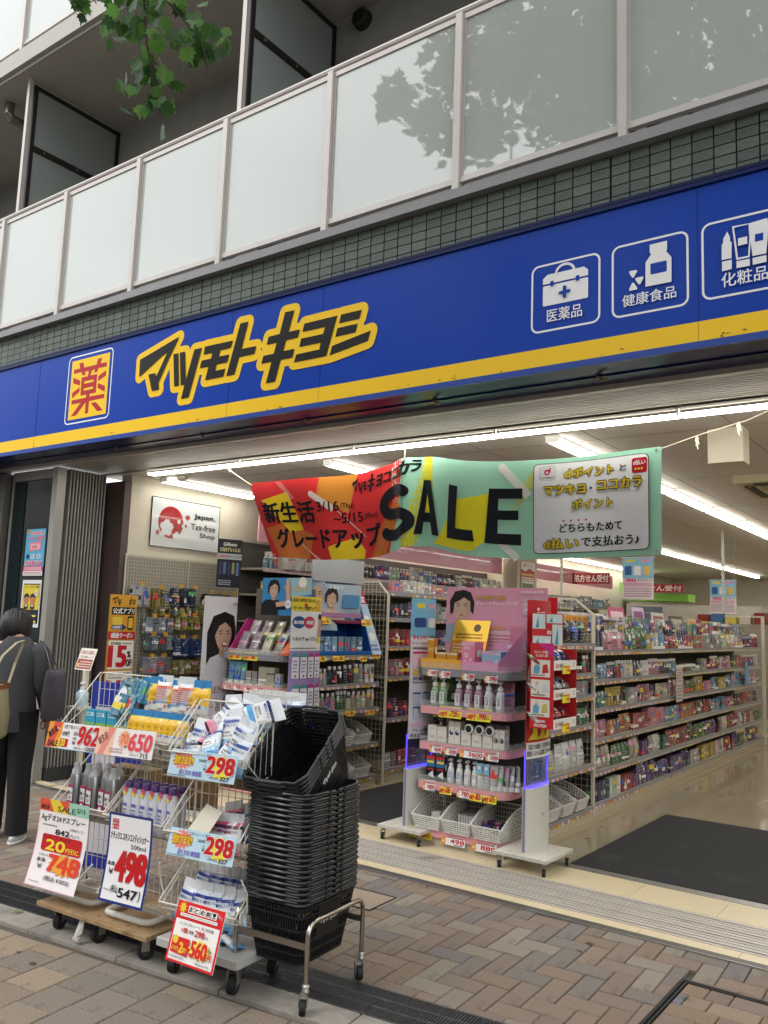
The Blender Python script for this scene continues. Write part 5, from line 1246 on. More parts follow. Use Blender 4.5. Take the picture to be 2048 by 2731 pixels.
for i, (x, bc, g) in enumerate(((-3.34, 0x8FB58A, 0), (-3.27, 0x8FB58A, 0), (-3.14, 0xA5838E, 1), (-3.06, 0xA5838E, 1), (-2.98, 0xA5838E, 1), (-2.90, 0xD8D5DA, 2), (-2.81, 0xD8D5DA, 2))):
    pump(x, EY+.06, .951, bc, 0xF2F1EE, ['white-topped foam pump bottle with green liquid on the fourth shelf, left end', 'white-topped foam pump bottle with rosy liquid in the middle of the fourth shelf', 'white-topped pearly foam pump bottle at the right of the fourth shelf'][g], ['green foam pump bottles', 'rosy foam pump bottles', 'pearly foam pump bottles'][g], s=1.0)
for i in range(6):
    goods('refill_pack', ['green refill pack standing behind the foam pump bottles on the left', 'rosy refill pack standing behind the foam pump bottles on the right'][i > 1], (-3.34+i*.105, EY+.17, .951), 0, 1.18, ['green', 'pink'][i > 1], 'refill packs behind the foam bottles, '+['left', 'right'][i > 1])
# top shelf: yellow and pink cosmetics cartons, gift boxes
def gift(name, lab, x, y, z, w, d, h, cols, draw=None, rz=0, grp=None):
    mb = MB(); mb.box(-w/2, 0, 0, w/2, d, h, C(cols[0])); 
    o = mb.build(name, PRINT); o.location = (x, y, z); o.rotation_euler = (0, 0, rz); tag(o, lab, 'carton', grp)
    if draw: s_ = Sheet((-w/2, -.0005, 0)); draw(s_, w, h); s_.build('front_print', PRINT, o)
    if len(cols) > 1: s_ = Sheet((w/2+.0005, 0, 0), YD, ZU); s_.rect(0, 0, d, h, C(cols[1])); s_.rect(d*.3, h*.45, d*.8, h*.7, C(0xE9EEF0)); s_.build('side_print', PRINT, o)
    return o
def dz(s_, w, h): s_.text('zero', w*.12, h*.3, w*.88, h*.52, C(0xF7E3B0), .01); s_.rect(0, h*.86, w, h, C(0xEEDCC0)); s_.rect(w*.1, h*.92, w*.4, h*.96, C(0xD9A03A))
tr = thing('display_tray', 'yellow and pink card display tray along the top shelf edge', 'display tray', (0, 0, 0))
mb = MB(); mb.box(EX0-.01, EY-.006, 1.225, -3.09, EY+.002, 1.29, C(0xF2B23C)); mb.box(EX0-.01, EY+.002, 1.222, -3.09, EY+.2, 1.23, C(0xF2B23C)); mb.build('yellow_tray', PRINT, tr)
mb = MB(); mb.box(-3.085, EY-.006, 1.225, -2.80, EY+.002, 1.285, C(0xEFA0C8)); mb.box(-3.085, EY+.002, 1.222, -2.76, EY+.25, 1.23, C(0xEFA0C8)); mb.mesh([(-2.80, EY, 1.225), (-2.74, EY+.25, 1.225), (-2.74, EY+.25, 1.5), (-2.80, EY, 1.285)], [(0, 1, 2, 3)], C(0xD98FC0)); mb.build('pink_tray', PRINT, tr)
gift('product_carton', 'tall yellow cosmetics carton at the left end of the top shelf', -3.37, EY+.03, 1.231, .055, .05, .2, (0xD9962B, 0xC8862A), lambda s_, w, h: (s_.text('zero', w*.12, h*.55, w*.88, h*.66, C(0xF7E3B0), .01), s_.rect(0, h*.94, w, h, C(0xEEDCC0))))
for i in range(2): gift('product_carton', 'square yellow carton with the word zero, '+['left', 'right'][i]+' one of a pair, top shelf', -3.275+i*.092, EY+.02, 1.231, .085, .09, .105, (0xD9962B, 0xC8862A), dz, grp='square yellow cartons')
def dpk(s_, w, h):
    s_.rect(0, h*.86, w, h, C(0xF3B9CC)); s_.text('ZERO', w*.15, h*.72, w*.7, h*.82, C(0xFBE9F0), .03)
    for cx, cy in ((.25, .28), (.7, .35), (.5, .14)): s_.circ(w*cx, h*cy, w*.09, C(0xF9DCE6), 10)
    s_.circ(w*.36, h*.5, w*.2, C(0xF7C3D2), 12)
gift('product_carton', 'pink carton with pale dots in the middle of the top shelf', -3.05, EY+.02, 1.231, .105, .12, .19, (0xEF8FAE, 0xE27F9F), dpk)
def dpb(s_, w, h):
    s_.rect(0, 0, w, h, C(0x9CC3E0)); s_.poly([(w*.1, h*.1), (w*.6, h*.05), (w*.55, h*.4), (w*.3, h*.62)], C(0xEC9EC4)); s_.poly([(w*.62, h*.1), (w*.9, h*.2), (w*.82, h*.62), (w*.66, h*.5)], C(0xE6D6E8)); s_.rect(w*.7, h*.82, w*.93, h*.93, C(0xF3C8DC)); s_.rect(0, h*.84, w*.66, h*.97, C(0xEFA6CA))
gift('product_carton', 'pink and blue gift box, front one at the right of the top shelf', -2.87, EY+.03, 1.231, .15, .14, .13, (0xBFD0E4, 0x5E98C4), dpb, grp='pink and blue gift boxes')
gift('product_carton', 'pink and blue gift box, rear taller one at the right of the top shelf', -2.85, EY+.18, 1.231, .16, .14, .19, (0xE7A3C6, 0x5E98C4), lambda s_, w, h: (s_.rect(w*.1, h*.8, w*.6, h*.95, C(0xEFA6CA)), s_.rect(w*.65, h*.82, w*.9, h*.93, C(0xF7E0EA))), grp='pink and blue gift boxes')
t_ = thing('foil_display_card', 'shiny gold sloping display card above the yellow cartons', 'display card', (-3.2, EY+.26, 1.42), 0)
s_ = Sheet((-.16, 0, -.13), (1, 0, 0), (0, .35, 1)); s_.board(.3, .30, .004, C(0xE9B93A)); s_.rect(0, 0, .3, .14, C(0xE08A2C)); s_.small(.03, .15, .26, .2, 2, C(0x7A4A1A)); s_.small(.02, .02, .28, .12, 4, C(0xFBE6C0)); s_.circ(.2, .24, .03, C(0x5A4020)); s_.build('card', mat('gold_film', rough=.12, attr=True, metal=.45, bump=.5, bscale=9), t_)
# ---- large pink poster behind
def portrait(s_, cx, cy, r, hair=0x1E1A1B, skin=0xD9B39A, long_=False, body=0x8FA6C0, tilt=0, smile=False):
    k = r
    if long_: s_.poly([(cx-k*1.25, cy-k*1.9), (cx-k*1.3, cy+k*.2), (cx-k*.9, cy+k*1.2), (cx, cy+k*1.5), (cx+k*.9, cy+k*1.25), (cx+k*1.15, cy+k*.3), (cx+k*.9, cy-k*1.0), (cx+k*.3, cy-k*1.2)], C(hair))
    s_.poly([(cx-k*1.6, cy-k*2.4), (cx-k*1.0, cy-k*1.35), (cx-k*.3, cy-k*1.1), (cx+k*.3, cy-k*1.1), (cx+k*1.0, cy-k*1.35), (cx+k*2.0, cy-k*2.0), (cx+k*2.1, cy-k*2.4)], C(body))
    s_.poly([(cx-k*.32, cy-k*1.3), (cx-k*.3, cy-k*.6), (cx+k*.32, cy-k*.6), (cx+k*.35, cy-k*1.3)], C(skin, k=.86))
    P = []
    for q in range(24):
        a = 2*math.pi*q/24; x = .72*math.cos(a); y = math.sin(a)
        if y < 0: x *= (1+.28*y)
        P.append((cx+k*x, cy+k*y))
    s_.poly(P, C(skin))
    s_.poly([(cx+k*.30, cy+k*.85), (cx+k*.62, cy+k*.45), (cx+k*.70, cy), (cx+k*.5, cy-k*.6), (cx+k*.18, cy-k*.95), (cx+k*.35, cy-k*.4), (cx+k*.42, cy+k*.2)], C(skin, k=.86)); s_.poly([(cx-k*.28, cy-k*.88), (cx+k*.28, cy-k*.88), (cx+k*.3, cy-k*1.12), (cx-k*.2, cy-k*1.08)], C(skin, k=.66))
    for sx in (-1, 1): s_.circ(cx+sx*k*.38, cy-k*.22, k*.14, C(skin, k=.94) if not smile else C(0xE2A890), 12)
    if not long_: s_.poly([(cx-k*.95, cy-k*.5), (cx-k*1.0, cy+k*.5), (cx-k*.6, cy+k*1.15), (cx+k*.1, cy+k*1.28), (cx+k*.7, cy+k*1.1), (cx+k*1.0, cy+k*.4), (cx+k*.92, cy-k*.45), (cx+k*.7, cy-k*.2), (cx+k*.66, cy+k*.45), (cx+k*.15, cy+k*.75), (cx-k*.25, cy+k*.5), (cx-k*.62, cy+k*.35), (cx-k*.7, cy-k*.3)], C(hair))
    else: s_.poly([(cx-k*.85, cy-k*.3), (cx-k*.9, cy+k*.7), (cx-k*.4, cy+k*1.15), (cx+k*.4, cy+k*1.15), (cx+k*.85, cy+k*.6), (cx+k*.75, cy-k*.1), (cx+k*.6, cy+k*.5), (cx+k*.05, cy+k*.85), (cx-k*.45, cy+k*.6), (cx-k*.7, cy+k*.1)], C(hair))
    for sx in (-1, 1):
        ex = cx+sx*k*.3; ey = cy+k*.08
        s_.circ(ex, ey, k*.12, C(0xE6DCD4), 10, ry=k*.05); s_.circ(ex, ey, k*.055, C(0x2A1C18), 8); s_.line((ex-k*.15, ey+k*.075), (ex+k*.15, ey+k*.075), k*.035, C(0x2A1C18)); s_.line((ex-k*.17, ey+k*.2), (ex+k*.15, ey+k*.24), k*.05, C(0x33241F))
    s_.line((cx+k*.02, cy-k*.02), (cx+k*.06, cy-k*.26), k*.03, C(skin, k=.75)); s_.line((cx-k*.08, cy-k*.28), (cx+k*.1, cy-k*.28), k*.03, C(skin, k=.65))
    for q in range(9): a0 = R(25+16*q); s_.line((cx+k*.8*math.cos(a0), cy+k*(.1+1.0*math.sin(a0))), (cx+k*.98*math.cos(a0+.12), cy+k*(.05+1.12*math.sin(a0+.1))), k*.035, C(0x4A3E3A))
    if smile: s_.poly([(cx-k*.28, cy-k*.42), (cx+k*.3, cy-k*.42), (cx+k*.18, cy-k*.66), (cx-k*.12, cy-k*.66)], C(0xB5413F)); s_.poly([(cx-k*.23, cy-k*.44), (cx+k*.25, cy-k*.44), (cx+k*.15, cy-k*.57), (cx-k*.1, cy-k*.57)], C(0xF7F3EF))
    else: s_.circ(cx, cy-k*.5, k*.17, C(0xB0605A), 10, ry=k*.055)
def pink(s_, w, h):
    s_.rect(0, 0, w, h, C(0xE5A2BC)); s_.poly([(0, h*.28), (w*.3, h*.25), (w, h*.4), (w, 0), (0, 0)], C(0xE9B5C6))
    s_.poly([(0, h*.5), (w*.12, h*.56), (w*.42, h*.5), (w*.55, h*.36), (w*.95, h*.33), (w, h*.3), (w, h*.26), (w*.5, h*.26), (0, h*.3)], C(0x9FB2C8))
    portrait(s_, w*.165, h*.735, .108, body=0xA9B9CC)
    s_.poly([(w*.1, h*.52), (w*.13, h*.6), (w*.24, h*.6), (w*.27, h*.52), (w*.22, h*.46), (w*.12, h*.46)], C(0xD0A68C))
    s_.text('BANILA CO', w*.76, h*.93, w*.97, h*.965, C(0xF7E3EA), .03); s_.text('W洗顔不要!', w*.31, h*.845, w*.6, h*.9, C(0xC9A23C), .05)
    s_.text('ディープクレンジング!', w*.31, h*.775, w*.73, h*.825, C(0xFBF3F6), .03); s_.text('シャーベットのようにとろけるクレンジングバーム', w*.31, h*.735, w*.73, h*.757, C(0xF3D9E2), .0)
    s_.rrect(w*.77, h*.66, w*.97, h*.88, .01, C(0xD5B0C4)); s_.text('ZE', w*.79, h*.72, w*.92, h*.8, C(0xF5E3EC), .02)
    s_.rect(w*.43, h*.1, w*.8, h*.46, C(0xEDC3CF)); s_.text('LIMITED', w*.45, h*.47, w*.62, h*.515, C(0xF2B25A), .05); s_.small(w*.45, h*.25, w*.72, h*.42, 4, C(0xC9708C)); s_.rrect(w*.66, h*.3, w*.8, h*.52, .02, C(0xD88BA4)); s_.small(w*.45, h*.12, w*.78, h*.2, 2, C(0xA84A66))
sheet_thing('cosmetics_poster', 'large pink cleansing balm poster with a dark-haired model standing behind the end display', 'poster', (-3.46, 5.60, 1.235), XD, ZU, .845, .585, pink, C(0xD58BA6), .006)
def redb(s_, w, h): s_.rect(0, 0, w, h, C(0xC9202C))
sheet_thing('red_board', 'plain red board peeping out behind the right edge of the pink poster', 'board', (-2.80, 5.80, 1.2), XD, ZU, .17, .56, redb, C(0xB81C28))
# third shelf cream cartons
xs3 = [(-3.35, .075, .11, 'w'), (-3.27, .075, .105, 'w'), (-3.19, .045, .155, 'b'), (-3.142, .045, .155, 'b'), (-3.07, .075, .1, 'w'), (-2.985, .075, .11, 'w'), (-2.90, .075, .1, 'w'), (-2.835, .042, .13, 'k'), (-2.79, .042, .13, 'k')]
for i, (x, w, h, kd) in enumerate(xs3):
    def dd(s_, w_, h_, kd=kd):
        s_.text('DUO', w_*.18, h_*.78, w_*.82, h_*.88, C(0xA8A49E), .0)
        if kd == 'b': s_.circ(w_/2, h_*.5, w_*.38, C(0x23356E)); s_.circ(w_*.62, h_*.56, w_*.2, C(0xEDE6DA))
        elif kd == 'k': s_.circ(w_/2, h_*.45, w_*.4, C(0x1D1E20)); s_.small(w_*.25, h_*.36, w_*.75, h_*.54, 2, C(0xE9E6E0))
        else: s_.small(w_*.2, h_*.2, w_*.8, h_*.4, 2, C(0xB5B2AC))
    gift('product_carton', {'w': 'short white cleansing balm carton on the third shelf of the end display', 'b': 'tall cream carton with dark blue moon disc on the third shelf', 'k': 'cream carton with black disc at the right of the third shelf'}[kd], x, EY+.05, .702, w, .07, h, (0xE9E3D8, 0xD8CBB6), dd, grp={'w': 'short white balm cartons', 'b': 'cartons with a blue disc', 'k': 'cartons with a black disc'}[kd])
for i in range(3): lathe_part('x', [(.001, 0)], PRINT, None) if False else None
for i, x in enumerate((-3.04, -2.955, -2.875)):
    mb = MB(); mb.lathe([(.03, 0), (.033, .004), (.033, .02)], C(0xF1EFEA), 16, axis='y'); mb.lathe([(.024, -.001), (.024, -.002)], C(0x2A2A2E), 16, axis='y')
    o = mb.build('cream_jar', PRINT); o.location = (x, EY+.03, .82); tag(o, 'round white jar with dark centre propped on the cartons of the third shelf', 'jar', 'round balm jars')
fill('the end display', 'third', (-3.4, EY, .702), (1, 0), (0, -1), .62, .2, ['pump_bottle', 'carton'], ['white', 'silver', 'brown'], dy=.16)
# second shelf white bottles, tubes
for i in range(2):
    def kf(s_, w, h): s_.rect(0, h*.55, w, h*.85, C(0x2E6E9E)); s_.rect(0, h*.85, w, h, C(0xD8463A)); s_.rect(w*.1, h*.7, w*.9, h*.8, C(0xF0D24A)); s_.rect(0, 0, w, h*.5, C(0x16171A)); s_.poly([(w*.2, h*.2), (w*.9, h*.1), (w*.8, h*.4), (w*.5, h*.32)], C(0xE9EAEC)); s_.rect(w*.15, h*.42, w*.85, h*.5, C(0xB92A30))
    gift('product_carton', 'black carton with red and blue print, %s of a pair, second shelf' % ['left', 'right'][i], -3.35+i*.082, EY+.04, .432, .072, .03, .17, (0x1A1B1F, 0x2A2B30), kf, grp='black cartons with red print')
PUMPS = ((-3.19, 'white pump bottle with a blue pore badge, second shelf'), (-3.12, 'white pump bottle with a blue pore badge, second shelf'), (-3.055, 'plain white pump bottle, second shelf of the end display'), (-2.995, 'plain white pump bottle, second shelf of the end display'))
for x, lab in PUMPS: pump(x, EY+.06, .432, 0xECEBE7, 0xF4F3F0, lab, 'white pump bottles, '+('badge' if 'badge' in lab else 'plain'), text='毛穴' if 'badge' in lab else '', s=.8, lc=0xD6E4F0 if 'badge' in lab else 0xF1EFEC)
for i, x in enumerate((-2.94, -2.885)):
    goods('bottle', 'white bottle with a sky-blue neck card, second shelf right of the pumps', (x, EY+.05, .432), 0, 1.12, 'white', 'bottles with sky-blue neck cards')
    sheet_thing('neck_card', 'sky-blue neck card hanging on a white bottle, '+['left one', 'right one'][i], 'card', (x-.02, EY+.015, .53), XD, ZU, .04, .07, lambda s_, w, h: (s_.rect(0, 0, w, h, C(0x7FC3E6)), s_.circ(w/2, h*.6, w*.3, C(0xF2E6DA), 10)), group=None)
for i in range(5): goods('tube', 'white face-wash tube standing on its cap at the right of the second shelf', (-2.835+.035*i, EY+.03+.02*i, .432), -.3*i/2, 1.15, 'white', 'white face-wash tubes, second shelf')
# bottom: three big white baskets
for i, x in enumerate((-3.33, -3.09, -2.85)):
    wbasket(x, EY+.14, .112, R(0), ['white perforated basket at the left of the display bottom holding small boxes', 'white perforated basket in the middle of the display bottom with silver boxes', 'white perforated basket at the right of the display bottom with purple jars'][i], 'white baskets at the foot of the end display')
for i in range(3): gift('product_carton', 'small pale box lying in the left basket of the end display', -3.36+i*.06, EY+.14+.05*i, .122, .07, .05, .07, (0xDAD7D2, 0xB9C4D6), None, rz=.2*i, grp='boxes in the left basket')
for i in range(7): gift('product_carton', 'flat silver box standing in the middle basket', -3.15+i*.021, EY+.12, .122, .016, .12, .09, (0xD2D2D0, 0xC4C4C4), None, grp='silver boxes in the middle basket')
for i, (x, y) in enumerate(((-2.90, .07), (-2.79, .12), (-2.93, .2))):
    t_ = thing('cream_jar', 'white jar with dark purple lid in the right basket, %s' % ['front left', 'front right', 'back'][i], 'jar', (x, EY+y, .125), 0, 'purple-lidded jars'); lathe_part('body', [(.036, 0), (.038, .004), (.038, .04)], PLASTIC, t_, C(0xE4DDE4)); lathe_part('lid', [(.041, .04), (.041, .062), (.038, .066)], PLASTIC, t_, C(0x2D2566))
for i in range(3): goods('pouch', 'small magenta pouch between the purple-lidded jars', (-2.94+.07*i, EY+.1+.06*i, .13), .4*i, .55, 'magenta', 'magenta pouches in the right basket')
# baskets on the right side of the side rack
for i in range(4): wbasket(-2.93, 5.78+i*.27, .112, R(90), 'white perforated basket at the foot of the side rack, %s from the gate' % ['first', 'second', 'third', 'fourth'][i], 'white baskets at the foot of the side rack')
for i in range(8): goods('snack_bag', 'small bag lying in a white basket of the side rack', (-2.93, 5.74+i*.14, .16), 1.2+i, .7, rnd.choice(['red', 'white', 'brown', 'navy']), 'bags in the side rack baskets', tilt=R(60))
# ================================================================= SECURITY GATES
GATEM = mat('gate_white', C(0xD7D6CC), .35, noise=.02, nscale=5)
LEDB = mat('blue_led_edge', C(0x2418C8), .3, emit=(.05, .03, 1, 1), estr=2.5)
GATEC = mat('gate_panel_smoke', C(0x55568A), .1, alpha=.3, spec=.6)
RUB = mat('black_rubber', C(0x1B1B1C), .7)
CHR = mat('chrome_steel', C(0xC2BDB4), .18, 1.0)
ZINC = mat('zinc_plate', C(0xB2B0AA), .35, .8)
def castor(parent, x, y, z, r=.025, rot=0, white=False, h=.05, plate=True):
    c_ = bpy.data.objects.new('castor', None)
    mb = MB(); A = Matrix.Translation((x, y, z)) @ Matrix.Rotation(rot, 4, 'Z')
    mb2 = MB(); mb2.lathe([(r*.55, -r*.42), (r*.98, -r*.40), (r, -r*.2), (r, r*.2), (r*.98, r*.40), (r*.55, r*.42)], WHITE, 16, c=(0, 0, 0), axis='x')
    me = mb2.build_mesh('castor_wheel', RUB, True); smooth_by_angle(me)
    bpy.data.objects.remove(c_)
    mb = MB(); mb.box(-r*.62, -r*.35, r*.1, -r*.52, r*.6, r*1.5); mb.box(r*.52, -r*.35, r*.1, r*.62, r*.6, r*1.5); mb.box(-r*.62, -r*.1, r*1.45, r*.62, r*.95, r*1.6); mb.lathe([(r*.42, r*1.6), (r*.42, h)], WHITE, 10, c=(0, r*.5, 0))
    if plate: mb.box(-r*.8, -r*.3, h-.004, r*.8, r*1.3, h)
    f = mb.build('castor_fork', ZINC, parent); f.location = (x, y, z+r); f.rotation_euler = (0, 0, rot)
    w = link(me, 'castor_wheel', f)
    if white or True:
        mb = MB(); mb.lathe([(r*.5, -r*.46), (r*.5, r*.46)], C(0xC9C9C6) if white else C(0x3A3A3A), 12, axis='x'); mb.build('wheel_hub', PLASTIC, w)
    return f
def gate(x, y, rz, lab, poster=None, plat=True, width=.34, cover_from=.69):
    """floor-standing anti-theft gate; its plane runs along x, the rounded body at the foot"""
    g = thing('security_gate', lab, 'security gate', (x, y, 0), rz, 'security gates across the entrance')
    z0 = .105 if plat else .0; L = width
    mb = MB(); sec = []
    for z in (z0, .50): sec.append([(-.015, 0, z), (.012, 0, z)]+[(.012+.045*math.sin(math.pi*q/8)**.7, L*q/8, z) for q in range(1, 8)]+[(.012, L, z), (-.015, L, z)]+[(-.015-.03*math.sin(math.pi*q/8)**.7, L-L*q/8, z) for q in range(1, 8)])
    mb.loft(sec); me = mb.build_mesh('base_body', GATEM); smooth_by_angle(me, 35); link(me, 'base_body', g)
    mb = MB(); mb.box(-.008, -.006, z0, .006, -.0005, .5, C(0x8C86A8)); mb.build('edge_strip', PLASTIC, g)
    mb = MB(); mb.box(-.004, .012, .5, .004, L-.012, 1.68); mb.build('clear_panel', GATEC, g)
    mb = MB()
    for y in (.004, L-.004): mb.tube([(0, y, .44 if y < .1 else .5), (0, y, .74)], .005, n=6)
    mb.tube([(.012, .01, .505), (.03, L*.5, .515), (.012, L-.01, .505)], .005, n=6); mb.build('led_edge', LEDB, g)
    mb = MB()
    for z in (.46, .15): mb.lathe([(.006, 0), (.005, .002)], C(0x777777), 8, c=(.045, L*.25, z), axis='x')
    for sg_ in (1, -1): mb.tube([(.0585, L*.45+sg_*.012*math.cos(R(q)), .33+.012*math.sin(R(q))) for q in range(-60, 61, 20)], .0015, C(0xA09FA0), 4)
    mb.build('screw_and_mark', PRINT, g)
    if plat:
        b_ = MB(); b_.box(-.17, -.09, .085, .20, width-.02, .105); b_.build('dolly_board', mat('scuffed_white_board', C(0xCFCBBF), .5, noise=.1, nscale=30, dirt=(C(0x8A8478), 12, .6)), g)
        for (cx, cy) in ((-.14, -.06), (.17, -.06), (-.14, width-.05), (.17, width-.05)): castor(g, cx, cy, -.004, .026, .4, True, .06)
    return g
gate(-2.545, 5.13, R(0), 'white security gate with blue glowing edges right of the end display, under the red poster')
gate(-3.51, 5.18, R(0), 'white security gate with blue glowing edges left of the end display, under the blue poster')
gate(-4.66, 5.15, R(0), 'white security gate wrapped in the purple and white poster', plat=False)
gate(-5.70, 5.17, R(0), 'white security gate wrapped in the toothpaste poster with the smiling woman', plat=False)
gate(-6.6, 4.83, R(0), 'security gate with blue edges carrying the orange coupon poster beside the brown pillar', plat=False, width=.31)
def curved(name, label, cat, O, w, h, draw, bgc, bow=.02, group=None, rz=0, lean=0):
    s_ = Sheet((0, 0, 0), warp=lambda u, v: (0, 0, bow*math.sin(math.pi*min(1, max(0, u/w)))), step=.0006); s_.l = 0; s_.sub = .0022
    s_.rect(0, 0, w, h, C(bgc)); draw(s_, w, h); s2 = Sheet((0, 0, 0), warp=s_.warp, step=.0003); 
    o = s_.build(name, PRINT); o.location = O; o.rotation_euler = (R(lean), 0, rz); tag(o, label, cat, group); 
    mb = MB(); mb.loft([[(w*q/6, -bow*math.sin(math.pi*q/6)+.0015, 0) for q in range(7)], [(w*q/6, -bow*math.sin(math.pi*q/6)+.0015, h) for q in range(7)]], cap=False, closed=False, col=C(0xE9E7E2)); mb.build('paper_back', PRINT, o)
    return o
def chi(s_, w, h):
    s_.rect(0, h*.72, w, h, C(0x7FC0E0)); s_.rect(w*.15, h*.93, w*.42, h*.965, C(0xEBDD4E)); s_.rect(w*.55, h*.93, w*.85, h*.965, C(0xEFA0BE)); s_.rect(0, 0, w, h*.72, C(0xE9E2EC))
    for i, cc in enumerate((0x2D4F8E, 0xF4F4F2)): s_.rrect(w*(.08+.47*i), h*.79, w*(.46+.47*i), h*.86, .02, C(cc))
    s_.text('キャンペーン', w*.05, h*.70, w*.62, h*.735, C(0xD92F6A), .06); s_.text('春の', w*.65, h*.70, w*.95, h*.735, C(0x57A04C), .06)
    s_.text('キャンペーン期間 3/16(木)', w*.03, h*.665, w*.97, h*.685, C(0x8A2F50), .02); s_.small(w*.05, h*.625, w*.95, h*.655, 1, C(0x55404A)); s_.rect(w*.05, h*.6, w*.95, h*.615, C(0xC9356A))
    s_.rrect(w*.06, h*.5, w*.94, h*.6, .008, C(0xF7D6E0)); s_.rrect(w*.6, h*.515, w*.85, h*.585, .006, C(0x3A3A40)); s_.rrect(w*.64, h*.525, w*.81, h*.575, .004, C(0xE9EEF2))
    s_.star(w*.13, h*.465, w*.09, C(0xE9C24A), 9); s_.small(w*.27, h*.45, w*.95, h*.485, 2, C(0xC03A5A)); s_.text('対象商品一例', w*.06, h*.41, w*.95, h*.435, C(0x4A3A40), .03); s_.small(w*.05, h*.385, w*.95, h*.405, 1, C(0x8A7A80))
    for j in range(2):
        for i in range(3): s_.poly([(w*(.1+.3*i), h*(.24-.1*j)), (w*(.26+.3*i), h*(.24-.1*j)), (w*(.29+.3*i), h*(.31-.1*j)), (w*(.07+.3*i), h*(.31-.1*j))], C(0xCBD3E2)); s_.rect(w*(.07+.3*i), h*(.315-.1*j), w*(.29+.3*i), h*(.325-.1*j), C(0x34508A))
    s_.rect(0, h*.085, w, h*.11, C(0xE6B7CE)); s_.text('アラームが鳴りましたら', w*.05, h*.045, w*.97, h*.072, C(0x22222A), .03); s_.text('声をお掛けする場合が', w*.0, h*.01, w*.97, h*.038, C(0x22222A), .03)
curved('gate_poster', 'tall sky-blue and white campaign poster on the gate left of the end display', 'poster', (-3.49, 5.165, .71), .33, 1.01, chi, 0xE9E2EC, .03, rz=R(90))
def redp(s_, w, h):
    s_.rect(0, 0, w, h, C(0xCB1F2B)); s_.circ(w*.45, h*.5, w*.42, C(0xE9E4E2), 26, ry=h*.17); s_.rect(w*.9, 0, w, h, C(0xCB1F2B)); s_.text('in', w*.3, h*.86, w*.62, h*.95, C(0xF2EDEA), .05)
    for i in range(3): s_.poly([(w*(.05+.28*i), h*.115), (w*(.2+.28*i), h*.16), (w*(.16+.28*i), h*.25), (w*(.3+.28*i), h*.32), (w*(.42+.28*i), h*.31), (w*(.3+.28*i), h*.24), (w*(.36+.28*i), h*.115)], C(0xEBD937 if i % 2 == 0 else 0xD9C42C))
    s_.rect(0, 0, w, h*.1, C(0xF1F0EE)); s_.text('当店では防犯・万引き防止の為', w*.06, h*.055, w*.95, h*.088, C(0x1A1A1E), .03); s_.text('防犯システムを設置しております', w*.03, h*.015, w*.97, h*.048, C(0x1A1A1E), .03)
curved('gate_poster', 'tall red poster with white ribbon and yellow figures on the right-hand gate', 'poster', (-2.53, 5.11, .69), .36, 1.03, redp, 0xCB1F2B, .025, rz=R(90))
def lion(s_, w, h):
    s_.rect(0, 0, w, h, C(0xE3DDE4)); s_.rect(0, h*.3, w, h*.9, C(0xE6E4E6)); portrait(s_, w*.58, h*.68, w*.36, hair=0x17191C, skin=0xDDB49C, long_=True, body=0xE3DDE4, smile=True); s_.rect(0, 0, w, h*.33, C(0xE0D8E2))
    s_.text('LION', w*.8, h*.93, w*.93, h*.955, C(0x3A7A4A), .03); s_.text('PREMIUM', w*.1, h*.22, w*.98, h*.275, C(0x8A6A50), .01); s_.text('Light', w*.2, h*.08, w*.85, h*.19, C(0x8E8A92), -.005, slant=.35); s_.small(w*.7, h*.36, w*.92, h*.46, 4, C(0x6A6A74))
curved('gate_poster', 'pale lilac toothpaste poster with a smiling long-haired woman', 'poster', (-5.68, 5.14, .62), .40, 1.09, lion, 0xE3DDE4, .02, rz=R(90))
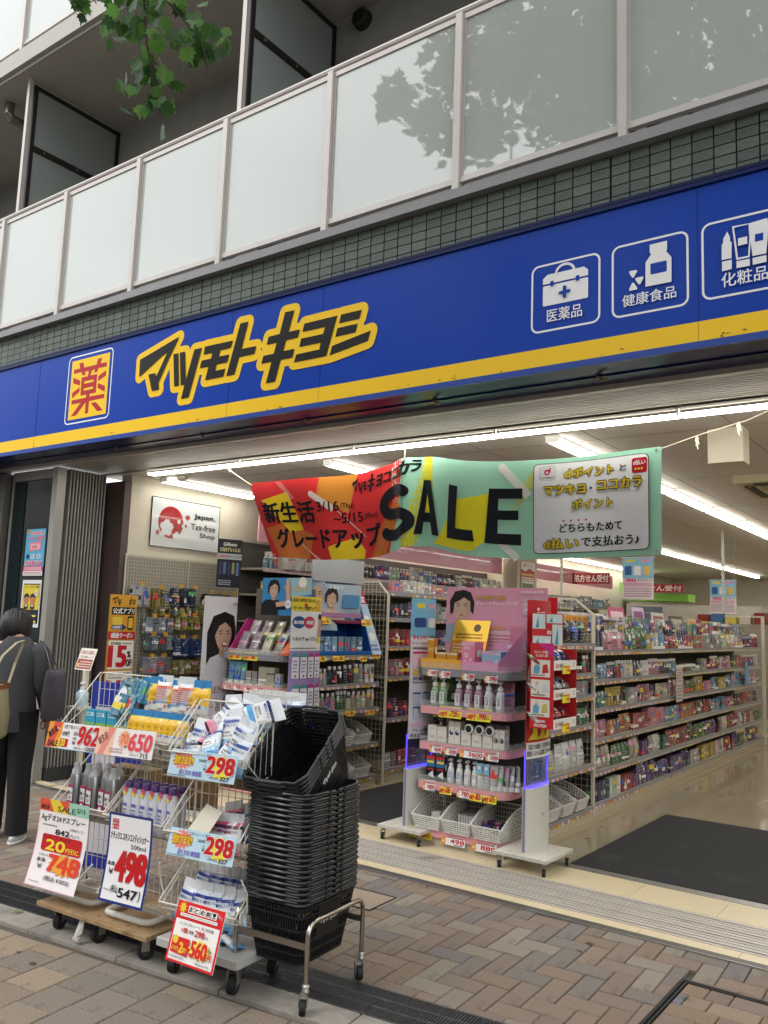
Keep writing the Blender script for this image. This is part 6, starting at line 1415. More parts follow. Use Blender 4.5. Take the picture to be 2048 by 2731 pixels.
def purp(s_, w, h):
    s_.rect(0, 0, w, h, C(0xA98FC6)); s_.rect(0, h*.88, w, h, C(0xEFD73A)); s_.text('あなたの代わりはいない。', w*.04, h*.955, w*.8, h*.985, C(0x2A2420), .05); s_.circ(w*.42, h*.93, w*.05, C(0xD23A2C)); s_.text('マーキー代謝アップ', w*.05, h*.89, w*.78, h*.92, C(0x3A2A20), .05); s_.rect(w*.8, h*.89, w*.96, h*.98, C(0xE7A23C))
    s_.rect(0, h*.56, w, h*.88, C(0xECECEA)); s_.circ(w*.22, h*.79, w*.19, C(0x22558F), ry=h*.05); s_.circ(w*.55, h*.79, w*.19, C(0xC83A56), ry=h*.05); s_.text('肌の乾燥', w*.08, h*.775, w*.36, h*.805, WHITE, .04); s_.text('体脂肪', w*.44, h*.775, w*.68, h*.805, WHITE, .04)
    s_.poly([(w*.85, h*.68), (w, h*.66), (w, h*.85), (w*.9, h*.84)], C(0xC79A80)); s_.circ(w*.93, h*.84, w*.07, C(0x2A211E), ry=h*.025); s_.text('ヘルシア my リズム', w*.04, h*.635, w*.82, h*.675, C(0x33333A), .03); s_.rect(w*.84, h*.625, w*.96, h*.67, C(0xEBD43A)); s_.small(w*.02, h*.57, w*.9, h*.59, 1, C(0x8A8A8A))
    for j in range(2):
        for i in range(4):
            a = w*(.06+.235*i); z = h*(.34-.25*j)
            s_.rect(a, z, a+w*.2, z+h*.17, C(0xF2EFF5)); s_.poly([(a, z+h*.17), (a+w*.2, z+h*.17), (a+w*.18, z+h*.195), (a+w*.1, z+h*.205), (a+w*.02, z+h*.195)], C(0x4FA59A if i < 2 else 0xC0458A)); s_.small(a+w*.03, z+h*.04, a+w*.17, z+h*.15, 4, C(0x8A84A8)); s_.poly([(a+w*.06, z+h*.025), (a+w*.14, z+h*.025), (a+w*.1, z+h*.005)], C(0x2A2A30))
    s_.rect(0, 0, w, h*.08, C(0xDCD8E6)); s_.text('健康食品売り場に', w*.03, h*.045, w*.62, h*.072, C(0x33333A), .02); s_.text('おトクな30本入り!', w*.03, h*.01, w*.66, h*.038, C(0x33333A), .02); s_.rect(w*.72, h*.01, w*.96, h*.075, C(0x9EC9C4))
curved('gate_poster', 'purple and white health drink poster with yellow header strip', 'poster', (-4.64, 5.13, .72), .37, 1.0, purp, 0xA98FC6, .02, rz=R(90))
def off15(s_, w, h):
    s_.rect(0, 0, w, h, C(0xD9A032)); logo_on(s_, LOGO[0:1]+LOGO[1:3]+[LOGO[4]]*0+[LOGO[5], LOGO[6]], w*.08, h*.91, w*.94, h*.985, C(0x1A1A1A))
    s_.rect(w*.08, h*.84, w*.94, h*.9, C(0x1C1B1A)); s_.text('公式アプリ', w*.12, h*.848, w*.9, h*.892, WHITE, .04); s_.rect(w*.12, h*.76, w*.45, h*.82, C(0xE9C84A)); s_.rrect(w*.66, h*.72, w*.9, h*.83, .01, C(0x222222)); s_.rect(w*.69, h*.735, w*.87, h*.815, C(0xE7B23A))
    s_.poly([(w*.1, h*.725), (w*.45, h*.725), (w*.45, h*.71), (w*.62, h*.74), (w*.45, h*.77), (w*.45, h*.755), (w*.1, h*.755)], C(0x263A78)); s_.text('会員登録で', w*.13, h*.73, w*.45, h*.75, WHITE, .04)
    s_.rect(0, h*.645, w, h*.705, C(0xC0282C)); s_.text('感謝クーポン', w*.1, h*.655, w*.9, h*.697, WHITE, .04)
    s_.rrect(w*.04, h*.41, w*.96, h*.635, .015, C(0xF2EDE4)); s_.text('店内商品', w*.1, h*.6, w*.45, h*.625, C(0x222222), .04); s_.small(w*.5, h*.603, w*.9, h*.62, 1, C(0x444444)); s_.text('15', w*.08, h*.43, w*.66, h*.59, C(0xC5202A), .08); s_.text('%', w*.72, h*.5, w*.86, h*.55, C(0x1A1A1A), .05); s_.text('OFF', w*.7, h*.43, w*.92, h*.485, C(0x1A1A1A), .05)
    s_.rrect(w*.04, h*.06, w*.96, h*.395, .015, C(0xF2EDE4)); s_.text('カウンセリング化粧品', w*.08, h*.36, w*.92, h*.385, C(0x222222), .03); s_.small(w*.1, h*.335, w*.6, h*.352, 1, C(0x444444)); s_.text('10', w*.08, h*.14, w*.66, h*.32, C(0xC5202A), .08); s_.text('%', w*.72, h*.23, w*.86, h*.28, C(0x1A1A1A), .05); s_.text('OFF', w*.7, h*.16, w*.92, h*.215, C(0x1A1A1A), .05)
curved('gate_poster', 'orange app coupon poster with big red 15% OFF beside the brown pillar', 'poster', (-6.58, 4.815, .55), .30, 1.15, off15, 0xD9A032, .015, rz=R(90))

# ================================================================= RED PROTEIN BAR DISPLAY
rd = thing('protein_bar_stand', 'red cardboard hanging display with three tiers of protein bars on the right-hand gate', 'display stand', (-2.485, 5.07, .90))
s_ = Sheet((0, 0, 0)); s_.board(.165, .54, .003, C(0xD62A30), 0, 0); s_.poly([(.05, .54), (.165, .54), (.165, .45)], C(0xD8338A))
s_.text('おいしく手軽に', .03, .475, .13, .492, WHITE, .03); s_.text('たんぱく質!', .04, .452, .125, .47, WHITE, .03)
for i, z in enumerate((.325, .2, .075)):
    s_.rrect(.008, z, .14, z+.108, .004, C(0xEDE8DC)); s_.poly([(.025, z+.02), (.065, z+.02), (.07, z+.06), (.045, z+.085), (.025, z+.06)], C([0x6FA7C9, 0xE3E3E0, 0x69A9CE][i])); s_.circ(.05, z+.083, .012, C(0xE6BE9A), 10); s_.poly([(.085, z+.02), (.13, z+.03), (.12, z+.085), (.09, z+.075)], C([0xC9343A, 0xD9DCE0, 0xCFC06A][i])); s_.small(.015, z+.004, .11, z+.018, 1, C(0x5A3A30))
s_.text('in', .045, .035, .068, .06, WHITE, .05); s_.text('BAR', .074, .04, .11, .055, WHITE, .05); s_.text('PROTEIN', .035, .01, .12, .028, WHITE, .04)
s_.build('side_panel', PRINT, rd)
mb = MB(); mb.box(0, .003, 0, .004, .36, .54, C(0xBDB8B2)); mb.box(.004, .356, 0, .165, .36, .5, C(0xCF2A30)); mb.build('carton_shell', PRINT, rd)
for i, z in enumerate((0.0, .185, .37)):
    s_ = Sheet((.165, .003, z), YD, ZU); s_.board(.353, .062, .003, C(0xEEECE8), 0, 0); s_.text('in', .03, .012, .07, .048, C(0xC21F2C), .05); s_.text('BAR', .085, .018, .15, .042, C(0x2A2A30), .05); s_.text('2', .30, .02, .32, .045, C(0xC21F2C), .04)
    s_.build('tray_lip', PRINT, rd)
    mb = MB(); mb.box(.004, .003, z, .162, .355, z+.004, C(0xE3DFDA)); mb.build('tray_floor', PRINT, rd)
    s_ = Sheet((.172, .12, z-.025), YD, ZU, step=.0003); s_.board(.12, .055, .001, C(0xF0E23C)); s_.text('148', .055, .01, .11, .034, C(0xC8202A), .05); s_.rect(.006, .04, .114, .051, C(0xE07A3A)); s_.build('price_card', PRINT, rd)
    for k in range(9):
        goods('snack_bag', 'foil protein bar in the %s tray of the red display' % ['bottom', 'middle', 'top'][i], (-2.41+.02*(k % 3), 5.10+.036*k, .93+z+.016*(k % 3)), R(90+15*math.sin(k*2)), 1, ['silver', 'navy', 'red'][(k+i) % 3] if i != 1 else 'silver', 'protein bars, %s tray' % ['bottom', 'middle', 'top'][i], tilt=R(-55), sc3=(.62, .8, .72))
def redleaf(s_, w, h):
    s_.rect(0, 0, w, h, C(0xC4252E)); 
    for (a, b, c, d) in ((.02, .52, .42, .97), (.46, .7, .97, .97), (.02, .02, .6, .3), (.64, .02, .97, .66)): s_.rect(w*a, h*b, w*c, h*d, C(0xC9DEE0)); s_.poly([(w*(a+.08), h*(b+.03)), (w*(a+.2), h*(b+.03)), (w*(a+.17), h*(d-.06))], C(0x4F93A8)); s_.circ(w*(a+.17), h*(d-.06), w*.025, C(0xE3B9A0), 8)
    s_.text('in', w*.48, h*.36, w*.6, h*.5, WHITE, .04); s_.rect(w*.4, h*.1, w*.55, h*.2, C(0xE9EEF0))
sheet_thing('hanging_leaflet', 'red and pale blue leaflet board clipped at the top of the red gate poster', 'leaflet', (-2.49, 5.10, 1.42), (.55, 1, 0), ZU, .25, .215, redleaf, C(0xC4252E))

# ================================================================= LEFT GONDOLA
W3 = 'the left end display'
ld = thing('end_display_rack', 'cosmetics end display rack between the toothpaste poster and the purple poster', 'shelf rack')
ZL = [.11, .41, .70, .95, 1.22]
end_shelves(ld, -5.62, -4.9, 5.35, ZL)
mb = MB(); mb.box(-5.6, 5.7, 0, -4.9, 5.73, 1.8); mb.build('back_panel', BACKM, ld)
mb = MB(); mb.box(-5.62, 5.362, 0, -4.93, 5.7, .065); mb.build('kick_plate', KICK, ld)
for i, (x, z, pr, yl) in enumerate(((-5.47, 1.165, 1280, 1), (-5.28, 1.165, 1980, 1), (-5.55, .9, 658, 0), (-5.43, .9, 798, 0), (-5.3, .895, 980, 0), (-5.17, .9, 1180, 0), (-5.06, .895, 780, 1))):
    card(x, 5.34, z, .16 if i < 2 else .1, .07, pr, yl, '%s price card reading %s, number %s along the left end display' % ('yellow' if yl else 'white', pr, ['one', 'two', 'three', 'four', 'five', 'six', 'seven'][i]))
for i in range(4): goods('tube', 'sky-blue tube pack standing at the left of the fourth shelf, left end display', (-5.56+.075*i, 5.40, .951), 0, 1.35, 'sky blue', 'sky-blue tubes, left end display') if i < 3 else None
fill(W3, 'fourth', (-5.36, 5.35, .951), (1, 0), (0, -1), .44, .23, ['tube', 'carton'], ['white', 'cream', 'silver', 'teal'], run=(1, 2))
for z, s0 in ((.702, 'third'), (.412, 'second')): fill(W3, s0, (-5.6, 5.35, z), (1, 0), (0, -1), .66, .2, ['tube', 'bottle', 'carton', 'pouch'], allh)
t_ = thing('pouch_display', 'magenta and orange tray display holding silver shampoo pouches', 'display stand', (-5.6, 5.37, 1.222))
mb = MB(); mb.mesh([(0, 0, 0), (0, .22, .3), (0, .3, .3), (0, .3, 0), (.012, 0, 0), (.012, .22, .3), (.012, .3, .3), (.012, .3, 0)], [(0, 3, 2, 1), (4, 5, 6, 7), (0, 1, 5, 4), (1, 2, 6, 5)], C(0xD43A8C)); mb.build('magenta_side', PRINT, t_)
mb = MB(); mb.mesh([(.62, 0, 0), (.72, .22, .3), (.72, .3, .3), (.72, .3, 0), (.72, 0, 0)], [(0, 4, 1), (0, 1, 3), (1, 2, 3), (4, 3, 2, 1)], C(0xE4622A)); mb.box(.61, -.002, 0, .72, .002, .02, C(0xE4622A)); mb.build('orange_side', PRINT, t_)
mb = MB(); mb.box(.012, 0, 0, .7, .006, .035, C(0xD9D6DA)); mb.box(.012, .12, 0, .7, .126, .12, C(0xC9C6CA)); mb.build('tray', CLEAR, t_)
for r_ in range(2):
    for i in range(4):
        goods('refill_pack', 'silver pouch with %s band in the %s row of the magenta display' % (['pink', 'gold'][i > 1], ['front', 'back'][r_]), (-5.48+i*.15, 5.42+r_*.12, 1.235+r_*.1), R(-6), 1.12, ['pink', 'cream'][i > 1], '%s-banded pouches, %s row' % (['pink', 'gold'][i > 1], ['front', 'back'][r_]), tilt=R(-22), hexc=[0xC4B2BC, 0xD9CFA8][i > 1])
def beach(s_, w, h):
    s_.rect(0, 0, w, h, C(0x3F8CC6)); s_.poly([(w*.5, h*.45), (w, h*.58), (w, h), (w*.5, h)], C(0x9CC4D2)); s_.circ(w*.82, h*.88, w*.08, C(0xF5EEDC)); s_.text('サンカット', w*.45, h*.62, w*.95, h*.8, C(0xD6B24A), .04)
    portrait(s_, w*.24, h*.68, h*.22, body=0x17181C); s_.poly([(0, 0), (w*.36, 0), (w*.3, h*.4), (w*.1, h*.42), (0, h*.3)], C(0x17181C)); s_.poly([(w*.3, h*.35), (w*.6, h*.4), (w*.6, h*.28), (w*.32, h*.22)], C(0xD7AE94)); s_.poly([(w*.52, h*.35), (w*.6, h*.38), (w*.56, h*.95), (w*.5, h*.95)], C(0xD7AE94))
    for i in range(2): s_.circ(w*(.56+.16*i), h*.3, w*.065, C(0xEEF1F2)); s_.small(w*(.52+.16*i), h*.27, w*(.6+.16*i), h*.33, 2, C(0x4A6A8A))
sheet_thing('cosmetics_poster', 'blue beach sunscreen poster with a dark-haired woman behind the magenta display', 'poster', (-5.35, 5.52, 1.56), XD, ZU, .58, .33, beach, C(0x2F6FA0), .005)
def face2(s_, w, h):
    s_.rect(0, 0, w, h, C(0xA9BCCB)); portrait(s_, w*.14, h*.62, h*.42, hair=0x9FB0BD, skin=0xCDAA96, body=0xA9BCCB); portrait(s_, w*.42, h*.55, h*.26, hair=0x2A2220, body=0xD9B9A8); s_.rrect(w*.62, h*.3, w*.95, h*.7, .015, C(0x4F8CB8)); s_.text('うるおう', w*.36, h*.85, w*.62, h*.97, WHITE, .04); s_.rect(0, 0, w, h*.14, C(0xB07AA8))
sheet_thing('cosmetics_poster', 'pale blue skincare poster with two faces above the deep blue display', 'poster', (-4.93, 5.66, 1.56), (.2, 1, 0), ZU, .62, .3, face2, C(0x8A9AA8), .005)
mb = MB(); mb.box(0, 0, 0, .006, .75, .22, C(0xC9CCD0)); mb.box(-.2, 0, 0, 0, .75, .006, C(0xC9CCD0)); o = mb.build('clear_riser', mat('grey_clear', C(0xB5B8BC), .2, alpha=.75)); o.location = (-4.9, 5.66, 1.88); tag(o, 'grey translucent riser box on top of the left rack above the skincare poster', 'display riser')
# side face of the left gondola
lsr = thing('side_shelf_rack', 'short shelf rack with deep blue display and white baskets right of the purple poster', 'shelf rack')
shelves(lsr, (-4.87, 5.45), (0, 1), (1, 0), 1.24, [.10, .40, .73, .96, 1.22], big_until=2, ytag=.5)
mb = MB(); mb.box(-5.28, 5.75, 0, -5.25, 6.75, 1.85); mb.build('back_panel', BACKM, lsr)
W4 = 'the left rack side'
fill(W4, 'third', (-4.87, 5.75, .731), (0, 1), (1, 0), .92, .2, ['tube', 'bottle', 'spray_can'], ['white', 'pink', 'cream', 'green', 'teal'], run=(2, 4))
fill(W4, 'fourth', (-4.87, 5.75, .961), (0, 1), (1, 0), .92, .22, ['tube', 'bottle'], ['green', 'black', 'silver', 'white'], run=(2, 3))
for j, z in enumerate((.105, .405)):
    for i in range(3): wbasket(-5.02, 5.9+i*.27, z, R(90), 'white perforated basket, %s of three on the %s shelf of the left rack' % (['nearest', 'middle', 'farthest'][i], ['bottom', 'second'][j]), 'white baskets on the left rack')
for i in range(6): goods('tube', 'dark navy tube lying in a white basket of the left rack', (-5.0, 6.2+.07*i, .5), 1+i, .9, 'navy', 'navy tubes in the basket', tilt=R(70))
bd = thing('tiered_display', 'deep blue two-tier cardboard display with yellow price cards on the left rack', 'display stand', (-4.87, 5.75, 1.222))
mb = MB()
for y in (0, .78): mb.mesh([(0, y, 0), (-.3, y, 0), (-.3, y, .66), (-.22, y, .66), (0, y+.0, .05), (0, y+.015, 0), (-.3, y+.015, 0), (-.3, y+.015, .66), (-.22, y+.015, .66), (0, y+.015, .05)], [(0, 1, 2, 3, 4), (9, 8, 7, 6, 5), (0, 4, 9, 5), (4, 3, 8, 9), (3, 2, 7, 8)], C(0x14539F))
mb.box(-.3, 0, 0, -.29, .78, .64, C(0x14539F)); mb.build('blue_shell', PRINT, bd)
for z, x in ((0, 0), (.28, -.1)):
    mb = MB(); mb.box(x-.2, .015, z, x, .78, z+.006, C(0x1A66B8)); mb.box(x-.004, .015, z-.0, x, .78, z+.035, C(0x1A5FB0) if z == 0 else C(0x9A2A5C)); mb.build('tier', PRINT, bd)
s_ = Sheet((.004, .795, .0), (-.32, .06, .66), (-.32, .0, .66)) if False else None
def lim(s_, w, h):
    s_.rect(0, 0, w, h, C(0xB3CBE0)); s_.rect(0, h*.72, w, h, C(0xB5285A)); s_.rect(w*.1, h*.84, w*.6, h*.97, C(0xE9E46A)); s_.text('限定', w*.15, h*.74, w*.85, h*.83, WHITE, .04); s_.circ(w*.5, h*.5, w*.3, C(0xE9EEF2)); s_.circ(w*.5, h*.25, w*.32, C(0xEDE8DC)); s_.small(w*.1, h*.04, w*.9, h*.15, 2, C(0x3A5A8A))
sheet_thing('display_side_card', 'slanted magenta and pale blue card on the right end of the deep blue display', 'card', (-4.86, 6.55, 1.225), (.12, 1, 0), (-.28, 0, .66), .13, .72, lim)
for j, (z, x) in enumerate(((0, -.06), (.286, -.16))):
    for i in range(7): goods('carton', 'sky-blue hanging carton in the %s tier of the deep blue display' % ['lower', 'upper'][j], (-4.87+x, 5.83+i*.095, 1.23+z), R(90), 1.3, 'sky blue' if j == 0 else 'teal', 'cartons in the deep blue display, %s tier' % ['lower', 'upper'][j])
for i, (y, z, w, pr) in enumerate(((5.8, 1.17, .12, 798), (6.05, 1.17, .16, 1280), (6.42, 1.16, .1, 598), (6.62, 1.19, .13, 498), (5.85, 1.50, .12, 862), (6.45, 1.49, .16, 862), (5.9, .66, .15, 980), (6.25, .67, .12, 880), (6.55, .66, .14, 780))):
    card(-4.862, y, z, w, .065, pr, 1, 'yellow price card number %s along the left rack, reading %s' % (['one', 'two', 'three', 'four', 'five', 'six', 'seven', 'eight', 'nine'][i], pr), rot=R(90))
# wire panel and far part of the left gondola
mb = MB(); mb.box(-4.885, 6.79, 0, -4.865, 6.81, 1.80); mb.tube([(-4.875, 6.8, 1.80), (-5.0, 6.8, 1.93)], .011, n=4); mb.box(-5.4, 6.79, 1.92, -5.0, 6.81, 1.94); mb.build('end_post', mat('frame_cream', C(0xDDD5C2), .4), lsr)
grid_panel(lsr, [(0, .05), (.5, .05), (.5, 1.92), (.13, 1.92), (0, 1.8)], (-4.875, 6.8), (-1, 0), rf=0)
l2 = thing('aisle_shelf_rack', 'shelf rack of brushes and beauty tools behind the blue campaign poster', 'shelf rack')
ZK = [.12, .6, 1.0, 1.3, 1.58, 1.84]
shelves(l2, (-4.89, 6.84), (0, 1), (1, 0), 4.5, ZK, big_until=1.4, ytag=.5, tagfreq=.8)
mb = MB(); mb.box(-5.33, 6.84, 0, -5.3, 11.3, 1.95); mb.build('back_panel', BACKM, l2)
W5 = 'the beauty tools rack'
for i, z in enumerate(ZK): fill(W5, ORD[i] if i < 5 else 'top', (-4.89, 6.9, z+.001), (0, 1), (1, 0), 1.9 if i < 5 else 4.2, (ZK[i+1]-z-.07) if i < 5 else .14, ['blister_pack'] if 0 < i < 5 else ['pouch', 'carton'], ['pink', 'teal', 'purple', 'navy', 'magenta', 'white', 'red'] if i else ['silver', 'red'], run=(2, 4), dy=.03)

# ================================================================= LEFT WALL: PEG GRID AND PINK-HEADED WALL SHELVES
wg = thing('wire_wall_grid', 'white wire mesh display grid fixed to the left wall below the tax-free sign', 'display grid')
grid_panel(wg, [(0, .1), (.78, .1), (.78, 2.1), (0, 2.1)], (-6.76, 5.09), (0, 1), pitch=.034, r_=.0019, rf=.008)
grid_panel(wg, [(0, .1), (.71, .1), (.71, 2.1), (0, 2.1)], (-6.76, 5.875), (0, 1), pitch=.034, r_=.0019, rf=.008)
mb = MB(); mb.box(-6.79, 5.1, .1, -6.775, 6.57, 2.08); mb.build('added_shade_board', mat('wall_shade_grey', C(0xA09A8C), .8), wg)  # added board; its darker grey stands in for shade on the wall
# rows of hanging packs: (z top, y start, y end, pitch, hue/hex, scale, label)
HP = [(1.64, 5.36, 6.5, .085, 'yellow', 0xA59A3A, .85, 'small olive pack between the first and second rows of the wall grid'),
      (1.80, 5.13, 5.32, .1, 'white', 0xDADCDD, 1.35, 'white nail clipper pack with round blue badge, top row of the wall grid'),
      (1.78, 5.36, 5.55, .11, 'yellow', 0xB5A83C, 1.35, 'yellow-green clear pack in the top row of the wall grid'),
      (1.80, 5.60, 5.92, .11, 'navy', 0x1F2F66, 1.3, 'navy and yellow razor pack in the top row of the wall grid'),
      (1.76, 6.02, 6.42, .095, 'black', 0x1D1E22, 1.2, 'black hair trimmer pack in the top row of the wall grid'),
      (1.50, 5.30, 5.62, .085, 'silver', 0xA8B4C2, 1.05, 'silver-blue tool pack in the second row of the wall grid'),
      (1.52, 5.66, 6.25, .085, 'yellow', 0xC5B93A, .95, 'yellow and blue razor pack in the second row of the wall grid'),
      (1.33, 5.30, 5.62, .085, 'silver', 0x8F9BA8, 1.0, 'silver tool pack in the third row of the wall grid'),
      (1.30, 5.66, 6.0, .095, 'navy', 0x1C4A9A, 1.25, 'blue razor pack in the third row of the wall grid'),
      (1.30, 6.02, 6.5, .085, 'yellow', 0xBDB23A, .95, 'small yellow razor pack in the third row, right part'),
      (1.12, 5.30, 5.62, .085, 'white', 0xAAB0BA, 1.1, 'grey-white clear pack in the fourth row of the wall grid'),
      (1.08, 5.66, 6.5, .085, 'yellow', 0xB0A636, .95, 'yellow and navy razor pack in the fourth row of the wall grid'),
      (.92, 5.30, 6.5, .09, 'silver', 0x98A2AE, 1.1, 'grey-blue tool pack in the fifth row of the wall grid'),
      (.70, 5.15, 6.5, .09, 'white', 0x3A4A66, 1.1, 'dark blue pack in the lowest row of the wall grid')]
for zt, y0, y1, pt_, hue, hx, s0, lab in HP:
    y = y0+.04; k = 0
    while y < y1:
        for q in range(2): goods('blister_pack', lab, (-6.70+q*.035, y+rnd.uniform(-.006, .006), zt-.15*s0), R(90)+rnd.uniform(-.15, .15), s0, hue, 'packs: '+lab[:60], hexc=hx)
        y += pt_; k += 1
mb = MB()
for zt, y0, y1, pt_, hue, hx, s0, lab in HP:
    y = y0+.04
    while y < y1: mb.tube([(-6.755, y, zt-.015*s0), (-6.60, y, zt-.012*s0)], .0022, C(0xD9D5CC), 4); y += pt_
mb.build('peg_hook', PLASTIC, wg)
k = 0
for zt, y0, y1, pt_, hue, hx, s0, lab in HP[1:11]:
    y = y0+.05
    while y < y1:
        o = link(rnd.choice(TAGY), 'price_tag', wg, (-6.595, y, zt-.0), R(90), .95); y += pt_*1.7
wsf = thing('wall_shelf_unit', 'long wall shelf unit with pink header boards down the left wall', 'shelf unit')
ZW = [.12, .55, .9, 1.2, 1.5, 1.79, 2.07]
shelves(wsf, (-6.42, 6.62), (0, 1), (1, 0), 5.55, ZW, railm=mat('pink_grey_rail', C(0xCBB0B0), .4), big_until=.7, ytag=.1, tagfreq=.85)
mb = MB(); mb.box(-6.79, 6.6, 0, -6.77, 12.2, 2.36); mb.build('back_panel', mat('dark_back', C(0x4C4843), .7), wsf)
PH = mat('pink_header', C(0xE9A0B0), .3, coat=.3)
for i in range(5):
    s_ = Sheet((-6.5, 6.6+i*1.12, 2.355), YD, ZU); s_.board(1.112, .26, .02, C(0xE9A0B0)); s_.rect(0, 0, 1.112, .26, C(0xE79BAB))
    tx = ['ヘアケア', 'スタイリング', 'シャンプー', 'シャンプー', 'コンディショナー'][i]
    s_.text(tx, .38, .10, .38+.055*len(tx), .155, WHITE, .03); s_.build('pink_header', mat('header_print', rough=.3, attr=True, coat=.2), wsf)
mb = MB(); mb.box(-6.52, 6.6, 2.62, -6.3, 12.2, 2.65); mb.build('light_canopy', SHELFM, wsf)
W6 = 'the pink wall unit'
for i, z in enumerate(ZW):
    fill(W6, ORD[i] if i < 6 else 'top', (-6.42, 6.66, z+.001), (0, 1), (1, 0), 5.45 if i > 3 else 2.2, (ZW[i+1]-z-.07) if i < 6 else .24, [['refill_pack', 'bottle'], ['bottle', 'carton'], ['bottle', 'tube'], ['tube', 'bottle'], ['bottle', 'pouch', 'carton'], ['carton', 'spray_can', 'tube'], ['pump_bottle', 'bottle', 'refill_pack']][i], ['white', 'silver', 'black', 'purple', 'sky blue', 'brown', 'cream', 'pale green'], run=(2, 4), dy=.03)
for i in range(2):
    wb = wbasket(-6.5, 7.02+i*.28, 2.075, R(90), 'grey-white basket on the top wall shelf, %s one' % ['left', 'right'][i], 'baskets on the top wall shelf')
# second pink header section beyond the pillar
ws2 = thing('wall_shelf_unit', 'wall shelf unit with pink header boards beyond the pillar', 'shelf unit')
shelves(ws2, (-6.42, 13.0), (0, 1), (1, 0), 4.0, [.9, 1.3, 1.65, 1.95], railm=RAILG, big_until=0, tagfreq=.6)
for i in range(3):
    s_ = Sheet((-6.5, 13.0+i*1.35, 2.36), YD, ZU); s_.board(1.34, .27, .02, C(0xE79BAB)); 
    if i == 1: s_.text('ヘアエッセンス', .45, .1, .95, .16, WHITE, .03)
    s_.build('pink_header', MATS['header_print'], ws2)
W7 = 'the pillar shelves'
for i, z in enumerate((1.65, 1.95)): fill(W7, ['third', 'top'][i], (-6.42, 13.05, z+.001), (0, 1), (1, 0), 3.8, .22, ['bottle', 'refill_pack', 'carton'], ['sky blue', 'white', 'silver', 'cream'], run=(2, 4))
def wp(s_, w, h):
    s_.rect(0, 0, w, h, C(0xB9262E)); s_.rect(w*.02, h*.55, w*.98, h*.62, C(0xE9B34A)); s_.rect(w*.05, h*.05, w*.95, h*.5, C(0xEDE7DC)); s_.rrect(w*.1, h*.1, w*.9, h*.3, .01, C(0x57794A)); s_.small(w*.08, h*.34, w*.9, h*.48, 2, C(0x9A3A3A)); s_.poly([(0, h*.75), (w*.3, h*.68), (w*.6, h*.8), (w, h*.7), (w, h), (0, h)], C(0xF0ECE6)); s_.text('ポイント', w*.15, h*.82, w*.85, h*.95, C(0xC9252E), .04)
sheet_thing('pillar_poster', 'red campaign poster on the pillar below the banner', 'poster', (-6.24, 12.35, 2.08), YD, ZU, .5, .5, wp, C(0xB9262E))
sheet_thing('pink_plate', 'small pink plate with white lettering on the pillar below the red poster', 'sign', (-6.2, 12.5, 1.93), YD, ZU, .28, .11, lambda s_, w, h: (s_.rect(0, 0, w, h, C(0xDF8FA6)), s_.text('W洗顔', w*.15, h*.25, w*.85, h*.75, WHITE, .03)))
# far right: one more rack end with shaded goods, and another aisle rack on the right side out of the mat
fr = thing('aisle_shelf_rack', 'shelf rack with leaflets beyond the far end of the long rack', 'shelf rack')
shelves(fr, (-2.35, 14.2), (1, 0), (0, -1), 1.0, [.3, .7, 1.05, 1.4], big_until=0)
mb = MB(); mb.box(-2.35, 14.5, 0, -1.2, 14.53, 1.75); mb.box(-2.37, 14.18, 0, -2.35, 14.5, 1.75); mb.build('back_panel', BACKM, fr)
for i, z in enumerate((.3, .7, 1.05, 1.4)): fill('the far cross rack', ORD[i], (-2.33, 14.2, z+.001), (1, 0), (0, -1), .95, .26, ['pouch', 'carton'], ['white', 'sky blue', 'pink', 'silver'])
# ================================================================= TROLLEY WITH WIRE RACKS
PLY = mat('plywood', C(0xA58763), .7, noise=.25, nscale=14, stretch=(1, 8, 1), bump=.15, bscale=30, dirt=(C(0x7A5E40), 5, .6))
WIRE = mat('wire_ivory', C(0xDED8CA), .38, noise=.05, nscale=20)
tro = thing('plywood_trolley', 'plywood platform trolley on black castors under the two left wire racks', 'trolley', (-3.862, 2.536, 0), R(3))
mb = MB(); mb.cbox(0, 0, .118, .775, .42, .138, .002); mb.build('platform', PLY, tro)
mb = MB()
for (x, y) in ((.06, .05), (.05, .2), (.3, .06), (.33, .1), (.6, .05), (.66, .06), (.71, .1), (.4, .05)): mb.lathe([(.006, .138), (.005, .1395)], C(0x6A5540), 8, c=(x, y, 0))
mb.build('screw', PAINTC, tro)
for (x, y, r_) in ((.07, .09, .3), (.36, .09, -.2), (.68, .09, 2.6), (.07, .36, .2), (.68, .36, .1)): castor(tro, x, y, 0.0, .037, r_, h=.118-.037)
mb = MB(); mb.mesh([(.29, .03, .10), (.33, .03, .115), (.325, .02, .05), (.30, .0, .03), (.285, .01, .04)], [(0, 1, 2, 3, 4)], C(0xC9C6BE)); mb.box(.285, .0, .02, .325, .012, .034, C(0xC9C6BE)); mb.build('brake_lever', PAINTC, tro)
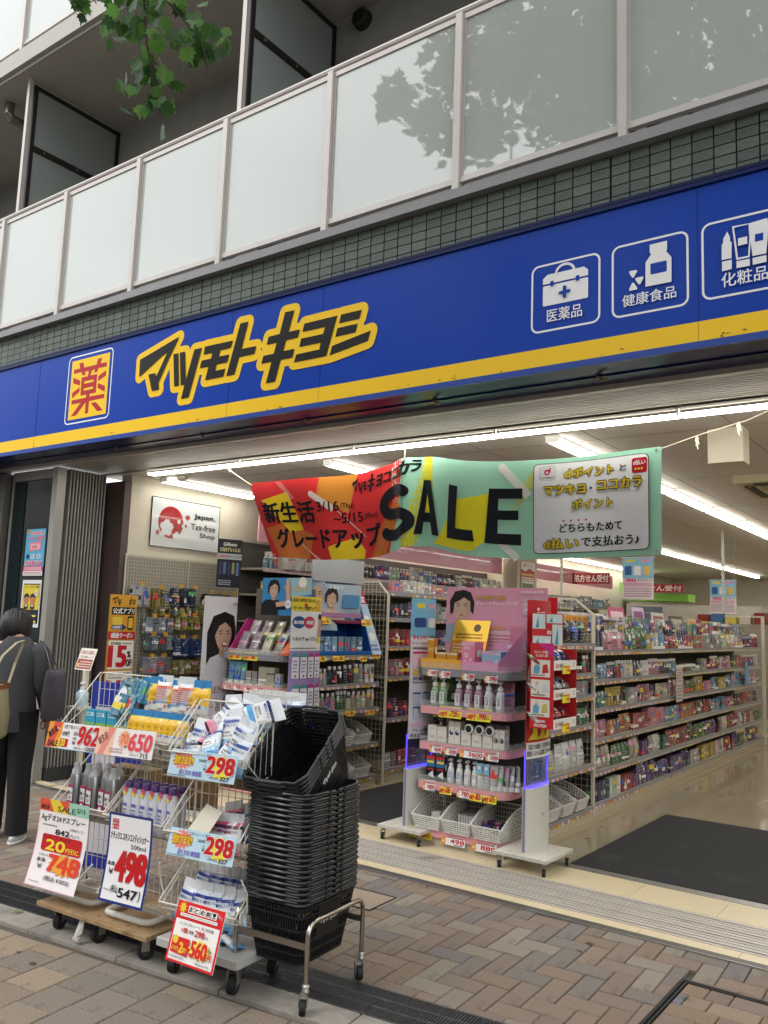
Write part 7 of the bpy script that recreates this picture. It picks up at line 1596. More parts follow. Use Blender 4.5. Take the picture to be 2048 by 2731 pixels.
def wire_rack(x, y, rz, lab, W=.39, D=.25, lips=(.95, .59, .235), top=1.22, z0=.14, foot=True):
    g = thing('wire_display_rack', lab, 'wire rack', (x, y, z0), rz, 'white wire display racks'); q = lambda z: z-z0
    mb = MB(); rf = .0042
    # back frame and grid
    mb.tube([(0, D, q(z0)+.03), (0, D, q(top)-.02), (.02, D, q(top)), (W-.02, D, q(top)), (W, D, q(top)-.02), (W, D, .03)], rf, n=6)
    k = int(W/.036)
    for i in range(1, k): mb.tube([(W*i/k, D, .03), (W*i/k, D, q(top))], .0017, n=4)
    z = .06
    while z < q(top): mb.tube([(0, D, z), (W, D, z)], .0019, n=4); z += .085
    mb.build('back_grid', WIRE, g)
    for i, zl in enumerate(lips):
        zl = q(zl); mb = MB(); up_ = q(top) if i == 0 else q(lips[i-1])-.13; fl = zl-.105
        prof = lambda t: (0+D*.62*t, zl-.105*t)
        # side wires (zigzag) left and right
        for xx in (0, W):
            mb.tube([(xx, D, min(up_, zl+.27)), (xx, 0.004, zl+.006), (xx, 0, zl), (xx, D*.62, fl), (xx, D, fl+.012)], rf*.85, n=5)
            mb.tube([(xx, D*.8, zl+.12), (xx, .03, zl-.008)], .0022, n=4) if i else mb.tube([(xx, D*.75, zl+.11), (xx, .03, zl-.005)], .0022, n=4)
            for s in range(1, 5): t_ = s/5; mb.tube([(xx, D*t_, zl+(min(up_, zl+.27)-zl)*t_), (xx, D*t_, (zl-.105*min(1, t_/.62)))], .0017, n=4)
        mb.tube([(0, 0, zl), (W, 0, zl)], rf, n=6); mb.tube([(0, .022, zl-.03), (W, .022, zl-.03)], .0028, n=5); mb.tube([(0, D*.62, fl), (W, D*.62, fl)], rf*.8, n=5)
        k2 = int(W/.0165)
        for s in range(1, k2): xx = W*s/k2; mb.tube([(xx, 0, zl), (xx, D*.62, fl), (xx, D, fl+.012)], .0017, n=4)
        for s in (1/3, 2/3): mb.tube([(0, D*.62*s, zl-.105*s), (W, D*.62*s, zl-.105*s)], .002, n=4)
        mb.build('wire_basket', WIRE, g)
    if foot:
        mb = MB(); r_ = .014; P = [(.03, D, .05), (.03, .06, .02)]
        P = [(.05, D, .02), (.05, .06, .02)]+[(.09-.04*math.cos(R(a)), .05-.045*math.sin(R(a)), .02) for a in (0, 30, 60, 90)]+[(W-.09+.04*math.sin(R(a)), .05-.045*math.cos(R(a)), .02) for a in (0, 30, 60, 90)]+[(W-.05, .06, .02), (W-.05, D, .02)]
        mb.tube(P, r_, n=8); me = mb.build_mesh('foot_tube', mat('chipped_white_tube', C(0xDAD6CC), .4, noise=.05, nscale=20, dirt=(C(0x7A5A40), 16, .7))); smooth_by_angle(me, 60); link(me, 'foot_tube', g)
        for xx in (.05, W-.05): mb = MB(); mb.tube([(xx, D*.6, .03), (xx, D, .10)], .006, n=5); mb.build('foot_strut', WIRE, g)
    return g
RA = wire_rack(-3.90, 2.60, R(6), 'white wire display rack at the left end of the plywood trolley, holding silver spray cans')
RB = wire_rack(-3.50, 2.61, R(5), 'white wire display rack in the middle, holding yellow pouches over the sign reading 498')
RC = wire_rack(-3.03, 2.585, R(9), 'white wire display rack heaped with wet wipe packs beside the basket stack', W=.41, D=.21, lips=(.94, .60, .30), top=1.15, z0=.16, foot=False)
sc_ = thing('rack_trolley', 'white steel trolley base with castors under the right-hand wire rack', 'trolley', (-3.03, 2.60, 0), R(4))
mb = MB(); mb.cbox(-.01, -.005, .115, .45, .34, .15, .003); mb.build('platform', mat('trolley_white', C(0xBFBEB9), .45, noise=.08, nscale=14), sc_)
for (x, y) in ((.05, .05), (.40, .04), (.05, .3), (.4, .3)): castor(sc_, x, y, 0, .038, .3, h=.115-.038)
mb = MB()
mb.tube([(.43, 0, .30), (.45, .02, .24), (.44, .04, .16)], .004, n=5); mb.tube([(-.01, 0, .30), (-.02, .02, .24), (-.01, .04, .16)], .004, n=5); mb.build('side_wire', WIRE, RC)
# hanging side basket on the right rack with hooks
t_ = thing('side_wire_basket', 'white wire basket of wipe packs hooked behind the right wire rack', 'wire basket', (-2.99, 3.03, .985), R(2))
mb = MB()
for z in (0, .10, .19): mb.tube([(0, .12, z), (0, 0, z), (.27, 0, z), (.265, .05, z)], .003, n=5)
for k in range(10): mb.tube([(.27*k/9, 0, 0), (.27*k/9, 0, .19)], .0018, n=4)
for k in range(6): x = .01+.04*k; mb.tube([(x, .005, .19)]+[(x+.006*k2, .005, .19+.024*math.sin(R(45*k2))) for k2 in (1, 2, 3, 4)], .0022, n=4)
mb.build('wire_frame', WIRE, t_)

# price sheets on the racks ----------------------------------------------------------
def quad_sheet(name, lab, cat, bl, br, tl, draw, col=WHITE, th=.0012, group=None, m_=GLOSSP, bow=0):
    bl, br, tl = Vector(bl), Vector(br), Vector(tl); U = (br-bl); V = (tl-bl); w, h = U.length, V.length
    V = V-U.normalized()*V.dot(U.normalized()); V.normalize()
    if bow: wf = lambda u, v: (0, 0, bow*(1-math.sin(math.pi*max(0, min(1, v/h)))))
    else: wf = None
    s_ = Sheet((0, 0, 0), U, V, warp=wf, step=.0003)
    if not bow: s_.board(w, h, th, col)
    else: s_.rect(0, 0, w, h, col)
    draw(s_, w, h); o = s_.build(name, m_); o.location = bl; return tag(o, lab, cat, group)
RD = C(0xCB1F26)
def d962(s_, w, h, big='962', l='60ml', sml='1058'):
    s_.rect(0, 0, w*.27, h, C(0xEE9A3C)); s_.poly([(0, 0), (w*.12, 0), (w*.25, h), (w*.1, h)], C(0xE3563A)); s_.poly([(w*.18, 0), (w*.27, 0), (w*.27, h*.6)], C(0xF2D24A)); s_.text('新生活', w*.02, h*.5, w*.18, h*.75, INK, .05, rot=35); s_.text('SALE', w*.05, h*.08, w*.24, h*.3, INK, .05)
    s_.text('化粧下地UVミルク', w*.3, h*.78, w*.62, h*.93, INK, .01); s_.text(l, w*.5, h*.55, w*.6, h*.72, INK, .01); s_.text('1078円', w*.29, h*.5, w*.42, h*.68, INK, .02)
    s_.rect(w*.28, h*.1, w*.42, h*.4, RD); s_.text('20', w*.29, h*.13, w*.37, h*.37, C(0xF2D83A), .06); s_.text('本体', w*.5, h*.4, w*.57, h*.5, INK, .02); s_.text('￥', w*.5, h*.22, w*.57, h*.36, INK, .03)
    s_.text(big, w*.6, h*.24, w*.97, h*.92, RD, .06, out=C(0xF6F2EF), ob=.03, slant=.1); s_.text('(税込)￥', w*.55, h*.05, w*.76, h*.15, INK, .01); s_.text(sml, w*.78, h*.04, w*.93, h*.17, INK, .03); s_.rect(0, 0, w, h*.02, C(0x5FA3C9))
quad_sheet('price_sign', 'price sign reading 962 clipped on the top tier of the left wire rack', 'price sign', (-3.965, 2.575, .852), (-3.56, 2.60, .862), (-3.905, 2.60, .963), d962, col=C(0xF4EEEF))
def d650(s_, w, h):
    s_.rect(0, 0, w*.3, h, C(0xF6CDB0)); s_.poly([(w*.04, 0), (w*.15, 0), (w*.3, h), (w*.18, h)], C(0xF0948A)); s_.text('新生活', w*.02, h*.45, w*.18, h*.75, C(0x8A5A4A), .04, rot=35); s_.star(w*.48, h*.62, h*.36, C(0xF6B48A), 12); s_.text('70', w*.42, h*.45, w*.55, h*.8, C(0xEE7A5E), .05)
    s_.text('本体￥', w*.5, h*.3, w*.58, h*.42, INK, .0); s_.text('650', w*.58, h*.25, w*.96, h*.85, C(0xE8505A), .06, out=C(0xF9E3E3), ob=.03, slant=.1); s_.text('(税込)￥', w*.62, h*.06, w*.78, h*.16, C(0x8A8A8A), .01); s_.text('715', w*.8, h*.03, w*.93, h*.19, INK, .02); s_.small(w*.25, h*.1, w*.5, h*.3, 2, C(0xC9A0A0))
quad_sheet('price_sign', 'pale price sign reading 650 on the top tier of the middle wire rack', 'price sign', (-3.55, 2.575, .868), (-3.162, 2.60, .88), (-3.487, 2.60, .975), d650, col=C(0xF7F1F0))
def d298(s_, w, h):
    s_.star(w*.20, h*.62, w*.17, C(0xEE8A82), 14, .72, ry=h*.38); s_.text('売れてます!!', w*.07, h*.45, w*.36, h*.78, C(0xF6C52A), .07, out=C(0x5A2A1C), ob=.045); s_.text('ビオレシート 各種', w*.30, h*.82, w*.62, h*.94, INK, .0, ) ; s_.text('28枚', w*.44, h*.62, w*.56, h*.74, INK, .01)
    s_.text('拭くだけ 爽快肌', w*.18, h*.1, w*.52, h*.28, C(0x6A6AC0), .05, out=C(0xE6E6F6), ob=.04); s_.star(w*.78, h*.52, w*.19, C(0xF5E23A), 11, .75, ry=h*.45)
    s_.text('本体', w*.53, h*.48, w*.57, h*.54, INK, .02); s_.text('￥', w*.53, h*.34, w*.57, h*.45, INK, .03); s_.text('298', w*.58, h*.28, w*.97, h*.87, RD, .07, out=C(0xF6EFEF), ob=.03); s_.text('(税込)', w*.64, h*.08, w*.78, h*.17, INK, .01); s_.text('327', w*.8, h*.06, w*.93, h*.2, INK, .03); s_.small(w*.02, h*.03, w*.3, h*.09, 1, C(0x5A6A80))
quad_sheet('price_sign', 'pale blue price sign reading 298 on the top tier of the right wire rack', 'price sign', (-3.02, 2.575, .838), (-2.628, 2.60, .846), (-2.985, 2.602, .945), d298, col=C(0xC3E0F0))
quad_sheet('price_sign', 'pale blue price sign reading 298 on the second tier of the right wire rack', 'price sign', (-2.99, 2.57, .508), (-2.606, 2.595, .52), (-2.982, 2.60, .618), d298, col=C(0xC3E0F0))
def d842(s_, w, h):
    s_.rect(0, 0, w*.012, h, C(0xE08AA0)); s_.rect(0, h*.86, w, h, C(0xE3563A)); s_.poly([(w*.3, h*.86), (w*.6, h*.86), (w*.4, h), (w*.2, h)], C(0xF0D23A)); s_.rect(w*.6, h*.86, w, h, C(0x9FD3BB)); s_.text('SALE', w*.38, h*.875, w*.74, h*.935, INK, .03); s_.text('5/15', w*.77, h*.9, w*.93, h*.95, INK, .04); s_.text('新生活', w*.04, h*.88, w*.2, h*.93, INK, .04)
    s_.text('Agデオ24 Pスプレー', w*.06, h*.74, w*.94, h*.83, INK, .012); s_.small(w*.1, h*.69, w*.4, h*.715, 1, C(0x555555)); s_.text('お徳用サイズ', w*.66, h*.68, w*.92, h*.71, INK, .01); s_.text('842', w*.38, h*.61, w*.66, h*.67, INK, .05); s_.text('円より', w*.68, h*.61, w*.86, h*.645, INK, .01)
    s_.rrect(w*.14, h*.41, w*.93, h*.6, .012, RD); s_.text('レジにてさらに!', w*.18, h*.55, w*.72, h*.59, C(0x5A1418), .03); s_.text('20', w*.24, h*.425, w*.62, h*.54, C(0xF3DC3A), .07); s_.text('円引に', w*.65, h*.43, w*.9, h*.485, C(0xF3DC3A), .05)
    s_.star(w*.66, h*.29, w*.3, C(0xF3A43C), 15, .74, ry=h*.13); s_.text('748', w*.36, h*.2, w*.97, h*.385, C(0xE2452E), .08); s_.text('本体', w*.12, h*.28, w*.3, h*.33, INK, .03); s_.text('￥', w*.16, h*.21, w*.26, h*.26, INK, .03); s_.text('言葉10%', w*.14, h*.35, w*.34, h*.375, INK, .01)
    s_.text('(税込￥822)', w*.36, h*.09, w*.86, h*.15, INK, .02); s_.small(w*.08, h*.05, w*.3, h*.07, 1, C(0x9A9A9A)); s_.rect(0, 0, w, h*.012, C(0xC9A0B0))
quad_sheet('price_sign', 'tall curling price poster reading 748 and 20 yen off on the left wire rack', 'price sign', (-3.945, 2.53, .205), (-3.56, 2.545, .215), (-3.87, 2.595, .595), d842, col=C(0xF7F1F2), bow=.02)
def d498(s_, w, h):
    nv = C(0x23347E); s_.rect(0, 0, w, h, nv); s_.rect(w*.045, h*.03, w*.955, h*.97, C(0xF4F2F5)); s_.rect(w*.09, h*.81, w*.24, h*.93, RD); s_.text('今月の', w*.1, h*.9, w*.23, h*.925, WHITE, .02); s_.text('推奨品', w*.1, h*.865, w*.23, h*.89, WHITE, .02); s_.rect(w*.105, h*.82, w*.225, h*.85, WHITE); s_.text('➡', w*.12, h*.822, w*.21, h*.848, RD, .02)
    s_.text('ナチュリエ スキンコンディショナー', w*.07, h*.70, w*.93, h*.79, INK, .02); s_.text('500ml', w*.55, h*.62, w*.88, h*.67, INK, .01); s_.text('498', w*.27, h*.25, w*.93, h*.58, C(0xC8161E), .075); s_.text('本体', w*.07, h*.4, w*.24, h*.45, INK, .03); s_.text('￥', w*.12, h*.31, w*.23, h*.37, INK, .03)
    s_.text('(税込', w*.24, h*.11, w*.4, h*.2, INK, .01); s_.text('￥', w*.36, h*.11, w*.41, h*.14, INK, .02); s_.text('547', w*.42, h*.085, w*.84, h*.185, INK, .05); s_.text(')', w*.87, h*.08, w*.91, h*.2, INK, .01); s_.text('消費10%', w*.08, h*.13, w*.24, h*.15, INK, .01)
quad_sheet('price_sign', 'tall white poster with navy border reading 498 on the middle wire rack', 'price sign', (-3.405, 2.56, .235), (-3.11, 2.575, .245), (-3.47, 2.6, .612), d498, col=C(0xF4F2F5), bow=.014)
def d560(s_, w, h):
    s_.rect(0, 0, w, h, C(0xE0262E)); s_.rect(w*.04, h*.04, w*.96, h*.7, C(0xFAF7F4)); s_.star(w*.13, h*.89, w*.09, C(0xF3D23A), 9, .5)
    for i, ch in enumerate('まとめ割！'): s_.rect(w*(.25+.125*i), h*.83, w*(.36+.125*i), h*.945, C(0xFAF7F4)); s_.text(ch, w*(.265+.125*i), h*.845, w*(.345+.125*i), h*.93, INK, .05)
    s_.text('キャンペーン', w*.87, h*.86, w*.98, h*.93, C(0xF3B9BC), .04, rot=-20); s_.rect(w*.12, h*.755, w*.9, h*.805, C(0xFAF7F4)); s_.text('2023年4月16日(日)~2023年7月15日(土)まで', w*.14, h*.765, w*.88, h*.795, INK, .02)
    s_.text('メンズビオレシート 卓上用各種', w*.14, h*.615, w*.86, h*.67, INK, .015); s_.text('1個', w*.22, h*.5, w*.34, h*.58, RD, .05); s_.text('税抜', w*.38, h*.51, w*.48, h*.565, INK, .02); s_.text('298', w*.51, h*.49, w*.7, h*.59, RD, .05); s_.text('円', w*.72, h*.49, w*.78, h*.54, INK, .02)
    s_.poly([(w*.08, h*.16), (w*.44, h*.14), (w*.44, h*.22), (w*.5, h*.27), (w*.44, h*.32), (w*.44, h*.42), (w*.08, h*.42)], C(0xDE2A2A)); s_.circ(w*.15, h*.37, w*.055, C(0xF5D23A)); s_.text('よりどり', w*.1, h*.2, w*.24, h*.26, C(0xF5D23A), .06); s_.text('2', w*.26, h*.18, w*.33, h*.34, C(0xF5D23A), .08); s_.text('個で', w*.34, h*.19, w*.42, h*.27, C(0xF5D23A), .05)
    s_.star(w*.68, h*.3, w*.24, C(0xF7E65A), 13, .75, ry=h*.17); s_.text('560', w*.5, h*.17, w*.82, h*.42, C(0xE0342C), .08); s_.text('円', w*.83, h*.18, w*.93, h*.28, C(0xE0342C), .06); s_.text('税抜', w*.84, h*.31, w*.92, h*.36, INK, .02); s_.text('(税込616円)', w*.64, h*.065, w*.93, h*.115, INK, .02); s_.small(w*.07, h*.08, w*.4, h*.12, 2, C(0x6A6A6A))
quad_sheet('price_sign', 'red bordered bundle price sign reading 560 hanging low on the right wire rack', 'price sign', (-2.823, 2.46, .15), (-2.54, 2.455, .16), (-2.775, 2.52, .362), d560, col=C(0xFAF7F4), th=.003)

# goods in the wire racks --------------------------------------------------------------
def rackpos(g, x, y, z): v = g.matrix_basis @ Vector((x, y, 0)); return (v.x, v.y, z)
for i in range(4):
    p = rackpos(RA, .09+.08*i, .12, .865); gift('product_carton', 'sky-blue upright pack with clear blister in the top tier of the left wire rack', p[0], p[1], .875, .074, .035, .165, (0x3FA3C6, 0x3590B4), lambda s_, w, h: (s_.rect(0, h*.55, w, h*.62, C(0x8CC04A)), s_.rrect(w*.2, h*.02, w*.8, h*.45, .01, C(0xA9DAE6)), s_.small(w*.1, h*.8, w*.9, h*.95, 2, C(0xDDF0F4)), s_.circ(w*.75, h*.86, w*.09, C(0xEDF6F8), 8)), rz=R(6), grp='sky-blue upright packs')
mb = MB(); mb.box(0, 0, 0, .24, .12, .105, C(0xD9C6C0)); o = mb.build('product_box', PRINT); o.location = (-3.78, 2.73, .86); o.rotation_euler = (0, 0, R(6)); tag(o, 'pinkish flat box behind the sky-blue packs in the left wire rack', 'box')
for i in range(5): goods('blister_pack', 'glossy cyan hanging bag leaning at the top between the left and middle racks', (-3.60+.02*i, 2.72+.01*i, 1.02+.012*(i % 2)), R(10), 1.25, 'sky blue', 'glossy cyan hanging bags', tilt=R(-12), roll_=R(12), hexc=0x4FB4DE)
def spray(x, y, z, lab, grp):
    t_ = thing('spray_can', lab, 'spray can', (x, y, z), 0, grp); t_.scale = (1.25, 1.25, 1.42)
    lathe_part('can_body', [(.021, 0), (.0235, .004), (.0235, .135), (.02, .147)], mat('brushed_can', C(0xB9BABC), .28, .85), t_)
    lathe_part('cap', [(.0185, .147), (.0175, .16), (.012, .168), (.0135, .178), (.008, .184)], PLASTIC, t_, C(0xCFD0D2), 12)
    s_ = Sheet((-.015, -.0245, .02)); s_.board(.03, .09, .0004, C(0xE6E2E4)); s_.text('断つ', .003, .055, .027, .068, C(0x2A2A30), .04); s_.rect(0, .08, .03, .09, C(0xB0305C)); s_.rect(0, 0, .03, .035, C(0xB02A5A)); s_.circ(.015, .018, .011, C(0xF0EAEC), 12); s_.small(.004, .04, .026, .052, 2, C(0x8A5A70)); s_.build('label', PRINT, t_)
for i in range(5):
    p = rackpos(RA, .06+.066*i, .09+.02*(i % 2), 0); spray(p[0], p[1], .515, 'silver deodorant spray can with pink label in the second tier of the left wire rack', 'silver deodorant cans')
for i in range(3):
    p = rackpos(RA, .12+.075*i, .175, 0); spray(p[0], p[1], .515, 'silver deodorant spray can with pink label in the second tier of the left wire rack', 'silver deodorant cans')
for g, z, lab in ((RA, .60, 'brown cardboard carton at the back of the second tier, left wire rack'), (RB, .60, 'brown cardboard carton at the back of the second tier, middle wire rack'), (RC, .75, 'brown cardboard carton behind the upper tier of the right wire rack')):
    mb = MB(); mb.box(0, 0, 0, .3, .1, .14, C(0x8A7050)); o = mb.build('cardboard_box', mat('cardboard', C(0x9A7B54), .8, noise=.05, nscale=10)); p = rackpos(g, .07, .29, 0); o.location = (p[0], p[1], z); o.rotation_euler = (0, 0, R(5)); tag(o, lab, 'box')
# yellow sunscreen pouches: back row hangs high, front row stands below
YP = mat('pouch_film', rough=.25, attr=True, coat=.3)
def ypouch_mesh(h, w, kind):
    mb = MB(); rows = []
    def ring(z, k, wd): return [(w/2*wd*(abs(math.cos(a))**.6)*(1 if math.cos(a) > 0 else -1), .018*k*math.sin(a)+.0015*math.sin(a*3+z*40), z*h) for a in [2*math.pi*q/12 for q in range(12)]]
    zs_ = [0, .08, .22, .3, .62, .7, .78, .8, 1.0]; ks = [.6, 1, 1, 1, .8, .5, .2, .05, .04]
    if kind == 'y': cs = [C(0xE4E0D8), C(0xDAD7D2), C(0xBFD9E6), C(0xF0BE2C), C(0xF0BE2C), C(0xF2C233), C(0x5FA05C), C(0x3F8CC8)]
    elif kind == 'w': cs = [C(0xE9E6E2), C(0xE9E6E2), C(0xB9CDE6), C(0xE9ECEF), C(0xE98A6A), C(0xE9ECEF), C(0xE9ECEF), C(0xDDE6EA)]
    elif kind == 'b': cs = [C(0x6FAADB), C(0x9CC6E6), C(0xDCE8F2), C(0xE9EEF2), C(0x25429A), C(0xD3DBE6), C(0xE3E6EA), C(0xE9EBEE)]
    elif kind == 'p': cs = [C(0xE88AA2), C(0xEFA9BA), C(0xF0DDE2), C(0xE9E6E8), C(0x2A2A2E), C(0xE7738F), C(0xF2C6D2), C(0xEDEBEC)]
    else: cs = [C(0xCFE0EC), C(0x4FA6DA), C(0x9ED0EC), C(0xEDEFF0), C(0x26262A), C(0xE6EAEC), C(0xE9ECEE), C(0xE9ECEE)]
    for i in range(8): mb.loft([ring(zs_[i], ks[i], 1), ring(zs_[i+1], ks[i+1], 1)], cs[i], cap=False)
    s_ = Sheet((-w*.36, -.0185, h*.1)); W__ = w*.72
    if kind == 'y': s_.circ(W__*.3, h*.15, w*.08, C(0xE0644A), 10); s_.circ(W__*.62, h*.17, w*.09, C(0x4A86C8), 10); s_.text('UV', W__*.3, h*.36, W__*.7, h*.46, C(0xB98A1C), .02); s_.rect(W__*.3, h*.255, W__*.7, h*.27, C(0x5A4A1C))
    elif kind in 'bpc': s_.rect(0, h*.12, W__, h*.34, C(0xF1F1F0)); s_.text('MEN', W__*.1, h*.25, W__*.6, h*.31, C(0x222226), .04); s_.text('Biore', W__*.1, h*.17, W__*.8, h*.235, C(0x44444A), .0); s_.text('破れにくい', W__*.02, h*.42, W__*.98, h*.5, C(0x25409A) if kind != 'p' else C(0xB03A5C), .04); s_.text('乾きにくい', W__*.02, h*.53, W__*.98, h*.61, C(0x25409A) if kind != 'p' else C(0xB03A5C), .04)
    else: s_.small(0, h*.2, W__, h*.6, 7, C(0xD0604A)); s_.small(0, h*.1, W__, h*.18, 2, C(0x5A6A9A))
    for v, f, c in zip([0], [0], [0]): pass
    off = len(mb.v); mb.v += s_.v; mb.f += [tuple(i+off for i in f) for f in s_.f]; mb.c += s_.c; mb.m += s_.m
    me = mb.build_mesh('wipe_pack', YP); smooth_by_angle(me, 50); return me
PM = {k: ypouch_mesh(.165, .1, k) for k in 'ywbpc'}; PMS = ypouch_mesh(.125, .055, 'y')
def pack(k, lab, grp, x, y, z, rot, sc=1.0, me=None, nm='pouch_pack'):
    o = link(me or PM[k], nm, None, (x, y, z), rot, sc); return tag(o, lab, 'pouch', grp)
for i in range(8):
    p = rackpos(RB, .02+.05*i, .19+.0*i, 0); k = 'yywywwyy'[i]
    pack(k, {'y': 'large yellow sunscreen pouch standing in the back row of the middle wire rack', 'w': 'white pouch with orange print among the yellow ones, middle wire rack'}[k], {'y': 'large yellow pouches', 'w': 'white pouches among the yellow ones'}[k], p[0]+.03, p[1], 1.05+.01*(i % 3), (R(-6), 0, R(5)+.12*math.sin(i*3)), 1.05)
for i in range(9):
    p = rackpos(RB, .03+.042*i, .12, 0); pack('y', 'small yellow pouch with blue top in the front row of the middle wire rack', 'small yellow pouches', p[0], p[1], .925, (R(-5), 0, R(5)+.1*math.sin(i*2)), 1.2, PMS)
for i in range(5):
    p = rackpos(RB, .06+.06*i, .03, 0); pack('y', 'small yellow pouch lying tumbled along the front lip of the middle wire rack', 'tumbled yellow pouches', p[0], p[1]+.02, .90, (R(-70), R(20*(i-2)), R(30*i)), .9, PMS)
for i in range(12):
    p = rackpos(RB, .06+.058*(i % 6), .10+.06*(i//6), 0); t_ = thing('lotion_bottle', 'tall milky lotion bottle with purple cap in the second tier of the middle wire rack', 'bottle', (p[0], p[1], .512), R(6*math.sin(i)), 'milky lotion bottles'); t_.scale = (1.2, 1.2, 1.4)
    lathe_part('body', [(.022, 0), (.025, .005), (.025, .125), (.016, .14)], mat('milky_plastic', C(0xD9DAE4), .25, coat=.3), t_, sy=.7); lathe_part('cap', [(.017, .14), (.017, .158), (.013, .162)], PLASTIC, t_, C(0x5A3A7A), 10)
    s_ = Sheet((-.012, -.0182, .02)); s_.rect(0, .06, .024, .07, C(0x6A6AB0)); s_.small(.0, .02, .024, .055, 3, C(0x7A7AB8)); s_.circ(.008, .105, .011, C(0xE9D83A), 8); s_.circ(.015, .115, .01, C(0xE0528A), 8); s_.build('label', PRINT, t_)
# wipes heap (top tier), pink packs (second), blue packs (third)
heap = [('c', -2.975, 2.66, .855, -25, -8, 10, 1.05), ('p', -2.87, 2.67, .852, -30, 12, -6, 1.0), ('b', -2.79, 2.665, .85, -28, -16, 4, 1.0), ('b', -2.70, 2.675, .862, -12, 6, -6, 1.15), ('p', -2.93, 2.72, .95, -60, 30, 40, 1.05), ('b', -2.80, 2.73, .96, -20, -10, 6, 1.1), ('b', -2.74, 2.70, .935, -15, 14, -5, 1.05),
        ('c', -2.86, 2.78, 1.0, -45, -35, 30, 1.1), ('p', -2.96, 2.79, .93, -20, 5, 8, 1.0), ('b', -2.9, 2.83, 1.02, -10, -6, 3, 1.0), ('b', -2.83, 2.84, 1.03, -10, 4, -3, 1.0), ('b', -2.76, 2.83, 1.02, -8, 8, 4, 1.0), ('c', -2.72, 2.74, 1.10, -62, 58, -10, 1.05), ('p', -2.9, 2.7, 1.02, -68, 62, 16, 1.1)]
heap += [('b', -2.99, 2.7, .90, -20, 6, 12, 1.1), ('c', -2.93, 2.76, 1.02, -30, 20, -14, 1.05), ('b', -2.68, 2.72, .98, -25, -14, 10, 1.05), ('p', -2.78, 2.66, .90, -40, 22, 12, .95), ('b', -2.85, 2.66, .93, -35, -20, 8, 1.0)]
for i, (k, x, y, z, a, b, c, s) in enumerate(heap):
    pack(k, {'c': 'cyan and white wet wipe pack in the heap on the right wire rack', 'p': 'pink and white wet wipe pack in the heap on the right wire rack', 'b': 'blue and white wet wipe pack in the heap on the right wire rack'}[k], {'c': 'cyan wipe packs in the heap', 'p': 'pink wipe packs in the heap', 'b': 'blue wipe packs in the heap'}[k], x, y, z, (R(a), R(b), R(c)), s)
for i in range(6): pack('b', 'white and blue wipe pack standing in the wire basket behind the right rack', 'wipe packs in the rear wire basket', -2.96+.045*i, 3.075+.002*i, 1.0, (R(-5), R(-3), R(18)), 1.15)
for i in range(8):
    k = 'bppcppbp'[i]; p = rackpos(RC, .11+.042*i if i < 5 else .2+.07*(i-5), .09 if i < 5 else .2, 0)
    pack(k, {'c': 'cyan wipe pack in the second tier of the right wire rack', 'p': 'pink wipe pack in the second tier of the right wire rack', 'b': 'blue wipe pack in the second tier of the right wire rack'}[k], 'second tier %s wipe packs' % {'c': 'cyan', 'p': 'pink', 'b': 'blue'}[k], p[0]+.03, p[1], .515+(.03 if i > 4 else 0), (R(-18), R(10-5*i), R(6)), 1.05)
for i in range(10):
    k = 'b'; p = rackpos(RC, .07+.075*(i % 5), .08 if i < 5 else .19, 0)
    pack(k, 'blue wet wipe pack in the lowest tier of the right wire rack', 'lowest tier blue wipe packs', p[0], p[1], .21+(.05 if i > 4 else 0), (R(-14), R(8-6*(i % 5)), R(6)), 1.05)
for i in range(4): pack('b', 'blue wipe pack lying on the trolley base under the right wire rack', 'wipe packs on the trolley base', -2.88+.075*i, 2.72, .152, (R(-70), R(20), R(30*i)), .9)
mb = MB(); mb.mesh([(0, 0, 0), (.13, 0, .0), (.15, .07, .10), (.04, .08, .12), (-.04, -.035, .01), (.09, -.035, .012)], [(0, 1, 2, 3), (4, 5, 1, 0)], C(0xDDD5C2)); mb.mesh([(0, .002, 0), (.13, .002, .0), (.15, .072, .10), (.04, .082, .12)], [(3, 2, 1, 0)], C(0xCFC6B2)); o = mb.build('blank_card', PRINT); o.location = (-2.95, 2.64, .59); tag(o, 'blank cream card flap leaning over the pink packs in the second tier', 'card')
# hand sanitiser stand behind the racks
ss = thing('sanitiser_stand', 'cream hand sanitiser stand with pump bottle and small red notice behind the wire racks', 'sanitiser stand', (-5.32, 3.72, 0), R(-8))
mb = MB(); mb.box(-.02, 0, 0, .02, .03, 1.12, C(0xE2DCC6)); mb.box(-.09, -.14, .02, .13, .1, .035, C(0xE2DCC6)); mb.box(-.02, -.1, .86, .14, .03, .875, C(0xE2DCC6)); mb.build('stand', PAINTC, ss)
lathe_part('bottle_body', [(.04, .876), (.043, .885), (.043, .97), (.025, .99)], CLRP, ss, C(0xC9E2EE), c=(.08, -.04, 0)); lathe_part('pump_head', [(.018, .99), (.018, 1.01), (.006, 1.012), (.006, 1.03), (.02, 1.032), (.018, 1.045)], PLASTIC, ss, C(0xF2F2F2), c=(.08, -.04, 0))
s_ = Sheet((-.13, -.012, 1.12), (1, .1, 0), (0, .3, 1)); s_.board(.2, .16, .003, C(0xF1EBDD)); s_.text('手指の消毒に', .01, .115, .19, .145, C(0xB02A30), .02); s_.text('ご協力お願いします', .02, .088, .18, .105, C(0x8A2A2A), .01); s_.rect(.01, .01, .19, .08, C(0xB0342C)); s_.small(.04, .015, .185, .07, 3, C(0xEDE3D0)); s_.circ(.03, .035, .016, C(0xE9C07A), 10); s_.build('notice', PRINT, ss)
bp_ = thing('blue_board_stand', 'blue and white standing sign board seen from the side behind the left wire rack', 'sign board', (-4.28, 3.06, 0), R(12))
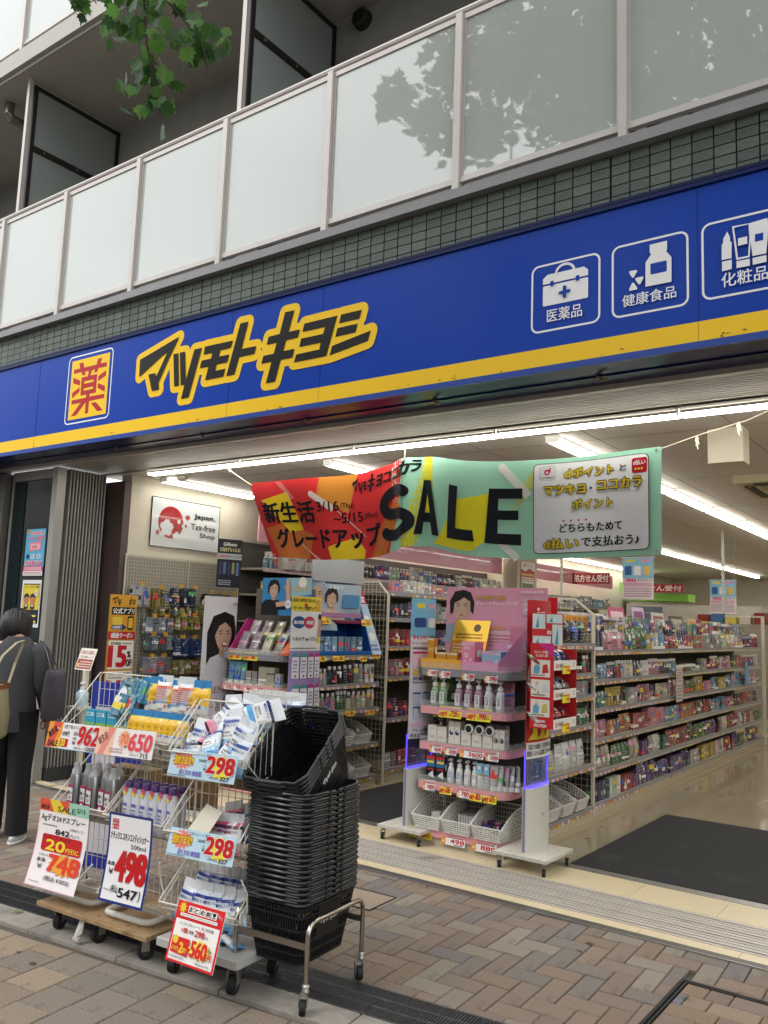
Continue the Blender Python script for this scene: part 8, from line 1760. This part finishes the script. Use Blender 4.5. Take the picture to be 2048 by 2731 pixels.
mb = MB(); mb.box(0, 0, .12, .40, .02, 1.14, C(0x1F2F9C)); mb.box(.035, -.004, .2, .20, -.0005, 1.0, C(0xCFCDD6)); mb.build('board', PAINTC, bp_)
mb = MB(); mb.tube([(.0, .03, .12), (-.02, .1, 0)], .008, C(0x8A8A8A), 5); mb.tube([(.38, .03, .12), (.40, .1, 0)], .008, C(0x8A8A8A), 5); mb.build('leg', PAINTC, bp_)

# ================================================================= SHOPPING BASKET STACK
BBL = mat('black_basket_plastic', C(0x17191D), .4, noise=.05, nscale=20)
BBG = mat('basket_handle_plastic', C(0x222428), .3)
BW, BD_, BH_ = .31, .42, .25
def rrpath(w, d, r, z, n=4):
    P = []
    for cx, cy, a0 in ((w/2-r, d/2-r, 0), (-w/2+r, d/2-r, 90), (-w/2+r, -d/2+r, 180), (w/2-r, -d/2+r, 270)):
        for k in range(n+1): a = R(a0+90*k/n); P.append((cx+r*math.cos(a), cy+r*math.sin(a), z))
    return P
def shop_basket():
    mb = MB(); tp = .80
    mb.tube(rrpath(BW, BD_, .035, -.004), .0075, n=6, closed=True); mb.tube(rrpath(BW-.012, BD_-.012, .032, -.022), .004, n=4, closed=True)
    def lvl(t): k = 1-(1-tp)*t; return BW*k-.014, BD_*k-.014, -.02-(BH_-.02)*t
    for t in (.16, .40, .62, .82, 1.0):
        w, d, z = lvl(t); mb.tube(rrpath(w, d, .03, z), .0068, n=4, closed=True)
    for t0, t1, pitch in ((.0, .16, .019), (.16, .40, .0135), (.40, .62, .0135), (.62, .82, .0135), (.82, 1.0, .0135)):
        w0, d0, z0 = lvl(t0); w1, d1, z1 = lvl(t1); n_ = int((2*(w0+d0))/pitch); 
        A = rrpath(w0, d0, .03, z0, 6); B = rrpath(w1, d1, .03, z1, 6)
        def along(P, s):
            L = [0]
            for i in range(len(P)): L.append(L[-1]+(Vector(P[(i+1) % len(P)])-Vector(P[i])).length)
            s *= L[-1]; i = 0
            while L[i+1] < s: i += 1
            f = (s-L[i])/(L[i+1]-L[i]+1e-9); return Vector(P[i]).lerp(Vector(P[(i+1) % len(P)]), f)
        for i in range(n_):
            a = along(A, i/n_); b = along(B, i/n_); mb.tube([a, b], .0038, n=4)
    w, d, z = lvl(1.0)
    for i in range(13): x = -w/2+.015+(w-.03)*i/12; mb.tube([(x, -d/2, z), (x, d/2, z)], .0035, n=4)
    for i in range(19): y = -d/2+.015+(d-.03)*i/18; mb.tube([(-w/2, y, z), (w/2, y, z)], .0035, n=4)
    # plain name panels in the middle of the long sides
    for sx in (-1, 1):
        w0, d0, z0 = lvl(.02); w1, d1, z1 = lvl(.66); q = sx*.0045
        V_ = [(sx*w0/2+q, -.085, z0), (sx*w0/2+q, .085, z0), (sx*w1/2+q, .08, z1), (sx*w1/2+q, -.08, z1)]; V2 = [(x-sx*.006, y, z) for x, y, z in V_]
        mb.mesh(V_+V2, [(0, 1, 2, 3), (7, 6, 5, 4), (0, 4, 5, 1), (2, 6, 7, 3)])
    body = mb.build_mesh('basket_body', BBL); smooth_by_angle(body, 50)
    mb = MB()
    for sy in (-1, 1):      # folded handles lying on the rim
        z = .008; y0 = sy*.012; P = [(BW/2+.004, y0, z-.004), (BW/2+.004, sy*(BD_/2-.05), z), (BW/2-.03, sy*(BD_/2+.004), z), (.075, sy*(BD_/2+.006), z), (.06, sy*(BD_/2+.016), z+.002), (-.06, sy*(BD_/2+.016), z+.002), (-.075, sy*(BD_/2+.006), z), (-BW/2+.03, sy*(BD_/2+.004), z), (-BW/2-.004, sy*(BD_/2-.05), z), (-BW/2-.004, y0, z-.004)]
        mb.tube(P, .0065, n=6)
    for sx in (-1, 1):
        for sy in (-1, 1): mb.lathe([(.009, -.007), (.009, .007)], WHITE, 8, c=(sx*(BW/2+.004), sy*.055, .004), axis='x')
    han = mb.build_mesh('handle', BBG); smooth_by_angle(han, 50)
    s_ = Sheet((0, 0, 0), (0, 1, 0), (0, 0, 1)); logo_on(s_, LOGO, -.066, -.0, .066, .037, C(0xE9E9E9)); lg = s_.build_mesh('printed_logo', PRINT)
    return body, han, lg
SBB, SBH, SBL_ = shop_basket()
def basket_rim_mesh():
    mb = MB(); mb.tube(rrpath(BW, BD_, .035, -.004), .0075, n=6, closed=True)
    def lvl(t): k = 1-(1-.8)*t; return BW*k-.014, BD_*k-.014, -.02-(BH_-.02)*t
    w0, d0, z0 = lvl(0); w1, d1, z1 = lvl(.16); A = rrpath(w0, d0, .03, z0, 6); B = rrpath(w1, d1, .03, z1, 6)
    for i in range(0, len(A)): mb.tube([A[i], B[i]], .003, n=4)
    n_ = 20
    for sx in (-1, 1):
        for i in range(n_): y = -d0/2+.03+(d0-.06)*i/(n_-1); mb.tube([(sx*w0/2, y, z0), (sx*w1/2, y*.97, z1)], .0027, n=4)
        for i in range(14): x = -w0/2+.03+(w0-.06)*i/13; mb.tube([(x, sx*d0/2, z0), (x*.97, sx*d1/2, z1)], .0027, n=4)
    mb.tube(rrpath(w1, d1, .03, z1), .005, n=4, closed=True)
    # inner skin of the nested wall so the stack is not hollow
    mb.loft([rrpath(w0-.01, d0-.01, .03, z0+.012), rrpath(w1-.012, d1-.012, .03, z1-.01)], cap=False)
    me = mb.build_mesh('basket_body', BBL); smooth_by_angle(me, 50); return me
SBR = basket_rim_mesh()
BC = Vector((-2.495, 2.915, 0)); BROT = R(5)
def sbasket(z, lab, grp, full=False, M=None, logo=False, dx=0, dy=0, rz=0):
    t_ = thing('shopping_basket', lab, 'shopping basket', (BC.x+dx, BC.y+dy, z), BROT+rz, grp)
    if M: t_.matrix_world = M; 
    link(SBB if full else SBR, 'basket_body', t_); link(SBH, 'handle', t_)
    if logo: link(SBL_, 'printed_logo', t_, (BW/2-.007-.006+.004, -.0, -.075), (0, R(7.0), 0))
    return t_
def full_logo(t_, z=-.115): link(SBL_, 'printed_logo', t_, (BW/2*(1+.2*z/BH_)-.007+.0075, 0, z), (R(0), R(8.2), 0))
NB = 20; NTH = 'first second third fourth fifth sixth seventh eighth ninth tenth eleventh twelfth thirteenth fourteenth fifteenth sixteenth seventeenth eighteenth nineteenth twentieth'.split()
for i in range(NB):
    z = .398+i*.0220
    sbasket(z, 'black nested shopping basket, %s from the bottom of the upright stack' % NTH[i] if i else 'lowest black shopping basket of the stack, its whole side showing inside the chrome frame', 'nested black shopping baskets' if i else None, full=(i == 0), dx=rnd.uniform(-.002, .002), dy=rnd.uniform(-.002, .002), rz=rnd.uniform(-.008, .008))
tl = [o for o in sc.objects if o.name.startswith('shopping_basket') and o.parent is None]
low = tl[0]; full_logo(low)
# four tilted baskets on top
tilt = R(38)
for i in range(4):
    base = Matrix.Translation((BC.x-.005, BC.y-BD_/2+.01, .822+.006*i)) @ Matrix.Rotation(BROT+R(4), 4, 'Z') @ Matrix.Rotation(tilt, 4, 'X') @ Matrix.Translation((0, BD_/2-.01, .004+.0135*i))
    t_ = sbasket(1, 'black shopping basket tilted open at the very top of the stack' if i == 3 else 'tilted black shopping basket, %s in order from below' % NTH[i], None if i == 3 else 'tilted nested baskets under the top one', full=True, M=base)
    if i == 0: full_logo(t_, -.1)
# chrome stand
st = thing('basket_stand', 'chrome tube basket stand on four castors holding the black shopping baskets', 'basket stand', (BC.x, BC.y, 0), BROT)
mb = MB(); hx, hy = .185, .205; zt = .335
for sx in (1, -1):
    P = [(sx*hx, -hy, .085), (sx*hx, -hy, zt-.05)]+[(sx*hx, -hy+.05*(1-math.cos(R(a))), zt-.05+.05*math.sin(R(a))) for a in (22, 45, 68, 90)]+[(sx*hx, hy-.05+.05*math.sin(R(a)), zt-.05+.05*math.cos(R(a))) for a in (0, 22, 45, 68, 90)]+[(sx*hx, hy, .085)]
    mb = MB(); mb.tube(P, .0105, n=10); me = mb.build_mesh('side_frame', CHR); smooth_by_angle(me, 60); link(me, 'side_frame', st)
for sy in (-1, 1): mb = MB(); mb.box(-hx, sy*hy-.003, .235, hx, sy*hy+.003, .26); mb.build('cross_bar', mat('steel_bar', C(0xA79F92), .3, .9), st)
for i, (sx, sy, r_) in enumerate(((1, -1, .5), (1, 1, .9), (-1, -1, .8), (-1, 1, .3))):
    mb = MB(); mb.lathe([(.014, .078), (.016, .086), (.012, .1), (.016, .104), (.011, .112)], n=12, c=(sx*hx, sy*hy, 0)); mb.build('castor_collar', ZINC, st)
    castor(st, sx*hx, sy*hy-.015, 0, .029, r_, h=.05, plate=False)
# ================================================================= THE WOMAN AT THE LEFT
def evaluated(o, name):
    bpy.context.view_layer.update(); dg = bpy.context.evaluated_depsgraph_get(); me = bpy.data.meshes.new_from_object(o.evaluated_get(dg)); me.name = name; return me
def skin_body(verts, edges, radii, root=0, sub=2):
    me = bpy.data.meshes.new('body'); me.from_pydata(verts, edges, []); o = bpy.data.objects.new('body_base', me); COL.objects.link(o)
    m = o.modifiers.new('skin', 'SKIN'); m.use_smooth_shade = True
    for i, r_ in enumerate(radii): me.skin_vertices[0].data[i].radius = r_ if isinstance(r_, tuple) else (r_, r_); me.skin_vertices[0].data[i].use_root = (i == root)
    s2 = o.modifiers.new('sub', 'SUBSURF'); s2.levels = sub; s2.render_levels = sub
    out = evaluated(o, 'body'); bpy.data.objects.remove(o); return out
pn = thing('person', 'woman seen from behind in dark grey cardigan, black trousers and white shoes carrying two bags', 'person', (-5.53, 3.32, 0), R(38))
SKIN = mat('skin', C(0xC99B80), .5)
V = [(0, 0, .82), (0, 0, .98), (0, .01, 1.12), (0, -.005, 1.24), (0, .0, 1.31), (-.03, .05, 1.37), (-.055, .09, 1.45), (-.08, 0, .78), (-.085, .02, .45), (-.09, 0, .09), (-.09, .1, .03), (.08, 0, .78), (.10, -.04, .45), (.12, -.1, .09), (.12, 0, .03),
     (-.14, 0, 1.27), (-.18, .02, 1.05), (-.16, .18, .97), (-.10, .28, 1.0), (.14, 0, 1.27), (.19, -.01, 1.04), (.2, .1, .86), (.2, .13, .79)]
E_ = [(0, 1), (1, 2), (2, 3), (3, 4), (4, 5), (5, 6), (0, 7), (7, 8), (8, 9), (9, 10), (0, 11), (11, 12), (12, 13), (13, 14), (3, 15), (15, 16), (16, 17), (17, 18), (3, 19), (19, 20), (20, 21), (21, 22)]
Rr = [.11, .1, .105, .1, .05, .05, .085, .08, .055, .035, .03, .08, .055, .035, .03, .05, .04, .03, .028, .05, .04, .03, .028]
bm_ = skin_body(V, E_, Rr); bm_.materials.clear(); bm_.materials.append(SKIN); link(bm_, 'body', pn)
def ringe(cx, cy, z, rx_, ry_, n=36, wob=0, ph=0): return [(cx+(rx_+wob*math.sin(5*a+ph)+wob*.6*math.sin(11*a+3*z))*math.cos(a), cy+(ry_+wob*math.cos(4*a+ph)+wob*.6*math.sin(9*a+5*z))*math.sin(a), z) for a in [2*math.pi*k/n for k in range(n)]]
KNIT = mat('dark_grey_knit', C(0x45464A), .9, noise=.12, nscale=160, bump=.35, bscale=240)
TRS = mat('black_trousers', C(0x17171A), .85, noise=.1, nscale=30)
HAIRM = mat('dark_hair', C(0x191413), .45, noise=.25, nscale=60, stretch=(1, 1, .1), bump=.5, bscale=90)
mb = MB(); mb.loft([ringe(0, -.005, .715, .178, .14, wob=.014), ringe(0, -.01, .80, .174, .138, wob=.011, ph=.5), ringe(0, -.005, .95, .16, .13, wob=.005, ph=2), ringe(0, 0, 1.08, .155, .125, wob=.003), ringe(0, -.005, 1.2, .17, .12), ringe(0, -.01, 1.27, .155, .1), ringe(0, -.005, 1.315, .11, .08), ringe(0, .0, 1.352, .07, .068)], cap=False); me = mb.build_mesh('cardigan', KNIT, True); link(me, 'cardigan', pn, None, None, (.93, .95, 1))
mb = MB()
for sx in (-1, 1):
    A = [Vector(V[i]) for i in ((15, 16, 17) if sx < 0 else (19, 20, 21))]; A = [A[0]+Vector((-sx*.02, 0, .01)), A[0]+Vector((sx*.02, 0, -.03)), A[1], A[2] if sx < 0 else A[2]]
    mb.tube(A, [.065, .068, .06, .05], n=14)
me = mb.build_mesh('sleeve', KNIT, True); link(me, 'sleeve', pn)
mb = MB(); mb.loft([ringe(.12, -.07, .055, .07, .085), ringe(.115, -.06, .2, .068, .08, wob=.006), ringe(.095, -.03, .45, .072, .088, wob=.006, ph=1), ringe(.085, 0, .68, .09, .11), ringe(.05, 0, .85, .13, .12)], cap=False); mb.loft([ringe(-.09, .03, .055, .07, .085), ringe(-.09, .03, .2, .068, .08, wob=.006), ringe(-.085, .02, .45, .072, .088, wob=.006), ringe(-.075, 0, .68, .09, .11), ringe(-.05, 0, .85, .13, .12)], cap=False); me = mb.build_mesh('trousers', TRS, True); link(me, 'trousers', pn)
for sx, (cx, cy) in ((1, (.125, -.05)), (-1, (-.09, .05))):
    mb = MB(); out = []
    for z, k in ((0, 1), (.018, 1.02), (.02, .97), (.05, .85), (.065, .6)): out.append([(cx+.045*k*math.cos(a)*(1+.12*math.sin(a)), cy+.125*k*math.sin(a)-.0*z, z) for a in [2*math.pi*q/16 for q in range(16)]])
    mb.loft(out[:2], C(0xE9E9E6)); mb.loft(out[2:], C(0xD6D5D2)); o = mb.build('shoe', PLASTIC, pn, True)
# hair bob: a shell round the skull, longer at the back
HC = Vector((0, .05, 1.46)); mb = MB(); secs = []
for z, rx_, ry_, cy in ((1.335, .085, .075, .0), (1.36, .098, .09, .01), (1.40, .105, .108, .022), (1.45, .106, .117, .038), (1.50, .098, .11, .05), (1.535, .078, .09, .05), (1.556, .045, .055, .048), (1.563, .012, .015, .045)): secs.append([(rx_*math.cos(a)*(1+.02*math.sin(9*a+z*50)), cy+(ry_*(1+.015*math.sin(11*a)) if math.sin(a) < .35 else ry_*.86)*math.sin(a), z+(.012*math.sin(7*a) if z < 1.35 else 0)) for a in [2*math.pi*q/28 for q in range(28)]])
mb.loft(secs)
for i in range(70):
    a = R(150+240*i/69); x, y = .097*math.cos(a), .012+.09*math.sin(a); mb.tube([(x*1.02, y*1.02+.02, 1.42), (x*1.06, y*1.05, 1.36), (x*(1.0+.1*math.sin(i)), y*(1.0+.08*math.cos(i*2)), 1.30+.03*math.sin(i*3.1))], [.013, .009, .001], n=5)
for i in range(90):
    a = R(4*i+rnd.uniform(-3, 3)); ca_, sa_ = math.cos(a), math.sin(a); k = .8 if sa_ > .35 else 1
    mb.tube([(.03*ca_, .047+.03*sa_, 1.56), (.085*ca_, .046+.095*sa_*k, 1.525+rnd.uniform(-.005, .005)), (.111*ca_, .035+.12*sa_*k, 1.45), (.11*ca_*rnd.uniform(.96, 1.05), .018+.11*sa_*k, 1.385), (.095*ca_*rnd.uniform(.85, 1.1), .005+.088*sa_*k, 1.32+rnd.uniform(-.02, .025))], [.004, .008, .009, .008, .002], n=5)
me = mb.build_mesh('hair', HAIRM, True); link(me, 'hair', pn, (-.055, .055, .125), None, (.9, .9, .91))
# face side: mask, ear
mb = MB(); mb.loft([[(.06*math.cos(a), .07+.10*abs(math.sin(a))**.8, z) for a in [math.pi*q/8 for q in range(9)]] for z in (1.385, 1.41, 1.44)], C(0xE3E3E0), cap=False, closed=False); mb.build('face_mask', PRINT, pn, loc=(-.055, .045, -.005))
for sx in (-1, 1):
    mb = MB(); mb.lathe([(.004, -.012), (.014, -.004), (.014, .006), (.004, .014)], C(0xC99B80), 10, c=(sx*.082, .05, 1.44), sy=.6); mb.build('ear', SKIN, pn, loc=(-.055, .045, -.005))
mb = MB()
for sx in (-1, 1): mb.lathe([(.002, -.009), (.010, -.004), (.010, .004), (.002, .009)], C(0xF2EFEA), 10, c=(sx*.032, .142, 1.468), sy=.5)
mb.build('eye', PRINT, pn, loc=(-.055, .045, -.005))
mb = MB(); mb.loft([ringe(0, .142, 1.435, .014, .02, 8), ringe(0, .138, 1.465, .006, .01, 8)]); mb.build('nose', SKIN, pn, loc=(-.055, .045, -.005))
def hand(base, d, parent, grip=True):
    """palm with four curled fingers and a thumb"""
    base = Vector(base); d = Vector(d).normalized(); side = d.cross(Vector((0, 0, 1))).normalized() if abs(d.z) < .95 else Vector((1, 0, 0)); nrm = side.cross(d).normalized()
    vs, es, rs = [base, base+d*.035, base+d*.07], [(0, 1), (1, 2)], [.022, (.026, .014), (.026, .012)]
    for i, L in enumerate((.028, .033, .03, .022)):
        o_ = side*(-.024+.016*i); k = len(vs); p = base+d*.07+o_; vs += [p, p+d*L*.5-nrm*.012, p+d*L*.5-nrm*.032, p+d*L*.1-nrm*.042]; es += [(2, k), (k, k+1), (k+1, k+2), (k+2, k+3)]; rs += [.009, .0085, .008, .007]
    k = len(vs); p = base+d*.03+side*-.03; vs += [p, p+d*.02-side*.012-nrm*.014, p+d*.035-side*.004-nrm*.03]; es += [(1, k), (k, k+1), (k+1, k+2)]; rs += [.0105, .0095, .008]
    me = skin_body(vs, es, rs, 1, 1); me.materials.clear(); me.materials.append(SKIN); link(me, 'hand', parent)
hand((-.10, .28, 1.0), (.5, .8, .1), pn); hand((.2, .13, .80), (.0, .15, -1), pn)
tb = thing('tote_bag', 'beige canvas tote bag with tan leather trim hanging at her left side', 'bag', (0, 0, 0))
tb.matrix_world = pn.matrix_world; tb.location = (-5.13, 3.24, 0); tb.rotation_euler = pn.rotation_euler
CANV = mat('beige_canvas', C(0xA9A07E), .85, noise=.1, nscale=90, bump=.3, bscale=200)
mb = MB(); mb.loft([[(-.235+.045*k*math.cos(a), -.02+.165*k*math.sin(a)*s, z) for a in [2*math.pi*q/16 for q in range(16)]] for z, k, s in ((.70, .75, 1), (.72, 1, 1), (.85, 1.1, .98), (1.02, .8, .95), (1.045, .5, .93))]); me = mb.build_mesh('bag_body', CANV, True); link(me, 'bag_body', tb)
mb = MB(); mb.loft([[(-.235+.05*k*math.cos(a), -.02+.158*math.sin(a), z) for a in [2*math.pi*q/16 for q in range(16)]] for z, k in ((1.02, .8), (1.05, .55))], C(0x8A5232), cap=False); mb.box(-.27, -.17, .96, -.262, -.14, 1.03, C(0x7A4528)); mb.build('leather_trim', PLASTIC, tb)
mb = MB(); P = [(-.255, -.15, 1.0), (-.235, -.145, 1.12), (-.19, -.12, 1.24), (-.13, -.07, 1.32), (-.11, 0, 1.335), (-.14, .06, 1.30), (-.2, .12, 1.18), (-.24, .13, 1.03)]
for a, b in zip(P, P[1:]):
    a, b = Vector(a), Vector(b); w = Vector((0.014, -.014, 0)); mb.face([a-w, a+w, b+w, b-w], C(0xBFB08A)); mb.face([b-w+Vector((0, 0, .002)), b+w+Vector((0, 0, .002)), a+w+Vector((0, 0, .002)), a-w+Vector((0, 0, .002))], C(0xBFB08A))
mb.build('strap', CANV, tb)
hb = thing('shoulder_bag', 'dark grey soft shopping bag hanging from her right arm', 'bag', pn.location, R(38))
GBG = mat('charcoal_bag', C(0x44404A), .7, noise=.08, nscale=12, bump=.5, bscale=9)
mb = MB(); mb.loft([[(.285+.055*k*math.cos(a), -.03+.17*s*math.sin(a)+.006*math.sin(3*a), z) for a in [2*math.pi*q/18 for q in range(18)]] for z, k, s in ((.80, .7, .85), (.82, 1, .9), (.95, 1.1, 1), (1.08, .8, 1.02), (1.135, .35, 1.03))]); me = mb.build_mesh('bag_body', GBG, True); link(me, 'bag_body', hb)
mb = MB(); mb.tube([(.285, -.11, 1.12), (.25, -.07, 1.2), (.19, -.01, 1.3), (.15, 0, 1.325), (.2, .04, 1.25), (.28, .06, 1.12)], .008, C(0x26242A), 6, flat=.5); mb.build('strap', PLASTIC, hb)

# ================================================================= THE STREET TREE (its branch hangs into the picture; the crown mirrors in the glass)
BARK = mat('bark', C(0x4A3F34), .9, noise=.2, nscale=20, bump=.8, bscale=30)
def leaf_mesh():
    half = [(0, 0), (.10, -.02), (.30, .08), (.26, .16), (.50, .30), (.36, .34), (.44, .52), (.22, .50), (.20, .66), (.10, .62), (.0, 1.0)]
    pts = [(x, y) for x, y in half]+[(-x, y) for x, y in half[-2:0:-1]]; mb = MB(); c = (0, .38)
    n_ = len(pts); vs = [(c[0], c[1], .0)]+[(x, y, -.10*abs(x)-.12*(y-.4)**2) for x, y in pts]
    mb.mesh(vs, [(0, 1+k, 1+(k+1) % n_) for k in range(n_)]); return mb
LG = bpy.data.materials.new('maple_leaf'); LG.use_nodes = True; t = LG.node_tree; p = t.nodes['Principled BSDF']; oi = t.nodes.new('ShaderNodeObjectInfo')
p.inputs['Roughness'].default_value = .45; tr_ = t.nodes.new('ShaderNodeBsdfTranslucent'); ms = t.nodes.new('ShaderNodeMixShader'); ms.inputs[0].default_value = .38
t.links.new(oi.outputs['Color'], p.inputs['Base Color']); hv = t.nodes.new('ShaderNodeHueSaturation'); hv.inputs['Value'].default_value = 1.6; t.links.new(oi.outputs['Color'], hv.inputs['Color']); t.links.new(hv.outputs[0], tr_.inputs[0]); t.links.new(p.outputs[0], ms.inputs[1]); t.links.new(tr_.outputs[0], ms.inputs[2]); t.links.new(ms.outputs[0], t.nodes['Material Output'].inputs[0])
LM_ = leaf_mesh().build_mesh('leaf', LG)
tree = thing('street_tree', 'maple street tree whose leafy branch hangs in from the top left corner', 'tree', (0, 0, 0))
mb = MB(); mb.tube([(-1.2, -2.4, 0), (-1.15, -2.35, 1.5), (-1.3, -2.2, 3.5), (-1.5, -1.8, 5.5), (-1.8, -1.4, 7.5)], [.17, .14, .12, .1, .07], n=10); mb.build('trunk', BARK, tree)
mb = MB(); mb.tube([(-1.5, -1.8, 5.5), (-1.9, -.5, 6.2), (-2.3, .8, 6.0), (-2.8, 1.6, 5.4), (-3.05, 2.1, 4.75), (-3.12, 2.25, 4.2), (-3.05, 2.3, 3.85)], [.06, .045, .03, .018, .01, .006, .003], n=6)
for (a, b) in (((-3.05, 2.1, 4.75), (-3.5, 2.3, 4.5)), ((-3.1, 2.2, 4.45), (-2.83, 2.3, 4.15)), ((-2.83, 2.3, 4.15), (-2.71, 2.3, 3.9)), ((-3.05, 2.15, 4.7), (-2.9, 2.25, 4.65))): mb.tube([a, ((a[0]+b[0])/2, (a[1]+b[1])/2, (a[2]+b[2])/2+.03), b], [.006, .005, .002], n=5)
mb.build('branch', BARK, tree)
LCOL = [0x4C7A2E, 0x3F6E2A, 0x5C8A3A, 0x38622A, 0x6A9444, 0x2F5526]
clusters = [((-3.24, 2.25, 4.47), .11, 9), ((-3.02, 2.25, 4.40), .10, 9), ((-2.84, 2.25, 4.42), .13, 12), ((-2.79, 2.25, 4.20), .12, 12), ((-2.62, 2.28, 4.25), .12, 11), ((-2.77, 2.26, 4.0), .11, 12), ((-2.72, 2.28, 3.82), .10, 14), ((-2.58, 2.3, 4.05), .10, 8), ((-2.46, 2.3, 4.03), .09, 9), ((-2.38, 2.3, 3.98), .07, 6), ((-2.70, 2.24, 4.55), .12, 10), ((-2.47, 2.25, 4.52), .06, 3), ((-2.95, 2.2, 4.65), .15, 12)]
for c, r_, n_ in clusters:
    for i in range(int(n_*1.7)):
        pos = Vector(c)+Vector((-.36, 0, .13))+Vector((rnd.gauss(0, .5), rnd.gauss(0, .8), rnd.gauss(0, .55)))*r_
        link(LM_, 'leaf', tree, pos, (R(-90+rnd.gauss(8, 28)), R(rnd.gauss(0, 32)), R(rnd.gauss(50, 45))), rnd.uniform(.06, .098), C(rnd.choice(LCOL), k=rnd.uniform(.5, 1.15)))
# crown behind and above the viewer
mb = MB(); base = leaf_mesh(); rnd2 = random.Random(5); bl = []
for k in range(150):
    a = rnd2.uniform(0, 2*math.pi); el = rnd2.uniform(-.5, 1); rr = rnd2.uniform(.55, 1.0)
    bl.append(((-1.3+4.3*rr*math.cos(a)*math.cos(el), -1.3+2.4*rr*math.sin(a)*math.cos(el), 8.9+2.9*rr*math.sin(el)), rnd2.uniform(.45, .95)))
bl += [((-5.4, -.2, 8.6), .45), ((-6.1, 0, 8.3), .3), ((-5.6, -.1, 7.9), .35), ((-5.1, -.1, 7.5), .4), ((-4.9, -.3, 7.6), .35), ((-3.6, .1, 7.0), .6), ((-2.4, .2, 7.1), .6), ((-1.2, .1, 7.0), .7)]
for c, r_ in bl:
    for i in range(135):
        u = Vector((rnd2.gauss(0, 1), rnd2.gauss(0, 1), rnd2.gauss(0, .8))); u = u.normalized()*r_*rnd2.uniform(.3, 1.05)
        pos = Vector(c)+u
        if pos.y > 1.0 or (pos.z < 6.2): continue
        M_ = Matrix.Translation(pos) @ Matrix.Rotation(R(rnd2.uniform(0, 360)), 4, 'Z') @ Matrix.Rotation(R(rnd2.uniform(90, 230)), 4, 'X') @ Matrix.Scale(rnd2.uniform(.13, .2), 4)
        mb.mesh([M_ @ Vector(v) for v in base.v], base.f, C(rnd2.choice(LCOL)))
CRW = mat('crown_leaf', rough=.5, attr=True)
mb.build('foliage', CRW, tree, kind='stuff')
mb = MB()
for c, r_ in bl[::3]: mb.tube([(-1.8, -1.4, 7.5), ((-1.8+c[0])/2, (-1.4+c[1])/2, (7.5+c[2])/2+.2), c], [.05, .03, .01], n=5)
mb.build('limb', BARK, tree)

# ================================================================= ACROSS THE STREET (seen mirrored in the glass panes)
ROAD = mat('asphalt', C(0x4A4A4B), .9, noise=.15, nscale=60, bump=.3)
m = MB(); m.face([(-60, -13, -.015), (30, -13, -.015), (30, -3.2, -.015), (-60, -3.2, -.015)]); struct('road', m, ROAD)
for i, (x, y, w, d, h, col, lab, roof) in enumerate(((-33, -24, 12, 8, 15.2, 0xB8B4AC, 'pale concrete apartment house with a pitched roof across the street', 1), (-18, -25, 11, 9, 8.5, 0xA8A49C, 'low grey shop house across the street', 0), (-5, -24, 12, 8, 11, 0xB5AA9A, 'beige four-storey building across the street', 0), (9, -24, 12, 8, 9.5, 0x9C9A98, 'grey office building across the street to the right', 0), (-47, -22, 11, 8, 12, 0xA9A49A, 'tan apartment building across the street far left', 0))):
    b_ = thing('street_building', lab, 'building', (x, y, 0)); mb = MB(); mb.box(0, 0, 0, w, d, h); mb.build('wall', mat('far_wall_%d' % i, C(col), .8, noise=.05, nscale=1), b_)
    for fl in range(int(h/3)):
        for k in range(int(w/2.2)):
            mb = MB(); mb.box(.8+k*2.2, d+.001, 1.1+fl*3, 2.1+k*2.2, d+.04, 2.4+fl*3); mb.build('window', mat('far_window', C(0x39434B), .1), b_)
    mb = MB()
    if roof: mb.loft([[(-.4, -.3, h), (w+.4, -.3, h), (w+.4, d+.4, h), (-.4, d+.4, h)], [(w*.25, d*.45, h+2.4), (w*.75, d*.45, h+2.4), (w*.75, d*.55, h+2.4), (w*.25, d*.55, h+2.4)]])
    else: mb.box(-.15, -.15, h, w+.15, d+.15, h+.5)
    mb.build('roof', mat('far_roof', C(0x6E6C6A), .7), b_)
    if i == 1: mb = MB(); mb.tube([(3, 5, h), (3, 5, h+15)], .05, n=5); mb.build('antenna', BARK, b_)
